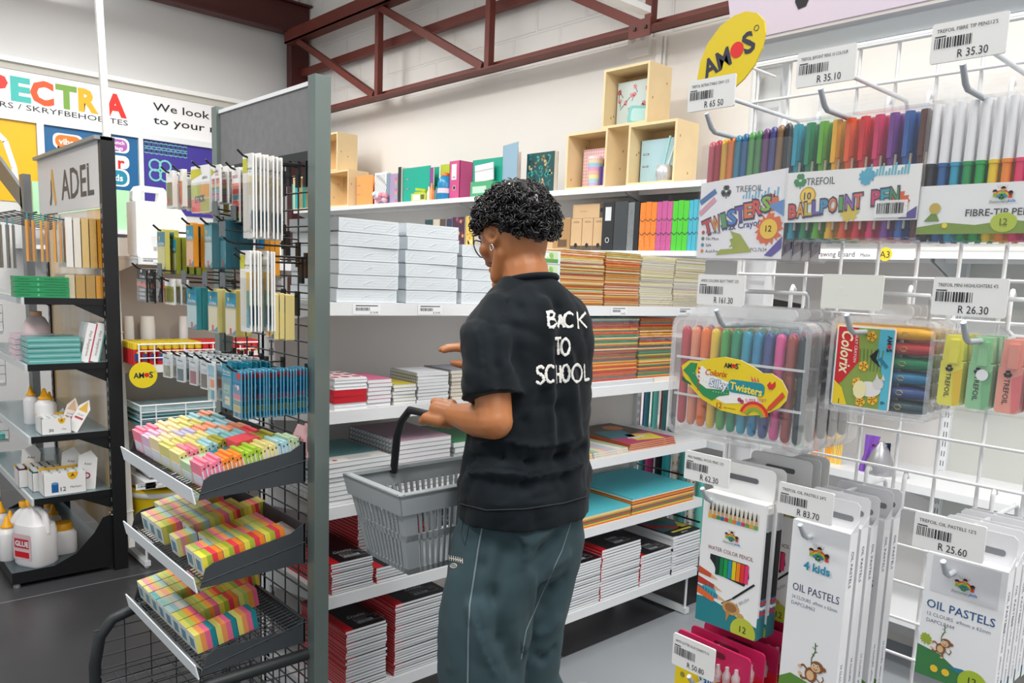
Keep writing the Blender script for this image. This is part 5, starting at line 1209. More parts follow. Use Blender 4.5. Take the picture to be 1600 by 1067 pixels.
p = wthing('water_bottle', 'blue bottle with an orange cap left of the pink file', 'bottle', 3.06, 4.20, ZT); MB().lathe((0, 0, 0), [(.048, 0), (.052, .01), (.052, .10), (.046, .125), (.03, .145), (.02, .15)], M('#1f86b8', .25), 16).build('bottle_body', p); MB().lathe((0, 0, .15), [(.024, 0), (.024, .016), (.015, .02)], M('#e8702c', .35), 12).build('cap', p); MB().lathe((0, 0, .04), [(.0527, 0), (.0527, .03)], M('#e8d0dc', .4), 16).build('label_band', p)
for i, (yy, c, h) in enumerate(((4.345, '#e8e4d8', .09), (4.315, '#f0a05a', .11), (4.29, '#d86a3a', .07), (4.262, '#3a8a8a', .085))):
    p = wthing('glue_bottle', ('small white bottle', 'small orange bottle', 'small rust-coloured bottle', 'small teal bottle')[i]+' in the row before the lime folder', 'bottle', 3.035, yy, ZT); MB().lathe((0, 0, 0), [(.012, 0), (.013, h*.6), (.007, h*.75), (.006, h)], M(c, .35), 10).build('bottle_body', p)
p = wthing('stapler', 'lime green stapler on its box before the large teal file', 'stapler', 3.04, 4.44, ZT+.05); k = MB(); k.box(-.06, -.015, .0, .06, .015, .012, M('#a8c02a', .4)); k.xf = Matrix.Rotation(.12, 4, 'Y'); k.box(-.055, -.013, .016, .06, .013, .032, M('#b8cc2f', .35)); k.build('body', p)
p = wthing('stapler_box', 'lime and white stapler box before the large teal file', 'box', 3.04, 4.44, ZT); k = MB(); k.box(-.08, -.025, 0, .08, .025, .05, M('#c4d05a', .45)); k.rect(-.06, .008, .02, .042, -.0254, WHITE); k.rect(.03, .01, .07, .04, -.0254, M('#5a6a3a', .5)); k.build('carton', p)
# pink lever arch: spine and cover
p = wthing('lever_arch_file', 'pink lever arch file with a white spine label', 'file', 3.17, 4.04, ZT, rz=FACE); c = M('#c94f86', .45); k = MB()
k.box(-.108, -.12, 0, -.002+-.0, -.117, .235, c); k.box(-.108, -.12, 0, -.105, .12, .235, c); k.box(-.005, -.12, 0, -.002, .12, .235, c); k.build('cover', p)
k = MB(); k.rect(-.085, .12, -.035, .215, -.1205, M('#eceaee', .5)); k.rect(-.075, .13, -.045, .14, -.1208, GREYP); k.disc(-.055, .07, .012, -.1205, INK, 14); k.ring(-.055, .07, .012, .016, 0, 2*PI, -.1207, M('#c9c9cc', .3), 14); k.build('spine_label', p)
lever('teal lever arch file right of the pink file', 3.925, 3.64, 2.203, 3.06, '#159c84')
p = wthing('document_wallet', 'white wallet leaning on the right teal file', 'wallet', 3.03, 3.77, ZT+.09); k = MB(); k.xf = Matrix.Rotation(-.06, 4, 'Y'); k.box(-.085, -.004, 0, .085, .004, .10, M('#dfe6e6', .3)); k.rect(-.085, .06, .085, .066, -.0044, M('#aab4b4', .4)); k.build('sleeve', p)
p = wthing('envelope_pack', 'green envelope pack at the foot of the right teal file', 'envelopes', 3.03, 3.77, ZT); k = MB(); k.box(-.11, -.018, 0, .10, .018, .088, M('#4fa878', .35)); k.rect(-.09, .02, .04, .06, -.0184, M('#bfe0cc', .4)); k.build('pack_body', p)
# grey-blue open binder and dark floral folder
p = wthing('lever_arch_file', 'grey-blue binder standing open beside the dark floral folder', 'file', 3.11, 3.53, ZT, rz=FACE-.25); c = M('#8fb0c4', .4); k = MB()
k.box(-.09, -.08, 0, .10, -.077, .285, c); k.box(-.09, -.08, 0, -.087, .02, .285, c); k.box(-.087, -.07, .01, -.01, .0, .25, M('#e8d8d0', .6)); k.build('cover', p)
def d_pain(k, w, h, y):
    q = random.Random(9)
    for i in range(40):
        x, z = q.uniform(-w*.42, w*.42), q.uniform(.03, h-.03); a = q.uniform(0, 6)
        k.stroke([(x, z), (x+.02*cos(a), z+.02*sin(a)), (x+.03*cos(a+.8), z+.03*sin(a+.8))], q.uniform(.006, .016), y-.0001*(i % 5), M(q.choice(('#1f6a70', '#0f4a4c', '#2f8a80', '#8a7a4a', '#163a3c', '#c8a878', '#3fa090')), .5))
cover_book('floral_folder', 'dark green painted floral folder left of the crates', 3.43, 3.205, ZT, 2.20, 3.06, .03, '#12494c', d_pain, cat='folder')
lever('pale blue lever arch file inside the lower right crate', 2.62, 2.40, 2.20, 3.09, '#a9c9d2', z0=ZT+.013, d=.06)
p = wthing('pen_cup', 'faceted silver glitter pen cup before the pale blue file', 'pen cup', 3.06, 2.44, ZT+.012); MB().lathe((0, 0, 0), [(.034, 0), (.046, .035), (.040, .075), (.034, .078)], M('#d3d5d8', .3, .5, noise=.25, scale=200), 6).build('cup_body', p)
for i, (x, c) in enumerate(((-.008, '#9fd4d4'), (.02, '#c9dcd4'))):
    p = wthing('pencil', ('turquoise pencil', 'pale green pencil')[i]+' standing in the silver pen cup', 'pencil', 3.055, 2.435-x, ZT+.0925); MB().cyl((0, 0, 0), (.03+.02*i, .0, .13), .006, M(c, .4), 6).build('shaft', p)
p = wthing('plush_case', 'pink and white plush pencil case before the wavy folder', 'pencil case', 3.03, 4.93, ZT); k = MB(); q = random.Random(8)
for i in range(14): k.lathe((q.uniform(-.07, .07), q.uniform(-.01, .01), q.uniform(.0, .05)), [(.006, 0), (.02, .008), (.024, .02), (.016, .034), (.004, .04)], M(q.choice(('#e8b8cc', '#f0e4ea', '#d0b8e0', '#e89aa8', '#a8d0dc')), .7), 8)
k.build('plush_body', p)
# turquoise file inside the crate behind the post
lever('turquoise file inside the crate behind the wire grid', onX(465, 310, 3.08).y, onX(475, 310, 3.08).y, 2.19, 3.03, '#2fb0b8', slots=False, z0=ZT+.013)

# ---- second wall shelf: archive boxes, files, folders
KRAFT = M('#cfae84', .65, noise=.05, scale=20); KD = M('#5a4c40', .6)
def archive(label, y0, y1, z0, z1, lying=False):
    w, h = y0-y1, z1-z0; p = wthing('archive_box', label, 'box file', 3.17, (y0+y1)/2, z0, 'brown archive boxes'); k = MB()
    k.box(-w/2+.001, -.12, 0, w/2-.001, .12, h-.001, KRAFT)
    if not lying:
        k.rect(-w/2+.001, .0, w/2-.001, h*.16, -.1204, KD); k.disc(0, h*.17, .012, -.1206, INK, 12); k.text('Archive', 0, h*.90, .009, -.1204, M('#6a5038', .6)); k.rect(-w*.3, h*.86, w*.3, h*.865, -.1204, M('#6a5038', .6))
    else:
        k.disc(w*.42, h*.52, .012, -.1206, INK, 12); k.rect(w*.36, 0, w/2-.001, h*.98, -.1204, KD); k.rect(-w*.46, h*.06, -w*.455, h*.9, -.1204, M('#a07a50', .6)); k.text('Archive', -w*.15, h*.5, .012, -.1204, M('#a8865c', .6))
    k.build('carton', p); return p
for i, (a, b, nm) in enumerate(((3.043, 2.963, 'left'), (2.96, 2.882, 'middle'), (2.879, 2.802, 'right'))): archive('%s of the three upright brown archive boxes' % nm, a, b, ZF, 1.832)
archive('brown archive box lying on top of the three upright ones', 3.035, 2.808, 1.832, 1.905, True)
p = wthing('storage_carton', 'plain brown carton left of the upright archive boxes, beside the hair', 'box', 3.17, 3.20, ZF); k = MB(); k.box(-.15, -.12, 0, .15, .12, .175, KRAFT).rect(.02, .0, .15, .172, -.1204, M('#b08a5c', .65)).rect(.06, .02, .13, .06, -.1207, M('#6a5038', .6)).rect(-.15, .11, .15, .112, -.1205, M('#a8845a', .6)); k.build('carton_body', p)
def spine_file(label, y0, y1, z1, col, cat='file', name='lever_arch_file', lab=None, hole=False, group=None, x=3.03, elastic=False, wrap=False):
    w, h = y0-y1, z1-ZF; p = wthing(name, label, cat, x+.12, (y0+y1)/2, ZF, group); k = MB(); c = M(col, .4)
    k.box(-w/2+.0008, -.12, 0, w/2-.0008, .12, h, c); k.build('cover', p, bevel=.002)
    if lab or hole or elastic:
        k = MB()
        if lab: k.rect(-w*.25, h*.62, w*.25, h*.9, -.1204, M('#d9dcdf', .5))
        if hole: k.disc(0, h*.22, .011, -.1204, INK, 14); k.ring(0, h*.22, .010, .014, 0, 2*PI, -.1206, M('#c9ccd0', .3), 14)
        if elastic:
            for f in (.34, .62): MB().stroke([(-w/2+.001, h*f+.008), (0, h*f-.004), (w/2-.001, h*f+.008)], .0035, -.1204, M('#20242a', .5)).build('elastic_band', p)
        else: k.build('label', p)
    if wrap: MB().box(-w/2, -.1215, 0, w/2, .1, h+.002, clear(gloss=.055)).build('wrapper', p)
    return p
spine_file('black lever arch file with a white spine label and ring hole', 2.80, 2.72, 1.905, '#2a2c30', lab=True, hole=True)
spine_file('plain charcoal lever arch file right of the labelled black one', 2.718, 2.63, 1.905, '#3f4448')
spine_file('grey wrapped file pack between the charcoal and black files', 2.628, 2.586, 1.898, '#7a8084', wrap=True)
spine_file('thin black file left of the orange folders', 2.583, 2.555, 1.90, '#24262a')
y = 2.55
for c, cn, n, w in (('#f5881a', 'orange', 3, .034), ('#c9579a', 'pink', 3, .031), ('#4fbf3a', 'green', 3, .031), ('#3fb4cc', 'blue', 3, .024)):
    for i in range(n):
        spine_file('%s of the three %s elastic folders on the wall shelf' % (('left', 'middle', 'right')[i], cn), y, y-w, 1.893+.003*(i % 2), c, 'folder', 'elastic_folder', group='%s elastic folders' % cn, elastic=True, wrap=cn != 'green'); y -= w+.0005
for c, cn, w in (('#a8b83a', 'lime', .016), ('#d9763a', 'rust', .018), ('#e89a4a', 'pale orange', .014), ('#2f9ab8', 'deep blue', .02)):
    spine_file('slim %s folder near the right end of the row of coloured folders' % cn, y, y-w, 1.888, c, 'folder', 'elastic_folder'); y -= w+.0008
# books behind the paper reams
for i, (a, b, c, nm) in enumerate(((664, 676, '#2c4a50', 'dark teal'), (677, 687, '#cfc6b4', 'cream'), (688, 696, '#5a4a44', 'brown'), (698, 706, '#3a3f5c', 'navy'))):
    A, B_ = onX(a, 350, 3.06), onX(b, 350, 3.06); cover_book('storage_book', '%s spine peeking over the paper reams' % nm, A.y, B_.y, ZF, 1.86, 3.06, .15, c)
def d_pf(k, w, h, y):
    q = random.Random(2)
    for i in range(14): k.disc(q.uniform(-w*.4, w*.4), q.uniform(.02, h*.95), q.uniform(.006, .014), y, M(q.choice(('#a84a6a', '#6a3f5c', '#d8905a')), .5), 7)
def d_yf(k, w, h, y):
    q = random.Random(2)
    for i in range(14): k.disc(q.uniform(-w*.4, w*.4), q.uniform(.02, h*.95), q.uniform(.006, .014), y, M(q.choice(('#e8b84a', '#efe2a8', '#c8a03a')), .5), 7)
a, b = onX(707, 350, 3.06), onX(726, 350, 3.06); cover_book('storage_book', 'dark purple floral book behind the middle ream stack', a.y, b.y, ZF, 1.868, 3.06, .05, '#4a2f48', d_pf)
a, b = onX(728, 350, 3.06), onX(742, 350, 3.06); cover_book('storage_book', 'yellow floral book left of the hair', a.y, b.y, ZF, 1.872, 3.06, .05, '#e0c060', d_yf)

# ---- wrapping paper rolls at the right end
q = random.Random(21)
RC = [('#b81f2c', 'red'), ('#26307a', 'navy'), ('#1f6a70', 'dark teal'), ('#2a8a80', 'teal'), ('#6ac4b8', 'mint'), ('#b02028', 'crimson'), ('#3a7a7c', 'sea green'), ('#8ab8b0', 'pale teal'), ('#1f5a5c', 'bottle green')]
for i, (c, nm) in enumerate(RC):
    y = 2.49-.027*i
    p = wthing('wrapping_roll', '%s wrapping paper roll standing on the wall shelf beside the bright card' % nm, 'wrapping paper', 3.035+.02*(i % 2), y, .80, 'wrapping rolls on the wall shelf'); MB().cyl((0, 0, 0), (q.uniform(-.004, .004), 0, .26), .0125, M(c, .3, coat=.4), 10).build('paper', p)
for i in range(9):
    y = 2.50-.052*i; c, nm = (('#2a2a2e', 'black dotted'), ('#2f7a80', 'teal foil'), ('#a82f6a', 'magenta'), ('#22252a', 'black foil'), ('#2fa0a8', 'turquoise'), ('#efe9dc', 'cream with coral dots'), ('#4a9a98', 'sea green foil'), ('#efebe2', 'white with grey spots'), ('#5fb0a4', 'pale mint'))[i]
    p = wthing('wrapping_roll', '%s wrapping roll in the floor rack at the shelf end' % nm, 'wrapping paper', 3.03+.012*(i % 2), y, .30, 'wrapping rolls in the floor rack'); k = MB(); k.cyl((0, 0, 0), (0, 0, .43), .021, M(c, .35), 14)
    if i in (0, 5, 7):
        for j in range(40):
            a = q.uniform(0, 2*PI); zz = q.uniform(.02, .40); r = .0045 if i != 5 else .011
            dots = [(.0214*cos(a+r/.021*cos(b)), .0214*sin(a+r/.021*cos(b)), zz+r*sin(b)) for b in [2*PI*m/8 for m in range(8)]]
            k.add(dots, [tuple(range(8))], M({0: '#d9d6d0', 5: '#c8604a', 7: '#4a4642'}[i], .5))
    k.build('paper', p)
rk2 = thing('roll_rail', 'black wire rail holding the wrapping paper rolls upright', 'rail', (2.98, 2.3, .62)); MB().tube([(0, .25, 0), (0, -.26, 0)], .005, BLACK, 6).tube([(0, .25, -.2), (0, -.26, -.2)], .005, BLACK, 6).build('bar', rk2)

# ---- things seen through the white grid
for i, (px, c, nm) in enumerate(((1222, '#e86a6a', 'coral'), (1240, '#2f9a4a', 'green'), (1262, '#f0862c', 'orange'), (1283, '#f2b03a', 'amber'), (1300, '#f4cf6a', 'yellow'))):
    a = onX(px, 720, 3.05); p = wthing('crepe_bundle', '%s bundle of paper ribbons on the shelf behind the grid' % nm, 'craft paper', 3.08, a.y, .80, 'ribbon bundles behind the grid'); k = MB()
    for j in range(9): k.tube([(-.02+.005*j, .004*sin(j), 0), (-.022+.0055*j, .008*cos(j), .08), (-.018+.0045*j, 0, .16+.004*(j % 3))], .0032, M(c, .5), 5)
    k.build('strips', p)
a = onX(1355, 705, 3.05); p = wthing('crepe_bundle', 'purple bundle of paper ribbons behind the small crayon cases', 'craft paper', 3.05, a.y, .80); k = MB()
for j in range(12): k.tube([(-.03+.003*j, .004*sin(j), 0), (-.012+.003*j, .006*cos(j), .07), (-.01+.005*j, 0, .15)], .003, M('#8a5ac0', .5), 5)
k.build('strips', p)
a = onX(1372, 735, 3.05); p = wthing('foil_bag', 'crumpled silver bag with red and navy print behind the grid', 'bag', 3.06, a.y, .80); k = MB(); q = random.Random(3)
for j in range(9): k.add([(q.uniform(-.06, .06), q.uniform(-.03, .03), q.uniform(0, .14)) for _ in range(3)], [(0, 1, 2)], M(('#9a9a9e', '#b8b8bc', '#a01f30', '#2a3560')[j % 4], .35, .3))
k.lathe((0, 0, 0), [(.05, 0), (.055, .04), (.03, .10), (.01, .13)], M('#a4a4a8', .3, .4), 9); k.build('bag_body', p)
for i, (px, c, nm, w) in enumerate(((1175, '#1f93c4', 'blue', .05), (1188, '#e6e4e2', 'white', .05), (1213, '#f0c42c', 'yellow', .04), (1236, '#d8202c', 'red', .035))):
    a = onX(px, 470, 3.1); p = wthing('document_box', '%s box edge behind the silky crayon hook' % nm, 'box', 3.15, a.y, a.z-.12, None); 
    k = MB(); k.box(-w/2, -.05, 0, w/2, .05, ZF-.26-1.26, M(c, .45)); k.build('carton', p); p.location.z = 1.26
a = onX(1600, 410, 3.1); p = wthing('paper_roll', 'thick white paper roll lying on the wall shelf at the right edge', 'paper roll', 3.12, a.y, ZF); MB().cyl((-.35, 0, .058), (.32, 0, .058), .058, M('#eceae6', .6), 24).build('paper', p); MB().cyl((-.352, 0, .058), (-.35, 0, .058), .022, M('#8a7a62', .6), 14).build('core', p)
a = onX(1255, 486, 3.05); p = wthing('black_folder', 'black printed folder standing behind the silky crayon cases', 'folder', 3.05, a.y, 1.26); k = MB(); k.prism([(-.20, 0), (.22, 0), (.22, a.z-1.26-.09), (-.02, a.z-1.26+.03), (-.20, a.z-1.26+.05)], -.01, .01, M('#17171a', .4)); k.rect(-.02, a.z-1.32, .06, a.z-1.31, -.0104, GREYP); k.rect(-.05, a.z-1.28, .0, a.z-1.274, -.0104, M('#c9a05a', .5)); k.build('cover', p)

# ================================================================== goods on the dark wire stand
GP = M('#6b7073', .45, .3, noise=.2, scale=120)
def s_hook(y, z, xt, plate=False, long=False):
    k = SXF(); k.tube([(SX-.01, y, z), (xt+.02, y, z), (xt+.006, y, z+.004), (xt-.008, y, z+.016)], .0026, BLACK, 6); k.box(SX-.012, y-.008, z-.05, SX-.005, y+.008, z+.012, BLACK)
    o = k.build('hook', st)
    if plate:
        k = SXF(); k.tube([(SX-.008, y, z+.018), (xt-.005, y, z+.030)], .002, BLACK, 5); k.box(xt-.008, y-.016, z+.012, xt-.006, y+.016, z+.048, GP); k.build('label_holder', o)
def flatpack(name, cat, w, h, t, base, draw, film=True, tab=.0):
    p = thing(name, '', cat); k = MB(); k.rbox(-w/2, -t/2, -h, w/2, t/2, tab, .003, base); draw(k, w, h, -t/2-.0004); k.build('card', p)
    if film: MB().box(-w/2+.001, -t/2-.0016, -h+.001, w/2-.001, -t/2-.0008, -h*.3, clear(gloss=.04)).build('blister', p)
    return p
def row_on(p, px, py, X, n, dx, what, group, hk=True, plate=False, jy=.002, skip=(), rot=.0):
    """hang n copies along one hook whose front card's top centre is seen at px,py on the plane x = X"""
    c = onX(px, py, X); q = random.Random(int(px*7+py)); pos = []; labs = []; rots = []; i = 0; x = X
    while len(pos) < n:
        if i not in skip: pos.append((x, c.y+(q.uniform(-jy, jy) if pos else 0), c.z+(q.uniform(-.002, .002) if pos else 0))); rots.append(FACE+rot+(q.uniform(-.08, .08) if pos else 0))
        x += dx; i += 1
    for j in range(n): labs.append(what if n == 1 else '%s, %s' % (what, 'front one' if j == 0 else '%s behind front' % NTH[j-1]))
    if hk: s_hook(c.y, c.z+.0005, X-.018, plate)
    return series(p, pos, labs, group, rots)
TEAL = M('#1f8aa0', .4); TEALD = M('#1d5f74', .4); YN = M('#d8d05a', .5); OLV = M('#9a9a2c', .5)
def d_marker(cs):
    def d(k, w, h, y):
        k.rect(-w*.45, -h*.92, w*.02, -h*.20, y, M('#e2ddd0', .35)); k.rect(-w*.5+.001, -h*.18, w*.0, -.001, y, M('#c8c43a', .45)); k.text('stick', w*.2, -h*.13, .006, y-.0002, NAVY, w=w*.5); k.text('index', w*.25, -h*.165, .004, y, GREYP)
        for i, c in enumerate(cs): k.rect(w*.12, -h*(.22+.24*(i+1)), w*.40, -h*(.22+.24*i), y-.0002, M(c, .4))
        k.flat([(w*.30, -h*.70), (w*.40, -h*.64), (w*.499, -h*.66), (w*.499, -h*.92), (w*.36, -h*.88)], y-.0003, TEALD)
    return d
MK = M('#ecebe8', .45)
p = flatpack('page_marker_pack', 'page markers', .05, .182, .004, MK, d_marker(('#e0cfa0', '#e6e0d6', '#ddd8cc')), tab=.01)
row_on(p, 388, 247, .78, 8, .0085, 'long white page marker pack on the top hook by the post', 'long page marker packs on the top hook', skip=(5,))
p = flatpack('page_marker_pack', 'page markers', .05, .180, .004, MK, d_marker(('#e2b62c', '#3f8f52', '#35a8b8')), tab=.01)
row_on(p, 384, 398, .77, 7, .0085, 'long page marker pack with yellow and green bars', 'long page marker packs on the middle hook', skip=(4,))
def d_flags(k, w, h, y):
    for i, c in enumerate(('#e8907a', '#c8303a', '#2f7a80', '#d8402c', '#a8304a', '#b8a83a', '#2f5a44')): k.rect(-w*.45, -h*(.24+.11*(i+1)), w*.45, -h*(.24+.11*i)-.001, y, M(c, .4))
    k.text('INDEX', 0, -h*.12, .008, y, M('#b8323a', .5))
p = flatpack('flag_pack', 'page flags', .045, .125, .004, MK, d_flags, tab=.006); row_on(p, 369, 266, .80, 5, .009, 'striped page flag pack left of the long white marker packs', 'page flag packs')
def d_index(k, w, h, y):
    for cx in (-.27, .22):
        for i, c in enumerate(('#c8323a', '#e0502c', '#e8b82c', '#3a6a5a', '#2f9aa8', '#8a2f5a', '#c83a7a', '#2f6a74')): k.rect(w*(cx-.16), -h*(.30+.082*(i+1)), w*(cx+.16), -h*(.30+.082*i)-.0006, y, M(c, .4))
    k.flat([(-w*.5, 0), (-w*.1, -h*.12), (-w*.5, -h*.22)], y, M('#b8b82c', .5)); k.text('index', w*.1, -h*.1, .008, y, NAVY); k.text('FLAGS', w*.15, -h*.2, .006, y, M('#c8323a', .5))
p = flatpack('index_pack', 'page flags', .062, .085, .004, MK, d_index, tab=.006); row_on(p, 338, 262, .775, 3, .016, 'index flag pack with two columns of colour squares', 'index flag packs')
def d_wide(k, w, h, y):
    for (a, b, c) in ((-.48, -.36, '#b8c42c'), (0, -.36, '#f0a81c'), (-.48, -.68, '#f0605a'), (0, -.68, '#bcb82c')): k.rect(w*a, h*(b-.30), w*(a+.48), h*b, y, M(c, .5))
    k.flat([(-w*.5, 0), (w*.0, 0), (w*.1, -h*.12), (-w*.5, -h*.24)], y, M('#c8c02c', .5)); k.text("stick'n", w*.25, -h*.2, .009, y, NAVY); k.text('STICK', -w*.02, -h*.68, .017, y-.0003, M('#1f3a5c', .5), bold=.05, rot=.06)
p = flatpack('note_pad_pack', 'sticky notes', .115, .112, .012, MK, d_wide, tab=.008); row_on(p, 316, 264, .79, 4, .024, 'wide four-colour sticky note pack in the top row', 'wide note packs')
def d_or(c):
    def d(k, w, h, y): k.rect(-w*.42, -h*.92, w*.42, -h*.25, y, M(c, .5)); k.rect(-w*.35, -h*.86, w*.1, -h*.70, y-.0002, M('#c83a3a', .5))
    return d
p = flatpack('note_pack', 'sticky notes', .042, .09, .012, MK, d_or('#f0824a'), tab=.008); row_on(p, 285, 270, .77, 1, .02, 'narrow orange note pack in the top row', 'narrow orange note packs')
p = flatpack('note_pack', 'sticky notes', .042, .09, .012, MK, d_or('#8a8a2c'), tab=.008); row_on(p, 268, 272, .75, 5, .026, 'narrow olive note pack at the top left', 'narrow olive note packs')
def d_note(c, head='#1f8aa8', t='Sticky Notes'):
    def d(k, w, h, y):
        k.rect(-w*.5+.001, -h*.36, w*.5-.001, -.001, y, M(head, .45)); k.flat([(-w*.3, -h*.12), (-w*.12, -h*.12), (-w*.21, -h*.24)], y-.0002, M('#e8b83a', .5)); k.text(t, 0, -h*.28, .009, y-.0003, WHITE, w=w*.7)
        k.rect(-w*.46, -h*.98, w*.46, -h*.40, y-.0002, M(c, .5)); k.flat([(-w*.46, -h*.98), (w*.46, -h*.98), (w*.46, -h*.84), (w*.1, -h*.94)], y-.0004, M(head, .45)); k.rect(-w*.1, -h*.95, w*.08, -h*.82, y-.0006, M('#d2402c', .5))
    return d
def notes(c, w=.076, h=.118, t=.012, head='#1f8aa8', edge=None): return flatpack('sticky_note_pack', 'sticky notes', w, h, t, M(edge or c, .55), d_note(c, head), tab=.006)
row_on(notes('#d6d06a', .076, .112, head='#3f7f92'), 255, 362, .745, 2, .02, 'yellow sticky note pack at the left of row two', 'yellow sticky note packs')
row_on(notes('#c9cf9a', .05, .095, edge='#8f9a2c'), 274, 374, .765, 5, .017, 'pale green sticky note pack beside the orange one', 'pale green sticky note packs')
row_on(notes('#f0b070', .062, .108, edge='#f09a1c'), 300, 352, .765, 4, .017, 'orange sticky note pack in the second row', 'orange sticky note packs')
row_on(notes('#a8c4c6', .062, .108, edge='#3a6a74', head='#5f98a4'), 329, 352, .775, 5, .010, 'grey-blue sticky note pack right of the orange one', 'grey-blue sticky note packs')
row_on(notes('#5f9aa4', .05, .115, edge='#1f5f70', head='#2f7f92'), 352, 347, .79, 6, .011, 'dark teal sticky note pack in the second row', 'dark teal sticky note packs', plate=True)
row_on(notes('#f4c070', .05, .10, edge='#f0a02c', head='#1f7ab0'), 410, 366, .855, 3, .014, 'orange sticky note pack near the grid', 'orange packs near the grid')
row_on(notes('#b8d4d6', .062, .105, edge='#2f8a94'), 303, 452, .765, 3, .014, 'pale blue sticky note pack in the fourth row', 'pale blue sticky note packs', plate=True)
row_on(notes('#e6dcb8', .062, .105, edge='#d8cf8a'), 336, 455, .78, 3, .013, 'cream sticky note pack right of the pale blue one', 'cream sticky note packs', plate=True)
row_on(notes('#e8dfc4', .062, .108, edge='#dcc86a'), 364, 457, .79, 3, .013, 'cream sticky note pack half hidden by markers', 'half hidden cream sticky note packs', plate=True)
row_on(notes('#ecd890', .05, .108, edge='#e6d28a', head='#1f7ab8'), 425, 462, .855, 4, .014, 'butter yellow sticky note pack near the grid', 'butter yellow sticky note packs')
def d_oli(k, w, h, y):
    for i in range(6): k.rect(-w*.45+w*.15*i, -h*.9, -w*.45+w*.15*i+w*.13, -h*.2, y, OLV)
    k.rect(-w*.5, -h, -w*.4, 0, y-.0002, M('#d8605a', .5))
p = flatpack('index_pack', 'page flags', .095, .062, .004, MK, d_oli, tab=.008); row_on(p, 265, 440, .745, 3, .018, 'low olive index pack below the yellow notes', 'low olive index packs', plate=True)
def d_blk(k, w, h, y):
    k.flat([(-w*.5, -h*.42), (-w*.2, -h*.35), (0, -h*.45), (w*.3, -h*.38), (w*.5, -h*.48), (w*.5, -h*.56), (0, -h*.52), (-w*.5, -h*.5)], y, M('#d8603a', .5)); k.text('Croxley', w*.1, -h*.2, .009, y, WHITE, shear=.2)
    for i in range(3): k.flat(rrect(-w*.25, -h*(.66+.13*i), w*.38, -h*(.58+.13*i), .003), y-.0002, M('#c4c8cc', .25, .5))
    k.disc(0, -h*.03, .006, y-.0003, WHITE, 10)
p = flatpack('clip_pack', 'clips', .075, .09, .004, M('#17171a', .4), d_blk); row_on(p, 222, 421, .705, 3, .020, 'black blister pack with three silver clips', 'black clip packs')
def d_film(k, w, h, y):
    k.text('Film Index', 0, -h*.17, .009, y, WHITE, w=w*.8); k.rect(-w*.4, -h*.25, w*.4, -h*.24, y, WHITE); k.rect(-w*.36, -h*.93, w*.36, -h*.42, y, M('#3f9fae', .35)); k.rect(-w*.3, -h*.66, w*.3, -h*.46, y-.0002, M('#8fb8b0', .4)); k.rect(-w*.2, -h*.90, w*.3, -h*.72, y-.0002, M('#dcd8b0', .4))
    for zz in (-.6, -.8): k.stroke([(-w*.2, h*zz), (w*.1, h*zz)], .0015, y-.0004, INK)
p = flatpack('film_index_pack', 'page flags', .062, .115, .003, M('#1b86a0', .4), d_film, tab=.004); row_on(p, 355, 568, .775, 9, .0125, 'blue film index card behind the row of film strips', 'film index cards')
def d_strip(k, w, h, y):
    k.rect(-w*.5, -h*.2, w*.5, -.001, y, M('#2a7fa0', .35)); k.flat(rrect(w*.0, -h*.14, w*.48, -h*.02, .003), y-.0002, M('#d83038', .4)); k.text('film', -w*.1, -h*.3, .007, y, WHITE); k.rect(-w*.5, -h*.46, w*.5, -h*.22, y+.0001, M('#2f6fa0', .35)); k.disc(w*.15, -h*.33, .006, y-.0003, WHITE, 10)
    for i, c in enumerate(('#d85a80', '#4f8a80', '#c4b44a', '#2f84a0')): k.rect(-w*.49, -h*(.48+.125*(i+1))+.002, w*.49, -h*(.48+.125*i), y-.0002, M(c, .3)); k.rect(-w*.49, -h*(.48+.125*(i+1)), w*.49, -h*(.48+.125*(i+1))+.0018, y-.0003, M('#e6eaec', .25))
p = flatpack('film_strip_pack', 'page flags', .048, .112, .003, M('#4f9ab8', .3), d_strip, tab=.004)
row_on(p, 371, 581, .745, 20, .0086, 'film strip pack with pink, green and yellow bands', 'film strip packs on the lowest hook', jy=.001)
def d_sil(c):
    def d(k, w, h, y): k.rect(-w*.4, -h*.94, w*.4, -h*.48, y, M(c, .35)); k.rect(-w*.45, -h*.4, w*.45, -.002, y, M('#c2cace', .3)); k.stroke([(-w*.3, -h*.15), (w*.3, -h*.18)], .003, y-.0002, M('#7a8488', .4))
    return d
for i, (px, py, X, c, nm, h) in enumerate(((262, 553, .74, '#7f7a4a', 'olive', .066), (283, 557, .755, '#2f5a64', 'dark teal', .070), (303, 559, .765, '#9a4a5c', 'maroon', .074), (320, 562, .77, '#5a4a34', 'brown', .078))):
    p = flatpack('refill_pack', 'refills', .04, h, .006, M('#d3d9dc', .25), d_sil(c), tab=.004); row_on(p, px, py, X, 8, .019, 'small silver and %s pouch in the lowest hook row' % nm, 'silver and %s pouches' % nm, rot=.15)
def d_two(k, w, h, y):
    k.rect(-w*.4, -h*.36, w*.4, -h*.06, y, M('#8fb8c8', .35)); k.rect(-w*.4, -h*.64, w*.4, -h*.42, y, M('#dcd4cc', .4)); k.rect(-w*.1, -h*.63, w*.4, -h*.43, y-.0002, M('#f0863a', .4)); k.rect(-w*.4, -h*.95, w*.4, -h*.70, y, M('#a8d0c8', .4)); k.rect(0, -h*.94, w*.4, -h*.71, y-.0002, M('#1f9ab0', .4))
p = flatpack('index_pack', 'page flags', .045, .10, .004, M('#e4e8ea', .35), d_two, tab=.004); row_on(p, 331, 567, .775, 4, .022, 'index pack with orange and turquoise squares', 'orange and turquoise index packs', rot=.1)
s_hook(1.96, 1.60, .80, True); s_hook(2.04, 1.60, .79, True); s_hook(1.88, 1.555, .74, True); s_hook(1.86, 1.515, .76)
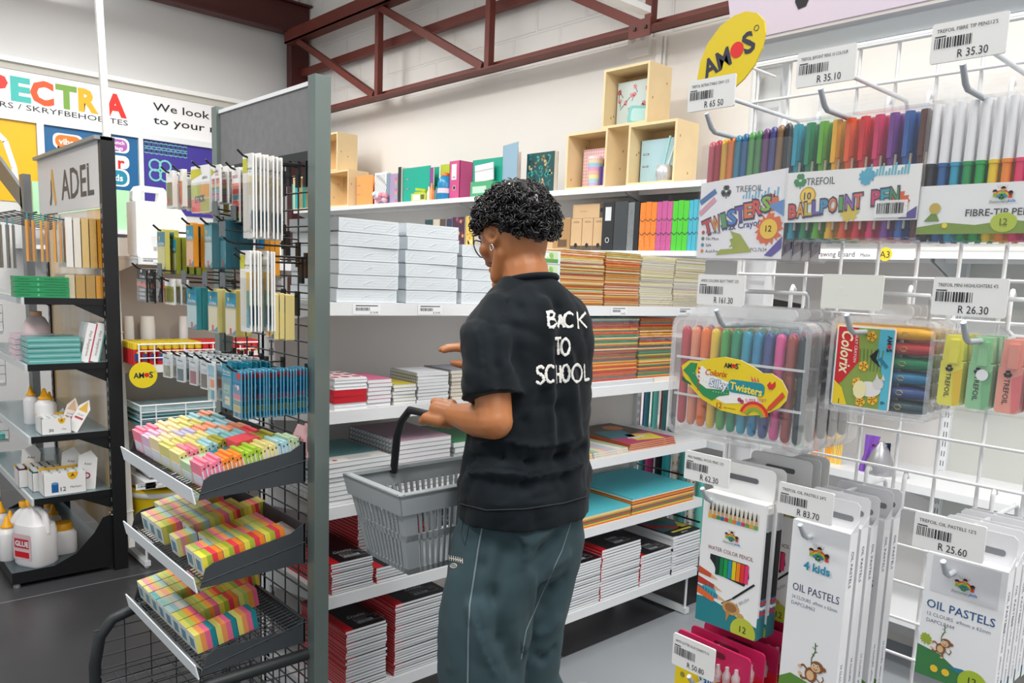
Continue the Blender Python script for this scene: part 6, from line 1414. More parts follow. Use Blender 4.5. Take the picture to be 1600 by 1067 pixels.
for y in (1.88, 1.93, 1.98, 2.03): s_hook(y, 1.755 if y > 1.9 else 1.75, .86)

# ---- trays of sticky pads: one thing per pad
ANG = -math.atan(.045/.26)
def tray_pos(k, u, v): # u along depth from the lip, v across from the near side
    z0 = (.962, .748, .532)[k]
    return (TRX+.014+u*cos(ANG), 1.822+v, z0+.018-u*math.sin(ANG))
PADS = {}
def pad_proto(kind, c, w, t, h):
    key = (kind, c, w, t, h)
    if key in PADS: return PADS[key], False
    p = thing('sticky_note_pad' if kind == 'pad' else 'sticky_note_cube', '', 'sticky notes'); k = MB()
    if kind == 'pad':
        k.box(0, -w/2, 0, t, w/2, h, M(c, .5)); k.box(t*.0, -w/2-.0004, h*.08, t*.35, -w/2, h*.75, M('#d9d6e4', .4)); k.box(-.0006, -w/2+.006, h*.08, 0, w/2-.006, h*.5, M('#d8dce4', .3)); k.rect(t*.55, h*.80, t*.85, h*.88, -w/2-.0005, INK)
        k.build('sheets', p)
    else:
        n = len(c)
        for i, cc in enumerate(c): k.box(t*i/n, -w/2, 0, t*(i+1)/n, w/2, h, M(cc, .5))
        k.build('sheets', p)
        k = MB(); k.box(-.0006, -w/2, 0, 0, w/2, h, M('#dfe0d8', .3)); k.box(-.0009, -w*.3, h*.2, -.0006, w*.3, h*.75, M('#5f8aa0', .4)); k.build('label', p)
    PADS[key] = p; return p, True
def put(kind, k, u, v, c, w, t, h, label, group):
    p, new = pad_proto(kind, c, w, t, h); pos = tray_pos(k, u, v); rot = (0, ANG, rnd.uniform(-.02, .02))
    if new: p.location = pos; p.rotation_euler = rot; p['label'] = label; p['group'] = group; return p
    return dup(p, pos, rot, label, group)
CN = {'#f08098': 'pink', '#f68a2c': 'orange', '#a8c83a': 'lime', '#e6d890': 'cream', '#a8d0d8': 'pale blue', '#b8d0a8': 'sage', '#1f7f88': 'dark teal', '#f0505a': 'coral', '#b0a83a': 'olive', '#e8b0c4': 'rose', '#dcb8d0': 'lilac', '#ecd8a8': 'butter', '#f0a07a': 'peach', '#c4bcd8': 'lavender', '#8fc4c8': 'aqua', '#d8d07a': 'straw'}
strips = [
 [('#f08098', 5), ('#f68a2c', 5), ('#a8c83a', 5), ('#e6d890', 4), ('#a8d0d8', 3), ('#b8d0a8', 3)],
 [('#b8d0a8', 7), ('#1f7f88', 5), ('#f0505a', 6), ('#b0a83a', 5)],
 [('#e6d890', 2), ('#f08098', 3), ('#d8d07a', 2), ('#a8d0d8', 3), ('#b0a83a', 3), ('#8fc4c8', 5), ('#f0505a', 3)],
 [('#d8d07a', 6), ('#e6d890', 6), ('#a8d0d8', 4), ('#f0a07a', 6)],
 [('#ecd8a8', 6), ('#c4bcd8', 5), ('#f0a07a', 5), ('#a8d0d8', 5)],
 [('#dcb8d0', 5), ('#ecd8a8', 4), ('#d8d07a', 7), ('#8fc4c8', 5)],
 [('#f08098', 5), ('#ecd8a8', 5), ('#e6d890', 4), ('#a8d0d8', 4), ('#f0a07a', 4)],
]
for s, runs in enumerate(strips):
    u = .006; i = 0
    for c, n in runs:
        for _ in range(n):
            low = (s == 1 and c in ('#1f7f88',)) or (s == 1 and c == '#b8d0a8')
            hh = (.060, .066, .058)[(s+i) % 3] if not low else .046
            if s == 1 and c == '#f0505a': hh = .068
            i += 1
            put('pad', 0, u, .040+.0735*s, c, .0725, .0095, hh, '%s note pad, %s from the lip in the %s row of the top tray' % (CN[c], NTH[i-1], ('near', 'second', 'third', 'middle', 'fifth', 'sixth', 'far')[s]), '%s sticky pads in the top tray' % CN[c])
            u += .0098
k = MB(); p = thing('note_pack', 'front one of the two pink packs leaning at the back of the top tray', 'sticky notes', tray_pos(0, .245, .035), FACE, 'pink packs at the back of the top tray')
p.location.z += .0; p.rotation_euler = (-.45, 0, FACE); k.box(-.036, -.012, 0, .036, .012, .085, M('#e6b4b8', .3)); k.text('stick', -.004, .05, .016, -.0125, M('#2a2f4a', .5), bold=.02, w=.04); k.text('n', .022, .05, .014, -.0125, M('#d8402c', .5), bold=.03); k.build('packet', p)
dup(p, (p.location.x+.02, p.location.y-.006, p.location.z+.004), (-.45, 0, FACE), 'rear one of the two pink packs leaning at the back of the top tray')
B1 = ('#e8dc4a', '#a8b83a', '#e83a4a', '#f28a2c'); B2 = ('#d8d07a', '#a8c05a', '#ee7a8c', '#f2a05a', '#8fb8b0'); B3 = ('#e6e08a', '#e89aa8', '#f0b070', '#b8cc8a', '#a8c8d0'); B4 = ('#e0d84a', '#f0823a', '#d83040', '#a8a83a', '#e8c83a'); B5 = ('#e6dc70', '#f29a5a', '#ec6a90', '#1f8a94'); B6 = ('#e0dc6a', '#b8c85a', '#f4a03a', '#ee6a8a')
ROWN = ('near', 'second', 'third', 'fourth', 'fifth', 'sixth', 'seventh', 'eighth', 'far')
def cubes(k, rows, tn):
    for r, cells in rows.items():
        for i, b in cells:
            put('cube', k, .004+.0525*i, .036+.0565*r, b, .052, .0505, .050 if k else .05, 'striped note cube, %s from the lip in the %s row of the %s tray' % (NTH[i], ROWN[r], tn), 'striped note cubes in the %s tray' % tn)
cubes(1, {0: [(0, B1), (1, B1), (2, B1), (3, B1)], 1: [(0, B2), (1, B2), (2, B2), (3, B6)], 2: [(1, B2), (2, B4), (3, B6)], 3: [(0, B3)], 4: [(1, B3), (2, B6), (3, B4), (4, B4)], 5: [(0, B6), (1, B3), (2, B2), (3, B4)], 6: [(0, B3), (1, B3), (2, B6)], 7: [(0, B3), (1, B2), (2, B3), (3, B6)], 8: [(1, B3), (2, B3), (3, B2)]}, 'middle')
cubes(2, {1: [(0, B5), (1, B5), (2, B5)], 2: [(0, B6)], 3: [(0, B6), (1, B6), (2, B1), (3, B6)], 4: [(0, ('#a8c8c4', '#8fb0b4', '#c4b8b0', '#a8b8a8')), (1, B6), (2, B4), (3, B1)], 5: [(0, ('#8fc0bc', '#a8c4b0', '#b8b8a8', '#8fb4b4')), (2, B6), (3, B4), (4, B4)], 6: [(0, ('#5fb8b8', '#e6c48a', '#f0a07a', '#e8d04a')), (1, B6), (2, B6)], 7: [(0, B3), (1, B6), (2, B3)], 8: [(0, B3), (1, B6)]}, 'bottom')
p = thing('note_pack', 'flat printed pack lying near the back of the middle tray', 'sticky notes', tray_pos(1, .205, .06)); p.rotation_euler = (0, ANG, .2); k = MB(); k.box(0, -.05, 0, .06, .05, .022, M('#b8a89c', .35)); k.box(.0, -.0505, .0, .0605, -.05, .006, M('#b86a6a', .4)); upper(k, .0224); k.flat([(.005, -.04), (.05, -.03), (.04, .04), (.01, .03)], 0, M('#8a8078', .4)); k.build('packet', p)
# ================================================================== goods on the black rack (far left)
def rthing(name, label, cat, x, y, z, group=None, rz=FACE): return thing(name, label, cat, (x, y, z), rz, group)
def on_shelf(px, py, lev, X=None):
    """point of shelf level z seen at px,py"""
    return onZ(px, py, lev)
HDPE = M('#e6e4e4', .35); CAPY = M('#efa912', .4)
def glue_bottle(r, h, label, loc, group=None, lab=False):
    p = rthing('glue_bottle', label, 'glue', loc.x, loc.y, loc.z, group)
    MB().lathe((0, 0, 0), [(r*.92, 0), (r, r*.12), (r, h*.60), (r*.93, h*.66), (r*.55, h*.73), (r*.38, h*.75)], HDPE, 20).build('bottle_body', p)
    k = MB(); k.lathe((0, 0, h*.75), [(r*.62, 0), (r*.62, h*.05), (r*.42, h*.065), (r*.16, h*.24), (r*.10, h*.25)], CAPY, 14); k.build('nozzle_cap', p)
    if lab: k = MB(); k.rect(-r*.45, h*.16, r*.3, h*.46, -r*1.005, RED); k.rect(-r*.40, h*.26, r*.2, h*.34, -r*1.01, WHITE); k.build('label', p)
    return p
# shelf with two white glue bottles and the small printed boxes
Za = RL[2]
b1 = onZ(40, 668, Za); glue_bottle(.04, .20, 'white glue bottle with yellow nozzle behind the box of thirty', Vector((.815, 4.25, Za)))
glue_bottle(.033, .185, 'slim white glue bottle with yellow nozzle further back on the same shelf', Vector((.80, 4.46, Za)))
glue_bottle(.03, .165, 'small glue bottle peeking between the two bottles on the third shelf', Vector((.86, 4.37, Za)))
def bit_box(label, x, y, z, w, h, d, txt, sub, rnds, col='#2f6a8a', fan=True, gr=None):
    p = thing('counter_box', label, 'box', (x, y, z), 0, gr); k = MB()
    k.box(-w/2, 0, 0, w/2, .0015, h, M('#ecebea', .45)).box(-w/2, d-.0015, 0, w/2, d, h+.01, M('#e2b02c', .45)).box(-w/2, 0, 0, -w/2+.0015, d, h, M('#e6e4e2', .45)).box(w/2-.0015, 0, 0, w/2, d, h, M('#e6e4e2', .45)).box(-w/2, 0, 0, w/2, d, .002, GREYP)
    y0 = -.0004
    k.flat([(-w*.02+.13*w*cos(a)+w*.2, h-.001+.34*h*sin(a)) for a in [PI+PI*i/12 for i in range(13)]], y0, M('#e8b01c', .45)); k.text('A', w*.18, h*.86, h*.16, y0-.0003, INK, bold=.02)
    k.text(txt, -w*.05 if rnds else -w*.18, h*.27, h*.2, y0, INK, bold=.01); k.text(sub, w*.25, h*.32, h*.10, y0, INK)
    if rnds: k.rect(-w*.32, h*.14, -w*.16, h*.55, y0, M('#1f5a9a', .4)); k.disc(-w*.24, h*.55, w*.08, y0-.0001, M('#5f94c0', .4), 14, h*.06)
    k.build('tray', p)
    return p
bit_box('small white counter box printed 30 on the third shelf of the black rack', .835, 4.125, Za, .12, .075, .11, '30', 'Clay', False)
p = COL.objects['counter_box']
def tubes(x0, y0, z, w, d, nx, ny, cs, group, lab, hh=.045):
    for i in range(nx):
        for j in range(ny):
            c = cs[(i+j*2) % len(cs)]; x, y = x0+w*(i+.5)/nx, y0+d*(j+.5)/ny
            p = thing('sharpener', lab % (NTH[i], NTH[j]), 'sharpener', (x, y, z), 0, group); q = min(w/nx, d/ny)*.44
            MB().box(-q, -q, 0, q, q, hh, M(c, .4)).box(-q*.8, -q*.8, hh, q*.8, q*.8, hh+.008, M('#e4e8ea', .3)).build('tub', p)
tubes(.785, 4.135, Za+.003, .10, .09, 4, 3, ('#d8dce0', '#c0c8cc', '#3a3f44'), 'sharpeners in the box of thirty', 'small grey sharpener, %s across and %s deep in the white box of thirty', .066)
for i, (x, y, a, c) in enumerate(((.90, 4.19, .3, '#e6dcd8'), (.93, 4.15, .5, '#e8e6e4'), (.88, 4.26, .1, '#cfdde6'))):
    p = thing('display_card', ('cream', 'white', 'pale blue')[i]+' pointed display card standing behind the box of thirty', 'card', (x, y, Za+.06 if i < 2 else Za), 0); p.rotation_euler = (-.25, a, -.3); k = MB()
    k.prism([(-.025, -.06 if i < 2 else 0), (.025, -.06 if i < 2 else 0), (.025, .06), (.0, .10), (-.025, .06)], -.001, .001, M(c, .45)); k.flat([(-.02, .04), (.02, .04), (.0, .09)], -.0014, M(('#d8b088', '#e0b03a', '#e6e4e0')[i], .5)); k.rect(-.018, .0, .018, .01, -.0014, M('#b83a4a', .5)); k.text('CLAY', 0, .022, .008, -.0014, INK); k.build('card_body', p)
# fourth shelf: rubber/sharpener boxes
Zb = RL[3]
bit_box('white counter box printed 12 with a blue cylinder, fourth shelf front corner', .86, 4.125, Zb, .175, .105, .10, '12', 'Markers', True)
tubes(.775, 4.135, Zb+.003, .17, .085, 5, 2, ('#e8eaec', '#dfe6ea', '#c8d8dc'), 'tubs in the box of twelve', 'white-topped tub, %s across and %s deep in the box of twelve', .096)
bit_box('second white counter box behind the box of twelve', .835, 4.24, Zb, .17, .09, .10, '2', 'Dual', False)
tubes(.752, 4.248, Zb+.003, .165, .085, 5, 3, ('#2a6a5a', '#2f5f94', '#3a8a94', '#2a4a7a'), 'tubs in the second box', 'teal and blue tub, %s across and %s deep in the second counter box', .092)
bit_box('third white counter box with dark red tubs on the fourth shelf', .80, 4.355, Zb, .17, .085, .10, '2', 'Dual', False)
tubes(.717, 4.363, Zb+.003, .165, .085, 5, 3, ('#6a2f44', '#3a6a7a', '#7a3a4a'), 'tubs in the third box', 'dark red tub, %s across and %s deep in the third counter box', .088)
for i, (x, y, h) in enumerate(((.90, 4.24, .20), (.955, 4.17, .19), (.78, 4.48, .18))):
    p = thing('display_card', ('white display card standing behind the box of twelve', 'white pointed display card at the right of the fourth shelf', 'white display card further left on the fourth shelf')[i], 'card', (x, y, Zb if i else Zb)); p.rotation_euler = (-.12, .08, -.35); k = MB()
    k.prism([(-.04, 0), (.04, 0), (.04, h*.8), (.01, h), (-.04, h*.85)], -.0012, .0012, M('#eceae8', .45)); k.disc(.0, h*.35, .016, -.0016, M('#a83a5a', .45), 12); k.disc(.0, h*.35, .009, -.0019, WHITE, 12); k.text('Adel', 0, h*.65, .012, -.0016, INK); k.build('card_body', p)
# second shelf: teal packs, leaning packs, jar
Zc = RL[1]
def flatbox(name, label, x, y, z, w, d, h, c, top=None, group=None, rz=0, cat='pack'):
    p = thing(name, label, cat, (x, y, z), rz, group); k = MB(); k.box(-w/2, 0, .0005, w/2, d, h-.001, M(c, .35, coat=.3)); k.rect(-w/2+.004, h*.42, w/2-.004, h*.55, -.0004, M('#bcd8d6', .3)); k.build('packet', p, bevel=.002); return p
proto = flatbox('clay_pack', '', 0, 0, 0, .21, .15, .0235, '#5fa8a4')
series(proto, [(.84+rnd.uniform(-.003, .003), 4.125+rnd.uniform(0, .004), Zc+.024*i) for i in range(5)], ['%s teal clay pack on the second shelf of the black rack' % ORD[4-i] for i in range(5)], 'teal clay packs', [rnd.uniform(-.02, .02) for _ in range(5)])
proto = flatbox('clay_pack', '', 0, 0, 0, .16, .14, .0235, '#e2c8d2')
series(proto, [(.80+rnd.uniform(-.003, .003), 4.30+rnd.uniform(0, .004), Zc+.024*i) for i in range(5)], ['%s pink and white clay pack behind the teal ones' % ORD[4-i] for i in range(5)], 'pink clay packs', [rnd.uniform(-.02, .02) for _ in range(5)])
for i, (x, c, nm) in enumerate(((.965, '#c83a5a', 'pink-edged'), (1.005, '#5fa8a0', 'teal-edged'))):
    p = thing('clay_pack', '%s white clay pack leaning upright on the second shelf' % nm, 'pack', (x, 4.13, Zc)); p.rotation_euler = (0, .22, 0); k = MB(); k.box(-.022, 0, 0, .012, .13, .185, M('#efefee', .35)).box(.012, 0, 0, .018, .13, .185, M(c, .35)); k.text('modelling clay', -.005, .09, .012, -.0005, M('#7a5a6a', .5), rot=PI/2, w=.12); k.build('packet', p)
p = rthing('paint_jug', 'squarish pink-white jug behind the teal packs', 'jug', .83, 4.42, Zc); MB().lathe((0, 0, 0), [(.05, 0), (.055, .01), (.055, .15), (.035, .19), (.02, .2)], M('#d9c4c4', .35), 20, pw=4).build('jug_body', p); MB().lathe((0, 0, .2), [(.025, 0), (.025, .02)], M('#d8a07a', .4), 12).build('cap', p)
# top shelf: four green boxes, hanging bags
Zd = RL[0]
proto = thing('pencil_case_box', '', 'box'); k = MB(); k.box(-.105, 0, .0005, .105, .09, .0225, M('#1f8a54', .4)); k.text('CHARCOAL', -.07, .011, .006, -.0004, INK); k.text('24 CHARCOAL STICKS', .05, .011, .006, -.0004, INK); k.rect(-.02, .006, -.012, .016, -.0004, M('#5fb08a', .4)); k.build('carton', proto)
series(proto, [(.805, 4.125, Zd+.0235*i) for i in range(4)], ['%s flat green box on the top shelf of the black rack' % ORD[3-i] for i in range(4)], 'flat green boxes', [0]*4)
for i in range(4):
    x = .915+.042*i
    p = thing('paper_bag', '%s from the left of the cellophane wrapped ochre packs on the top shelf' % NTH[i].capitalize(), 'pack', (x, 4.13, Zd), 0, 'ochre packs on the top shelf'); k = MB(); k.box(-.019, 0, 0, .019, .2, .105, M(('#c9bda0', '#b8924a', '#b08a3c', '#d8920c')[i], .45)); k.build('sheets', p); MB().box(-.0205, -.001, 0, .0205, .201, .11, clear(gloss=.055)).build('wrapper', p)
# hanging rows under the header
hr = RXX(); 
for x in (.72, .80): hr.tube([(x, RY0+.04, 1.70), (x, RY1-.04, 1.70)], .004, BLACK, 6)
for i in range(8): y = RY0+.06+i*.14; hr.tube([(RXB-.01, y, 1.66), (.72, y, 1.70)], .003, BLACK, 5)
hr.build('hook_frame', rk)
def bagpack(label, w, h, c, n, x, y, z, group, dx, cat='pencils', inner=None):
    p = thing('pencil_pack', '', cat); k = MB()
    k.box(-w/2, -.004, -h, w/2, .004, -.02, M(c, .45)); k.build('card', p)
    k = MB(); k.box(-.012, -.002, -.02, .012, .002, .012, M('#3f8a94', .4)); k.build('hang_tab', p)
    MB().box(-w/2-.002, -.0055, -h-.002, w/2+.002, .0055, -.018, clear(gloss=.055)).build('wrapper', p)
    return series(p, [(x+dx*i, y+.02*(i % 2), z) for i in range(n)], ['%s, %s from the left' % (label, NTH[i]) for i in range(n)], group, [PI/2-.35+.06*(i % 3) for i in range(n)])
bagpack('ochre pencil pack hanging on the black rack', .06, .20, '#d8962c', 6, .765, 4.16, 1.685, 'ochre pencil packs', .026)
bagpack('grey pencil pack hanging at the left edge', .05, .21, '#6a6a66', 6, .60, 4.25, 1.66, 'grey pencil packs', .026)
for i in range(5):
    x = .925+.033*i
    p = thing('cellophane_bag', '%s from the left of the large cellophane bags below the header' % NTH[i].capitalize(), 'bag', (x, 4.16, 1.70), 0, 'large cellophane bags'); k = MB(); k.box(-.014, 0, -.235, .014, .15, -.01, M(('#e9e6e2', '#e2dcd0', '#d9b870', '#cda24a', '#d8981c')[i], .5)); k.build('sheets', p); MB().box(-.0158, -.001, -.24, .0158, .151, -.005, clear(gloss=.055)).build('wrapper', p)
# bottom shelf: big jugs and bottles
Ze = .075
def big_jug(label, x, y, s=1, group=None):
    p = rthing('glue_jug', label, 'jug', x, y, Ze, group, rz=FACE+.5)
    k = MB(); w, d, h = .075*s, .055*s, .235*s
    k.lathe((0, 0, 0), [(w*.90, 0), (w, .012*s), (w, .15*s), (w*.92, .175*s)], HDPE, 28, sy=.75, pw=4.5)
    k.lathe((-.01*s, 0, .175*s), [(w*.92, 0), (w*.62, .04*s), (w*.42, .055*s), (.018*s, .065*s), (.018*s, .075*s)], HDPE, 24, sy=.72, pw=3.5)
    k.tube([(.0, 0, .232*s), (.03*s, 0, .238*s), (.055*s, 0, .215*s), (.064*s, 0, .17*s), (.066*s, 0, .14*s)], [.012*s, .012*s, .013*s, .014*s, .014*s], HDPE, 10)
    k.build('jug_body', p)
    MB().lathe((-.01*s, 0, .25*s), [(.024*s, 0), (.024*s, .022*s), (.02*s, .026*s)], CAPY, 16).build('cap', p)
    k = MB(); k.flat(rrect(-w*.75, .03*s, w*.55, .14*s, .008), -d*1.03, M('#d8b8bc', .45)); k.rect(-w*.65, .04*s, w*.4, .065*s, -d*1.03-.0005, RED); k.rect(-w*.65, .08*s, w*.4, .12*s, -d*1.03-.0005, M('#b83a4a', .45)); k.text('GLUE', -w*.1, .1*s, .022*s, -d*1.03-.001, WHITE, bold=.03); k.build('label', p)
    return p
big_jug('largest white glue jug at the front corner of the bottom shelf', .745, 4.20, 1.12)
big_jug('white glue jug right behind the largest one', .74, 4.36, .95)
p = rthing('glue_jar', 'squat square white jar with a yellow lid right of the big jugs', 'jar', .875, 4.30, Ze); MB().lathe((0, 0, 0), [(.052, 0), (.056, .01), (.056, .10), (.046, .115)], HDPE, 24, pw=5).build('jar_body', p); MB().lathe((0, 0, .115), [(.044, 0), (.044, .03), (.04, .033)], CAPY, 18).build('lid', p)
for i, (x, y, r, h, nm) in enumerate(((.655, 4.33, .042, .21, 'with a red label at the left edge of the bottom shelf'), (.69, 4.46, .036, .20, 'just left of the second jug'), (.67, 4.58, .036, .22, 'in the second rank at the left'), (.77, 4.52, .036, .22, 'behind the big jugs'), (.80, 4.62, .038, .235, 'tallest at the back of the bottom shelf'), (.87, 4.46, .036, .20, 'behind the squat jar'), (.875, 4.58, .034, .21, 'rearmost behind the squat jar'))):
    glue_bottle(r, h, 'yellow-nozzled glue bottle, '+nm, Vector((x, y, Ze)), 'glue bottles on the bottom shelf', lab=(i == 0))
# racks further back at the left edge
fr_ = thing('far_rack', 'grey slotted rack upright with a bracket beyond the black rack', 'rack', (1.0, 6.0, 0))
a, b = onX(38, 300, 1.1), onX(2, 270, 1.1); k = MB(); k.box(.0, -.05, 0, .04, .05, 1.98, M('#7a7c7e', .5, .2)); k.build('post', fr_)
p0 = onX(36, 345, 1.0); fr_.location = (1.0, p0.y, 0)
k = MB(); y0, y1 = onX(0, 262, 1.0), onX(36, 340, 1.0); k.add([(.0, .0, 1.78), (.0, .02, 1.9), (.0, .75, 2.16), (.0, .75, 2.02), (.02, .0, 1.78), (.02, .02, 1.9), (.02, .75, 2.16), (.02, .75, 2.02)], [(0, 1, 2, 3), (7, 6, 5, 4), (0, 4, 5, 1), (1, 5, 6, 2), (3, 2, 6, 7), (0, 3, 7, 4)], M('#6f7173', .5, .2)); k.build('bracket', fr_)
fu = thing('far_shelf_unit', 'white shelf unit with wire fronts glimpsed past the left edge of the black rack', 'shelving', (.6, 5.6, 0))
for z in (.45, .78, 1.08, 1.36): MB().box(-.25, -.2, z-.02, .25, .25, z, SHELFW).build('shelf', fu)
for x in (-.24, .24): MB().box(x-.015, .22, 0, x+.015, .25, 1.5, SHELFW).build('post', fu)
k = MB()
for z in (.50, .83, 1.13):
    for dz in (0, .05, .1): k.cyl((-.25, -.2, z+dz), (.25, -.2, z+dz), .004, WIRE, 5)
    for i in range(6): k.cyl((-.25+.1*i, -.2, z-.05), (-.25+.1*i, -.2, z+.1), .003, WIRE, 5)
k.build('wire_front', fu)
for i, (dx, z, w, h, c, nm) in enumerate(((-.15, .78, .14, .06, '#d8962c', 'ochre'), (.05, .78, .16, .035, '#c8821c', 'amber'), (-.1, 1.08, .18, .06, '#c8c4c4', 'grey'), (.1, .45, .26, .03, '#6fd0c8', 'turquoise'), (-.05, 1.36, .12, .12, '#8a6a44', 'brown'), (.14, 1.36, .1, .16, '#4a90a8', 'blue'))):
    p = thing('stock_pack', '%s pack on the far white unit past the black rack' % nm, 'pack', (.6+dx, 5.45, z)); MB().box(-w/2, -.06, 0, w/2, .12, h, M(c, .45)).build('packet', p)

# ================================================================== goods on the white unit behind the wire stand
y0 = G2F
def fence(label, z, x0, x1, h):
    p = thing('wire_fence', label, 'wire fence', ((x0+x1)/2, y0-.004, z)); k = MB(); w = (x1-x0)/2
    k.tube([(-w, .25, .0), (-w, .25, h), (-w, 0, h), (w, 0, h)], .004, WIRE, 6); k.tube([(-w, 0, .0), (-w, 0, h)], .004, WIRE, 6)
    for f in (.35, .68): k.tube([(-w, 0, h*f), (w, 0, h*f)], .003, WIRE, 6)
    for i in range(5): k.tube([(-w+2*w*(i+.5)/5, 0, 0), (-w+2*w*(i+.5)/5, 0, h)], .003, WIRE, 6)
    k.build('wires', p); return p
zs = 1.016
fence('white wire fence holding the red and yellow glue sticks', zs, 1.16, 1.85, .10)
fence('white wire fence before the teal papers', .722, 1.16, 1.85, .10)
ya, ra = M('#e6c81c', .4), M('#c8202a', .4)
def gs(red):
    p = thing('glue_stick', '', 'glue stick'); k = MB(); k.cyl((0, 0, 0), (0, 0, .075), .0165, ra, 10); k.build('tube', p); MB().cyl((0, 0, .075), (0, 0, .105), .0168, M('#d8302a', .4) if red else ya, 10).build('cap', p)
    k = MB(); k.rect(-.010, .02, .010, .055, -.0172, M('#2f4a8a', .4)) if not red else k.rect(-.010, .03, .010, .055, -.0172, WHITE); k.disc(.004, .06, .006, -.0174, M('#f0d23a', .4), 8); k.build('label', p); return p
A, B_ = gs(False), gs(True); na = nb = 0
for j in range(6):
    for i in range(18):
        x, y = 1.155+.036*i, y0+.03+.036*j
        if j > 0 and 0 < i and j < 5 and (i+j) % 3 and False: continue
        red = i >= 9; src = B_ if red else A
        lab = '%s-capped glue stick, %s from the left in the %s rank behind the wire fence' % ('red' if red else 'yellow', NTH[i], NTH[j])
        first = (red and nb == 0) or (not red and na == 0)
        if first: src.location = (x, y, zs); src['label'] = lab; src['group'] = ('red' if red else 'yellow')+'-capped glue sticks'; 
        else: dup(src, (x, y, zs), 0, lab, ('red' if red else 'yellow')+'-capped glue sticks')
        na += not red; nb += red
c = onY(224, 586, y0-.02); p = thing('brand_sign', 'round yellow sign with a red dot hanging from the glue stick shelf', 'sign', (c.x, y0-.02, c.z)); k = MB(); k.prism([(.062*cos(2*PI*i/32), .062*sin(2*PI*i/32)) for i in range(32)], -.0015, .0015, M('#e9d21c', .4)); amos(k, 0, 0, .026, -.0019); k.build('disc', p)
# the white bottles standing behind the glue sticks
for i, px in enumerate((201, 230, 286)):
    a = onY(px, 480, y0+.31); p = thing('glue_tube', '%s from the left of the three blank white tubes behind the glue sticks' % NTH[i].capitalize(), 'tube', (a.x, y0+.31, zs), 0, 'white tubes behind the glue sticks'); r = (.022, .035, .022)[i]; MB().lathe((0, 0, 0), [(r, 0), (r, .17), (r*.9, .215)], M('#f2f2f2', .5), 14).build('tube_body', p)
# teal papers on the shelf below
for i in range(12):
    o = thing('paper_folder', '%s in the teal and white folder pile behind the lower wire fence' % ORD[11-i], 'folder', (1.45+rnd.uniform(-.01, .01), y0+.03+rnd.uniform(0, .02), .722+.006*i), rnd.uniform(-.04, .04), 'teal and white folders'); MB().box(-.28, 0, .0002, .28, .30, .0045, M(('#3f8a94', '#dfe4e6', '#2f6a74', '#b8d4d8')[i % 4], .45)).build('sheet', o)
for i in range(7):
    o = thing('booklet', '%s in the pile of grey booklets above the yellow tub' % ORD[6-i], 'booklet', (1.33+rnd.uniform(-.01, .01), y0+.04, .445+.011*i), rnd.uniform(-.08, .08), 'grey booklets'); MB().box(-.12, 0, .0002, .12, .22, .0095, M(('#5a5c60', '#d8d8da', '#8a8478')[i % 3], .4)).build('pages', o)
# yellow tub
p = thing('paint_tub', 'large yellow tub with a white rim under the white unit', 'tub', (1.33, 4.20, .17)); MB().lathe((0, 0, 0), [(.155, 0), (.165, .02), (.175, .19)], M('#d8b80c', .4), 28, sy=.85).build('tub_body', p); MB().lathe((0, 0, .165), [(.178, 0), (.184, .005), (.184, .022), (.178, .026)], M('#d9d9d6', .4), 28, sy=.85).build('rim', p); MB().lathe((0, 0, .188), [(.174, 0), (.176, .01), (.15, .016)], M('#e3c30c', .4), 28, sy=.85).build('lid', p)
# big white canister on the top shelf of that unit
a = onY(233, 398, y0+.12); p = thing('canister', 'large white canister with a handle on the shelf behind the wire stand', 'canister', (1.30, y0+.14, 1.527)); k = MB()
o_ = [(-.11, 0), (.11, 0), (.115, .02), (.115, .20), (.09, .235), (.05, .27), (.045, .305), (.02, .33), (-.085, .33), (-.11, .30), (-.115, .02)]
hole = [(-.07, .30), (.01, .30), (.02, .285), (.0, .268), (-.065, .268), (-.08, .285)]
w1 = M('#eeeeec', .4)
k.prism([(-.11, 0), (.11, 0), (.115, .02), (.115, .20), (.09, .235), (.06, .262), (-.115, .262), (-.115, .02)], -.07, .07, w1); k.prism([(-.115, .262), (-.078, .262), (-.078, .302), (-.07, .31), (-.07, .335), (-.095, .33), (-.112, .305)], -.025, .025, w1); k.prism([(.0, .262), (.06, .262), (.052, .30), (.025, .333), (.005, .31)], -.025, .025, w1); k.prism([(-.07, .308), (.005, .308), (.025, .333), (-.07, .335)], -.025, .025, w1)
k.build('canister_body', p, bevel=.008); MB().lathe((.085, 0, .25), [(.022, 0), (.022, .03)], w1, 12).build('cap', p)
k = MB(); k.rect(-.05, .02, .05, .10, -.0705, M('#dcdcda', .45)); k.barcode(-.04, .03, .06, .02, -.0708, INK, 2); k.build('label', p)
# pale green boards and the dark picture at the back wall
a, b = onY(50, 283, 6.55), onY(222, 362, 6.55); p = thing('display_board', 'pale green board standing before the sign wall behind the header', 'board', ((a.x+b.x)/2, 6.55, b.z)); MB().box(-(b.x-a.x)/2, 0, 0, (b.x-a.x)/2, .03, onY(140, 292, 6.55).z-b.z, M('#aee0b4', .5)).box(-(b.x-a.x)/2, -.04, -.03, (b.x-a.x)/2, .3, 0, SHELFW).build('board', p)
a, b = onY(168, 365, 6.5), onY(205, 390, 6.5); p = thing('picture_box', 'box with a dark stone picture under the pale green board', 'box', ((a.x+b.x)/2, 6.5, b.z)); k = MB(); w, h = abs(b.x-a.x)+.3, a.z-b.z; k.box(-w/2, 0, 0, w/2, .2, h, M('#3a3a40', .5)); q = random.Random(5)
for i in range(16): splat(k, q.uniform(-w*.45, w*.45), q.uniform(.02, h-.02), q.uniform(.015, .03), -.0005-.0001*(i % 4), M(q.choice(('#55565c', '#2a2a30', '#b88a5a', '#6a6c74', '#8a6a3c')), .6), i, 9)
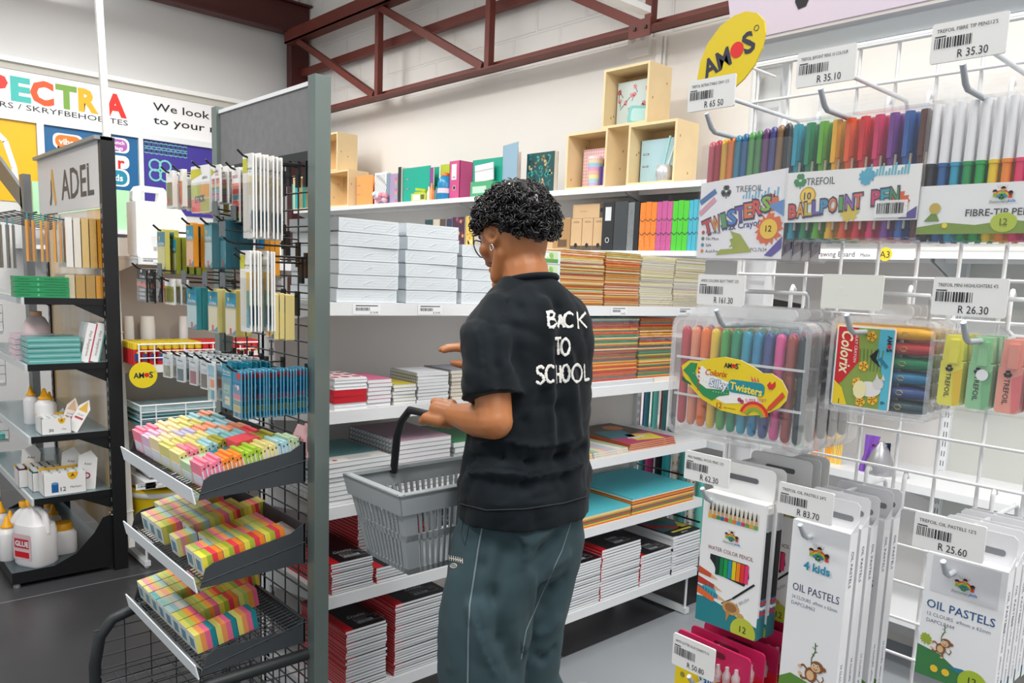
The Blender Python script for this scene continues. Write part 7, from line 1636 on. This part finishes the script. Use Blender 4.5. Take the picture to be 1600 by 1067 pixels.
k.build('carton', p); w2 = thing('wall_ledge', 'white wall ledge carrying the dark picture box', 'shelf', ((a.x+b.x)/2, 6.5, b.z-.03)); MB().box(-.6, -.02, 0, .6, .41, .028, SHELFW).build('ledge', w2)
# ================================================================== the person with the basket
def solid(mb, voxel, smooth=6, fac=.5):
    """one continuous surface grown from the collected volumes"""
    o = mb.build('tmp'); r = o.modifiers.new('r', 'REMESH'); r.mode = 'VOXEL'; r.voxel_size = voxel; r.use_smooth_shade = True
    s = o.modifiers.new('s', 'SMOOTH'); s.iterations = smooth; s.factor = fac
    dg = bpy.context.evaluated_depsgraph_get(); dg.update(); me = bpy.data.meshes.new_from_object(o.evaluated_get(dg)); bpy.data.objects.remove(o)
    me.polygons.foreach_set('use_smooth', [True]*len(me.polygons)); return me
def capsule(mb, p, q, r, r2, m, n=14):
    p, q = Vector(p), Vector(q); d = (q-p); L = d.length; d = d.normalized() if L > 1e-6 else Vector((0, 0, 1)); pts, rs = [], []
    for i in range(5): a = PI/2*i/4; pts.append(p-d*r*cos(a)); rs.append(max(r*sin(a), 1e-4))
    for i in range(5): a = PI/2*i/4; pts.append(q+d*r2*sin(a)); rs.append(max(r2*cos(a), 1e-4))
    mb.tube(pts, rs, m, n)
def chain(mb, pts, rs, m):
    for (a, b), (r, s) in zip(zip(pts, pts[1:]), zip(rs, rs[1:])): capsule(mb, a, b, r, s, m)
def ellipsoid(mb, c, R, m, rot=None, n=24, fn=None):
    vs = []; rot = rot or Matrix()
    for j in range(n//2+1):
        th = PI*j/(n//2)
        for i in range(n):
            a = 2*PI*i/n; u = Vector((sin(th)*cos(a), sin(th)*sin(a), cos(th)))
            if fn: u = fn(u)
            vs.append(Vector(c)+rot @ Vector((u.x*R[0], u.y*R[1], u.z*R[2])))
    mb.add(vs, [(j*n+i, (j+1)*n+i, (j+1)*n+(i+1) % n, j*n+(i+1) % n) for j in range(n//2) for i in range(n)], m, True)
def loft(mb, rings, m, n=36):
    """rings: (centre, half width x, half depth y, power, yaw)"""
    vs = []
    for c, a, b, pw, yw in rings:
        for i in range(n):
            t = 2*PI*i/n; x, y = cos(t), sin(t); q = (abs(x)**pw+abs(y)**pw)**(-1/pw); x, y = x*q*a, y*q*b
            vs.append(Vector(c)+Vector((x*cos(yw)-y*sin(yw), x*sin(yw)+y*cos(yw), 0)))
    N = len(rings)
    mb.add(vs, [(i*n+k, i*n+(k+1) % n, (i+1)*n+(k+1) % n, (i+1)*n+k) for i in range(N-1) for k in range(n)]+[tuple(range(n-1, -1, -1)), tuple(range((N-1)*n, N*n))], m, True)
from mathutils import noise as MN
def rumple(me, amp, sc, seed):
    nor = [v.normal.copy() for v in me.vertices]
    for v, n in zip(me.vertices, nor): v.co += n*amp*(abs(MN.noise(Vector((v.co.x*sc[0]+seed, v.co.y*sc[1], v.co.z*sc[2]))))*2-.6)
    me.update()
def skin_mat():
    m = M('#b87648', .45, noise=.10, scale=12); b = m.node_tree.nodes['Principled BSDF']; b.inputs['Subsurface Weight'].default_value = .12; b.inputs['Subsurface Radius'].default_value = (.02, .008, .004); b.inputs['Subsurface Scale'].default_value = .5; return m
def cloth(h, rough, scale, amt):
    m = M(h, rough, noise=amt, scale=scale, bump=.15); b = m.node_tree.nodes['Principled BSDF']; b.inputs['Sheen Weight'].default_value = .25; b.inputs['Sheen Roughness'].default_value = .4; b.inputs['Specular IOR Level'].default_value = .25; return m
SKIN = skin_mat()
def washed(c0, c1, rough, scale):
    m = M(c0, rough, noise=.2, scale=scale, bump=.2); b = m.node_tree.nodes['Principled BSDF']; b.inputs['Sheen Weight'].default_value = .06; b.inputs['Specular IOR Level'].default_value = .15
    x = [n for n in m.node_tree.nodes if n.type == 'MIX'][0]; x.inputs[6].default_value = lin(c0); x.inputs[7].default_value = lin(c1); return m
SHIRT = washed('#040507', '#1d252b', .85, 5.5); TROU = washed('#2c3c41', '#41555b', .9, 4)
Zv = Vector((0, 0, 1))
me_root = thing('person', 'person in a black back-to-school T-shirt and grey-green sweatpants holding a shopping basket', 'person', (1.215, 1.33, 0))
RM = Matrix.Translation(-Vector((1.215, 1.33, 0)))
def link(me, name, par=me_root, mat=None):
    me.transform(RM); o = bpy.data.objects.new(name, me); COL.objects.link(o); o.parent = par
    if mat: me.materials.clear(); me.materials.append(mat)
    return o
# ---- landmarks in the room
neckb = atD(826, 436, 1.86); headc = atD(804, 362, 1.885)
lsh, rsh = atD(762, 486, 1.765), atD(902, 488, 1.965)
lel, lwr = atD(773, 658, 1.715), atD(711, 648, 1.86)
grip = atD(690, 647, 1.895)
# ---- body
b = MB()
tz = [(.50, 818, 1.84), (.80, 818, 1.85)]
ctr = lambda py, px: atD(px, py, 1.86)
loft(b, [(ctr(800, 818), .12, .08, 2.3, 0), (ctr(700, 824), .10, .068, 2.3, 0), (ctr(600, 828), .105, .068, 2.3, 0), (ctr(510, 832), .12, .07, 2.2, 0), (ctr(460, 832), .075, .05, 2, 0), (ctr(445, 830), .05, .045, 2, 0)], SKIN)
chain(b, [neckb-Zv*.05, neckb+Vector((0, .01, .015)), headc+Vector((.0, -.025, -.055))], [.062, .055, .052], SKIN)
hyaw = -.02
HR = Matrix.Rotation(hyaw, 3, 'Z') @ Matrix.Rotation(-.42, 3, 'X')       # looks forward (+Y), left and down
def headshape(u):
    x, y, z = u
    if z < 0 and y > -.3: x *= 1-.30*(-z)*min(1, y+.5); y *= 1-.08*(-z)
    if z < -.1 and y < 0: y *= 1-.35*min(1, -z)
    return Vector((x, y, z))
ellipsoid(b, headc, (.074, .094, .118), SKIN, HR, 40, headshape)
def H(x, y, z): return headc+HR @ Vector((x, y, z))
chain(b, [H(0, .090, .012), H(0, .106, -.018), H(0, .112, -.030)], [.009, .012, .014], SKIN)        # nose
capsule(b, H(-.018, .098, -.034), H(.018, .098, -.034), .009, .009, SKIN)
capsule(b, H(-.022, .088, -.062), H(.022, .088, -.062), .009, .009, SKIN); capsule(b, H(-.02, .086, -.073), H(.02, .086, -.073), .009, .009, SKIN)   # lips
capsule(b, H(-.016, .082, -.103), H(.016, .082, -.103), .018, .018, SKIN)     # chin
for s in (-1, 1):
    chain(b, [H(s*.050, .006, -.056), H(s*.040, .052, -.095)], [.020, .019], SKIN)                     # jaw
    capsule(b, H(s*.028, .078, -.028), H(s*.052, .058, -.024), .017, .017, SKIN)                     # cheek
    capsule(b, H(s*.012, .088, .030), H(s*.045, .072, .032), .010, .010, SKIN)                       # brow
    ring = [H(s*(.076+.006*cos(t)), -.006+.017*cos(t)-.004*sin(t), -.004+.030*sin(t)) for t in [2*PI*i/12 for i in range(12)]]
    chain(b, ring+[ring[0]], [.0048]*13, SKIN); capsule(b, H(s*.073, .0, -.012), H(s*.074, -.004, .014), .010, .009, SKIN); capsule(b, H(s*.075, .004, -.034), H(s*.075, .003, -.037), .007, .006, SKIN)
# left arm and fist round the handle
lsb = lsh+Vector((.035, .0, -.03)); chain(b, [lsb, lsh*.5+lel*.5+Vector((-.002, 0, 0)), lel], [.032, .043, .040], SKIN)
chain(b, [lel, lel*.6+lwr*.4+Vector((0, 0, -.003)), lwr], [.041, .040, .027], SKIN)
barA, barB = atD(630, 642, 1.965), atD(740, 654, 1.83)
ub = (barA-barB).normalized(); wc = Vector((-ub.y, ub.x, 0)).normalized()
if wc.dot(Vector((-.7, -.7, 0))) < 0: wc = -wc
up_ = ub.cross(wc); up_ = up_ if up_.z > 0 else -up_
barc = barA+(barB-barA)*((grip-barA).dot((barB-barA))/(barB-barA).length_squared)
def around(a, r, t): return barc+ub*t+(up_*sin(a)+wc*cos(a))*r       # a = 0 faces the photographer
for i, (t, L) in enumerate(((.026, 1.0), (.008, 1.08), (-.011, 1.02), (-.029, .85))):
    k0 = around(1.9, .030, t); capsule(b, lwr+(k0-lwr)*.25, k0, .017, .0125, SKIN)
    pts = [k0]+[around(1.9+L*s, .0225, t*1.0) for s in (.9, 1.8, 2.7, 3.5)]; chain(b, pts, [.0120, .0112, .0105, .0098, .0088], SKIN)
th = [lwr*.45+barc*.55+wc*.02-up_*.012, around(-.2, .026, .022), around(-.7, .024, .040), around(-1.2, .021, .050)]; chain(b, th, [.016, .013, .0112, .0095], SKIN)
capsule(b, lwr, barc+up_*.014+wc*.008, .025, .022, SKIN)
# right arm, mostly hidden, with the open hand reaching to the shelf
rel = rsh+Vector((.02, .11, -.25)); rh = atD(737, 553, 2.10); rwr = rh+Vector((.065, -.055, -.012))
chain(b, [rsh+Vector((-.035, 0, -.03)), rsh*.5+rel*.5, rel], [.032, .042, .038], SKIN); chain(b, [rel, rwr], [.038, .025], SKIN)
fd = Vector((-.70, .66, .10)).normalized(); sd = Vector((-.66, -.70, .0)).normalized()
for i, (s, L, dz) in enumerate(((.030, .072, .010), (.011, .082, .014), (-.009, .076, .013), (-.027, .060, .008))):
    m0 = rh+sd*s*.9+Zv*(.008); capsule(b, rwr+sd*s*.4, m0, .0165, .0115, SKIN); chain(b, [m0, m0+fd*L*.45+Zv*dz*.5, m0+fd*L*.78+Zv*(dz*.4-.004), m0+fd*L-Zv*.008], [.0112, .0100, .0092, .0078], SKIN)
chain(b, [rwr+Vector((0, 0, -.01))+sd*.02, rh+sd*.030-Zv*.020-fd*.012, rh+sd*.036-Zv*.028+fd*.022, rh+sd*.036-Zv*.027+fd*.045], [.017, .0135, .0115, .009], SKIN)
# legs under the trousers
lhip, rhip = ctr(830, 785), atD(862, 830, 1.93)
lkn, rkn = atD(758, 1040, 1.80), atD(838, 1030, 1.93)
lft, rft = Vector((lkn.x-.015, lkn.y+.01, .10)), Vector((rkn.x, rkn.y-.015, .10))
for hp, kn, ft_ in ((lhip, lkn, lft), (rhip, rkn, rft)): chain(b, [hp, kn, ft_], [.066, .045, .036], SKIN)
body = solid(b, .0040, 4, .5); body_o = link(body, 'body', mat=SKIN)
# ---- shirt
b = MB()
tr_ = lambda py, px, a, d, yw=0, pw=2.4: (atD(px, py, 1.86), a, d, pw, yw)
loft(b, [tr_(803, 819, .163, .128), tr_(780, 820, .166, .130), tr_(752, 822, .167, .128), tr_(722, 824, .160, .120), tr_(690, 827, .158, .116), tr_(640, 829, .158, .112), tr_(580, 831, .161, .112), tr_(530, 833, .165, .112), tr_(495, 834, .163, .106, 0, 2.2), tr_(470, 834, .140, .094, 0, 2.1), tr_(452, 831, .105, .080, 0, 2), tr_(440, 829, .078, .068, 0, 2), tr_(432, 828, .066, .062, 0, 2)], SHIRT)
se = lsh+(lel-lsh)*.66
chain(b, [lsh+Vector((.03, 0, -.004)), lsh*.62+se*.38+Vector((-.004, 0, 0))], [.054, .065], SHIRT); b.tube([lsh*.62+se*.38+Vector((-.004, 0, 0)), lsh*.3+se*.7, se+(lel-lsh).normalized()*.035], [.065, .068, .073], SHIRT, 28)
rse = rsh+(rel-rsh)*.66; chain(b, [rsh+Vector((-.045, 0, -.012)), rse], [.052, .062], SHIRT)
shirt = solid(b, .0055, 8, .5)
rumple(shirt, .006, (13, 13, 5.5), 3); rumple(shirt, .004, (9, 9, 22), 8)
def fold(me, lines, view=True):
    """press creases and ridges along lines that run over the cloth"""
    bv = BVHTree.FromPolygons([v.co[:] for v in me.vertices], [tuple(p.vertices) for p in me.polygons])
    segs = []
    for pts, w, amp in lines:
        P = []
        for x, y in pts:
            d = ray(x, y).normalized(); h = bv.ray_cast(EYE, d)
            if h[0] is not None: P.append(h[0])
        segs += [(a, c, w, amp) for a, c in zip(P, P[1:])]
    nor = [v.normal.copy() for v in me.vertices]; q = []
    for v, n in zip(me.vertices, nor):
        s = 0
        for a, c, w, amp in segs:
            ac = c-a; t = max(0, min(1, (v.co-a).dot(ac)/max(1e-9, ac.length_squared))); d2 = (v.co-a-ac*t).length_squared
            if d2 < 9*w*w: s = max(s, amp*math.exp(-d2/(2*w*w))) if amp > 0 and s >= 0 else s+amp*math.exp(-d2/(2*w*w)) if amp < 0 else s
        q.append(n*s)
    for v, d in zip(me.vertices, q): v.co += d
    me.update()
fold(shirt, [([(735, 716), (780, 712), (830, 722), (880, 715), (915, 700)], .010, -.016), ([(738, 735), (790, 742), (850, 738), (905, 722)], .010, .016), ([(760, 698), (800, 700), (850, 705), (890, 696)], .012, .011), ([(770, 752), (820, 756), (880, 745)], .011, -.011), ([(728, 780), (780, 790), (840, 786), (915, 768)], .006, .005),
    ([(850, 470), (858, 540), (862, 620), (864, 700)], .011, .008), ([(870, 480), (874, 560), (873, 640), (876, 700)], .010, -.008), ([(812, 480), (806, 560), (800, 640)], .011, -.007), ([(790, 470), (800, 520), (812, 600)], .010, .007), ([(830, 450), (850, 480), (880, 500)], .010, .005),
    ([(800, 700), (820, 660), (850, 620)], .012, -.007), ([(890, 560), (900, 640), (905, 700)], .011, .007), ([(770, 520), (778, 570), (785, 610)], .010, -.007), ([(750, 520), (752, 570), (750, 600)], .010, .005), ([(765, 680), (790, 650), (800, 620)], .011, .007)])
sv = [v.co.copy() for v in shirt.vertices]; sf = [tuple(p.vertices) for p in shirt.polygons]
sb = BVHTree.FromPolygons(sv, sf)
shirt_o = link(shirt, 't_shirt', mat=SHIRT)
def on_cloth(bv, x, y, off):
    d = ray(x, y).normalized(); h = bv.ray_cast(EYE, d)
    return None if h[0] is None else (h[0]+h[1]*off*(1 if h[1].dot(d) < 0 else -1), h[1] if h[1].dot(d) < 0 else -h[1])
def paint_strokes(strokes, bv, w, m, name, par, off=.0016, jit=.35, step=1.0, tube=False):
    k = MB(); q = random.Random(5)
    for st_ in strokes:
        P = []
        for a, c in zip(st_, st_[1:]):
            n = max(2, int(math.hypot(c[0]-a[0], c[1]-a[1])/step))
            P += [(a[0]+(c[0]-a[0])*i/n, a[1]+(c[1]-a[1])*i/n) for i in range(n)]
        P.append(st_[-1]); R = [on_cloth(bv, x, y, off) for x, y in P]; R = [r for r in R if r]
        if len(R) < 2: continue
        if tube: k.tube([r[0] for r in R], w/2, m, 6); continue
        vs = []
        for i, (p, n) in enumerate(R):
            t = (R[min(i+1, len(R)-1)][0]-R[max(i-1, 0)][0]).normalized(); s = n.cross(t).normalized(); ww = w*(1+q.uniform(-jit, jit))
            vs += [p-s*ww/2+n*.0002*(i % 2), p+n*.0008, p+s*ww/2]
        k.add(vs, [(3*i+j, 3*i+3+j, 3*i+4+j, 3*i+1+j) for i in range(len(R)-1) for j in (0, 1)], m)
    k.xf = None; me = k.mesh(name); me.transform(RM); o = bpy.data.objects.new(name, me); COL.objects.link(o); o.parent = par; return o
def oval(cx, cy, rx, ry, a0=0, a1=2*PI, n=18): return [(cx+rx*cos(a0+(a1-a0)*i/n), cy+ry*sin(a0+(a1-a0)*i/n)) for i in range(n+1)]
WP = M('#e4e2de', .8)
Ls = [[(856, 487), (857, 510)], [(853, 488), (862, 487), (866, 491), (863, 496), (857, 498)], [(857, 498), (866, 499), (869, 505), (864, 511), (857, 511)],
      [(871, 512), (875, 492)], [(875, 492), (881, 512)], [(872, 504), (879, 504)], oval(889, 500, 8, 11, -.75, -2*PI+.75), [(901, 488), (903, 514)], [(914, 489), (903, 501)], [(904, 499), (916, 512)],
      [(866, 529), (876, 528)], [(871, 529), (872, 554)], oval(883, 542, 6.5, 12.5),
      [(850, 576), (845, 572), (839, 575), (839, 582), (848, 587), (850, 594), (844, 600), (837, 596)], oval(860, 584, 7, 13, -.8, -2*PI+.8), [(868, 571), (869, 598)], [(868, 585), (874, 585)], [(875, 571), (875, 598)], oval(884, 583, 6, 13), oval(901, 583, 7.5, 13.5), [(912, 568), (913, 594), (920, 592)]]
paint_strokes(Ls, sb, .0062, WP, 'back_print', shirt_o)
# neckband and hems
nb_ = atD(829, 438, 1.86); kb = MB(); kb.tube([nb_+Vector((.063*cos(t), .059*sin(t), -.014*sin(t))) for t in [2*PI*i/32 for i in range(32)]], .0075, SHIRT, 8, True); link(kb.mesh('neckband'), 'neckband', shirt_o); COL.objects['neckband'].matrix_parent_inverse = Matrix()
paint_strokes([[(720, 787), (760, 797), (820, 795), (880, 786), (917, 775)]], sb, .003, M('#2a2d32', .9), 'hem_stitching', shirt_o, off=.001, tube=True)
# ---- trousers
b = MB()
at2 = lambda px, py, D: atD(px, py, D)
loft(b, [(Vector((lft.x, lft.y, .09)), .088, .098, 2, 0), (Vector((lft.x, lft.y, .25)), .096, .10, 2, 0), (lkn-Zv*.12, .096, .102, 2, 0), (atD(753, 1045, 1.80), .096, .104, 2, 0), (atD(757, 960, 1.80), .100, .108, 2, 0), (atD(769, 890, 1.815), .102, .112, 2.1, 0), (atD(784, 835, 1.835), .104, .110, 2.2, 0), (atD(800, 800, 1.85), .112, .106, 2.3, 0)], TROU)
loft(b, [(Vector((rft.x, rft.y, .09)), .085, .095, 2, 0), (Vector((rft.x, rft.y, .25)), .092, .10, 2, 0), (rkn-Zv*.12, .092, .10, 2, 0), (atD(812, 1045, 1.93), .090, .10, 2, 0), (atD(824, 960, 1.93), .094, .104, 2, 0), (atD(838, 890, 1.925), .098, .106, 2.1, 0), (atD(845, 835, 1.91), .104, .108, 2.2, 0), (atD(834, 800, 1.88), .112, .106, 2.3, 0)], TROU)
loft(b, [(atD(810, 890, 1.865), .128, .100, 2.3, 0), (atD(814, 850, 1.865), .148, .112, 2.3, 0), (atD(817, 810, 1.86), .150, .114, 2.3, 0), (atD(819, 770, 1.86), .145, .112, 2.3, 0)], TROU)
trou = solid(b, .0065, 8, .5)
rumple(trou, .007, (9, 9, 4), 5); rumple(trou, .004, (7, 7, 14), 2)
fold(trou, [([(790, 860), (770, 930), (785, 1000), (806, 1050)], .014, -.014), ([(815, 850), (830, 900), (828, 960), (815, 1020)], .014, .010), ([(830, 880), (850, 860), (868, 840)], .010, -.010), ([(840, 905), (860, 885), (885, 868)], .010, .010), ([(845, 940), (862, 920), (880, 905)], .010, -.010), ([(842, 990), (858, 985), (870, 970)], .010, .011), ([(838, 1025), (852, 1030), (866, 1015)], .009, -.010),
    ([(735, 950), (750, 990), (775, 1040)], .012, .010), ([(760, 830), (752, 880), (745, 930)], .010, -.008), ([(800, 830), (830, 850), (860, 830)], .012, .008), ([(710, 900), (705, 960), (705, 1040)], .012, .006)])
tb = BVHTree.FromPolygons([v.co.copy() for v in trou.vertices], [tuple(p.vertices) for p in trou.polygons])
trou_o = link(trou, 'sweatpants', mat=TROU)
SEAM = M('#6f8084', .8)
paint_strokes([[(757, 806), (747, 860), (738, 920), (734, 945), (732, 1000), (731, 1066)]], tb, .0045, SEAM, 'side_piping', trou_o, off=.0005, tube=True)
paint_strokes([[(797, 806), (802, 813), (830, 815), (858, 810), (866, 798)], [(897, 800), (878, 860), (850, 920), (822, 985), (814, 1030)]], tb, .003, SEAM, 'pocket_seam', trou_o, off=.0002, tube=True)
paint_strokes([[(724, 812), (721, 835), (727, 852)], [(734, 812), (730, 838), (727, 852)]], tb, .003, M('#26343a', .9), 'pocket_opening', trou_o, off=.0002, tube=True)
LG = [[(699+i*3.4, 867+.012*(i*3.4-10)**2*.6+i*.6), (699.4+i*3.4, 875+.012*(i*3.4-10)**2*.6+i*.6)] for i in range(8)]+[[(700+i*3.4, 871+i*.8), (702+i*3.4, 871.5+i*.8)] for i in range(7)]
paint_strokes(LG+[oval(709, 884, 5, 3.2), [(706, 884), (712, 884)]], tb, .0022, M('#d8cfc4', .8), 'printed_badge', trou_o, off=.001, jit=.1)
# ---- shoes (below the picture, kept simple)
for ft_ in (lft, rft):
    k = MB(); loft(k, [((ft_.x, ft_.y+.045, .0), .048, .13, 2.4, 0), ((ft_.x, ft_.y+.045, .03), .050, .135, 2.4, 0), ((ft_.x, ft_.y+.02, .07), .044, .10, 2.2, 0), ((ft_.x, ft_.y-.01, .10), .040, .06, 2, 0)], M('#e4e4e2', .6), 24)
    k.xf = None; link(k.mesh('shoe'), 'shoe')
# ---- hair: short curls
HAIR = M('#0c0a0b', .28); b = MB(); q = random.Random(11)
hc = headc+HR @ Vector((0, -.014, .004)); HA = (.084, .092, .088)
def hp(u, r=1.0): return hc+HR @ Vector((u.x*HA[0]*r, u.y*HA[1]*r, u.z*HA[2]*r))
ellipsoid(b, hc+HR @ Vector((0, -.014, .020)), (.078, .090, .088), HAIR, HR, 32)
hb = []
for j in range(25):
    for i in range(40):
        th, a = PI*j/24, 2*PI*i/40; u = Vector((sin(th)*cos(a), sin(th)*sin(a), cos(th))); w_ = headshape(u.copy()); hb.append((u, headc+HR @ Vector((w_.x*.0765, w_.y*.0975, w_.z*.119))))
b.add([h[1] for h in hb], [f for f in [(j*40+i, (j+1)*40+i, (j+1)*40+(i+1) % 40, j*40+(i+1) % 40) for j in range(24) for i in range(40)] if all(hb[q_][0].y < .1 and hb[q_][0].z > .08+.70*hb[q_][0].y for q_ in f)], HAIR, True)
n = 0
while n < 1350:
    u = Vector((q.gauss(0, 1), q.gauss(0, 1), q.gauss(0, 1))).normalized()
    zmin = .0+.22*max(0, u.y)-1.0*max(0, -u.y-.1)
    if u.z < zmin: continue
    n += 1; r0 = 1.02+.20*q.random()*(.6+.4*max(0, u.z))+(.08 if u.y > .2 and u.z > .2 else 0)
    c = hp(u, r0); nn = (HR @ u).normalized(); a = nn.orthogonal().normalized(); bb = nn.cross(a); ang = q.uniform(0, 2*PI)
    e1 = (a*cos(ang)+bb*sin(ang)); e2 = (nn*.75+bb*cos(ang)*.5-a*sin(ang)*.5+Vector((0, 0, -.3))).normalized(); R = q.uniform(.0055, .0115); m = 9; turns = q.uniform(.9, 1.6)
    ax = e1.cross(e2).normalized()*R*.9
    b.tube([c+e1*R*cos(2*PI*turns*t/m)+e2*R*sin(2*PI*turns*t/m)+ax*(t/m) for t in range(m+1)], .0016, HAIR, 4)
b.xf = None; link(b.mesh('hair'), 'hair')
# ---- glasses and earring
k = MB(); GL_ = M('#2a2c34', .3, .4)
for s in (-1, 1):
    k.tube([H(s*(.034+.025*cos(t)), .101-.012*abs(cos(t)) if cos(t) > 0 else .101, -.002+.022*sin(t)) for t in [2*PI*i/20 for i in range(20)]], .0016, GL_, 6, True)
    k.tube([H(s*.058, .090, .006), H(s*.078, .06, .010), H(s*.081, .0, .014), H(s*.078, -.018, .0)], .0016, GL_, 6)
k.tube([H(-.010, .103, .002), H(0, .106, .006), H(.010, .103, .002)], .0014, GL_, 6); link(k.mesh('glasses_frame'), 'glasses')
gl = MB()
for s in (-1, 1): gl.add([H(s*(.034+.024*cos(t)), .1005, -.002+.021*sin(t)) for t in [2*PI*i/20 for i in range(20)]], [tuple(range(20))], clear(gloss=.08, key='lens'))
link(gl.mesh('lens'), 'lens')
k = MB(); k.tube([H(-.0795, .004+.006*cos(t), -.044+.0075*sin(t)) for t in [2*PI*i/14 for i in range(14)]], .0015, M('#d9dadc', .2, .9), 6, True); link(k.mesh('earring'), 'earring')

# ---- shopping basket
BG = M('#a4aaad', .42); zt, zb_ = 1.0, .795
ox, oy = .966, 1.466
bk_ = thing('shopping_basket', 'grey plastic shopping basket hanging from the hand of the person', 'basket', (ox+.2, oy+.125, zb_))
BM = Matrix.Translation(-Vector((ox+.2, oy+.125, zb_)))
T = [Vector((ox, oy, zt)), Vector((ox+.41, oy, zt)), Vector((ox+.41, oy+.245, zt)), Vector((ox, oy+.245, zt))]
Bm = [Vector((ox+.045, oy+.03, zb_)), Vector((ox+.37, oy+.03, zb_)), Vector((ox+.37, oy+.215, zb_)), Vector((ox+.045, oy+.215, zb_))]
k = MB(); k.xf = BM; rm = MB(); rm.xf = BM
cen = sum(T, Vector())/4
for i in range(4):
    P0, P1, Q0, Q1 = T[i], T[(i+1) % 4], Bm[i], Bm[(i+1) % 4]; nrm = ((P1-P0).cross(Q0-P0)).normalized()
    if nrm.dot(P0-cen) < 0: nrm = -nrm
    S_ = lambda s, t: (P0+(P1-P0)*s)*(1-t)+(Q0+(Q1-Q0)*s)*t
    def patch(mb, s0, s1, t0, t1, th=.003, out=0):
        a = [S_(s0, t0), S_(s1, t0), S_(s1, t1), S_(s0, t1)]; vs = [p+nrm*out for p in a]+[p+nrm*(out-th) for p in a]
        mb.add(vs, [(0, 1, 2, 3), (7, 6, 5, 4)]+[(j, 4+j, 4+(j+1) % 4, (j+1) % 4) for j in range(4)], BG)
    nb = 17 if i % 2 == 0 else 10
    patch(rm, -.012, 1.012, -.02, .22, .005, .008); patch(rm, -.012, 1.012, -.02, .02, .018, .008)
    for t0, t1 in ((.50, .58), (.93, 1.0)): patch(k, 0, 1, t0, t1)
    for s0, s1 in ((0, .10), (.90, 1)): patch(k, s0, s1, .2, 1)
    for j in range(nb): s = .10+.80*(j+.5)/nb; patch(k, s-.22*.8/nb, s+.22*.8/nb, .2, 1, .004)
k.add([Bm[0], Bm[1], Bm[2], Bm[3]], [(3, 2, 1, 0)], BG)
rm.build('rim', bk_); k.build('body', bk_)
k = MB(); k.xf = BM; HB = M('#17181b', .4)
lA = Vector((1.10, oy+.24, zt-.01)); lB = Vector((1.14, oy+.005, zt-.01))
k.tube([lA, lA*.35+barA*.65+Vector((0, .012, -.01)), barA+(lA-barA)*.16, barA+(barB-barA)*.10+up_*.004, barc+ub*.05, barc, barB+(barA-barB)*.10, barB+(lB-barB)*.18, lB], [.010, .010, .010, .010, .009, .009, .009, .010, .010], HB, 10)
k.build('handle', bk_)
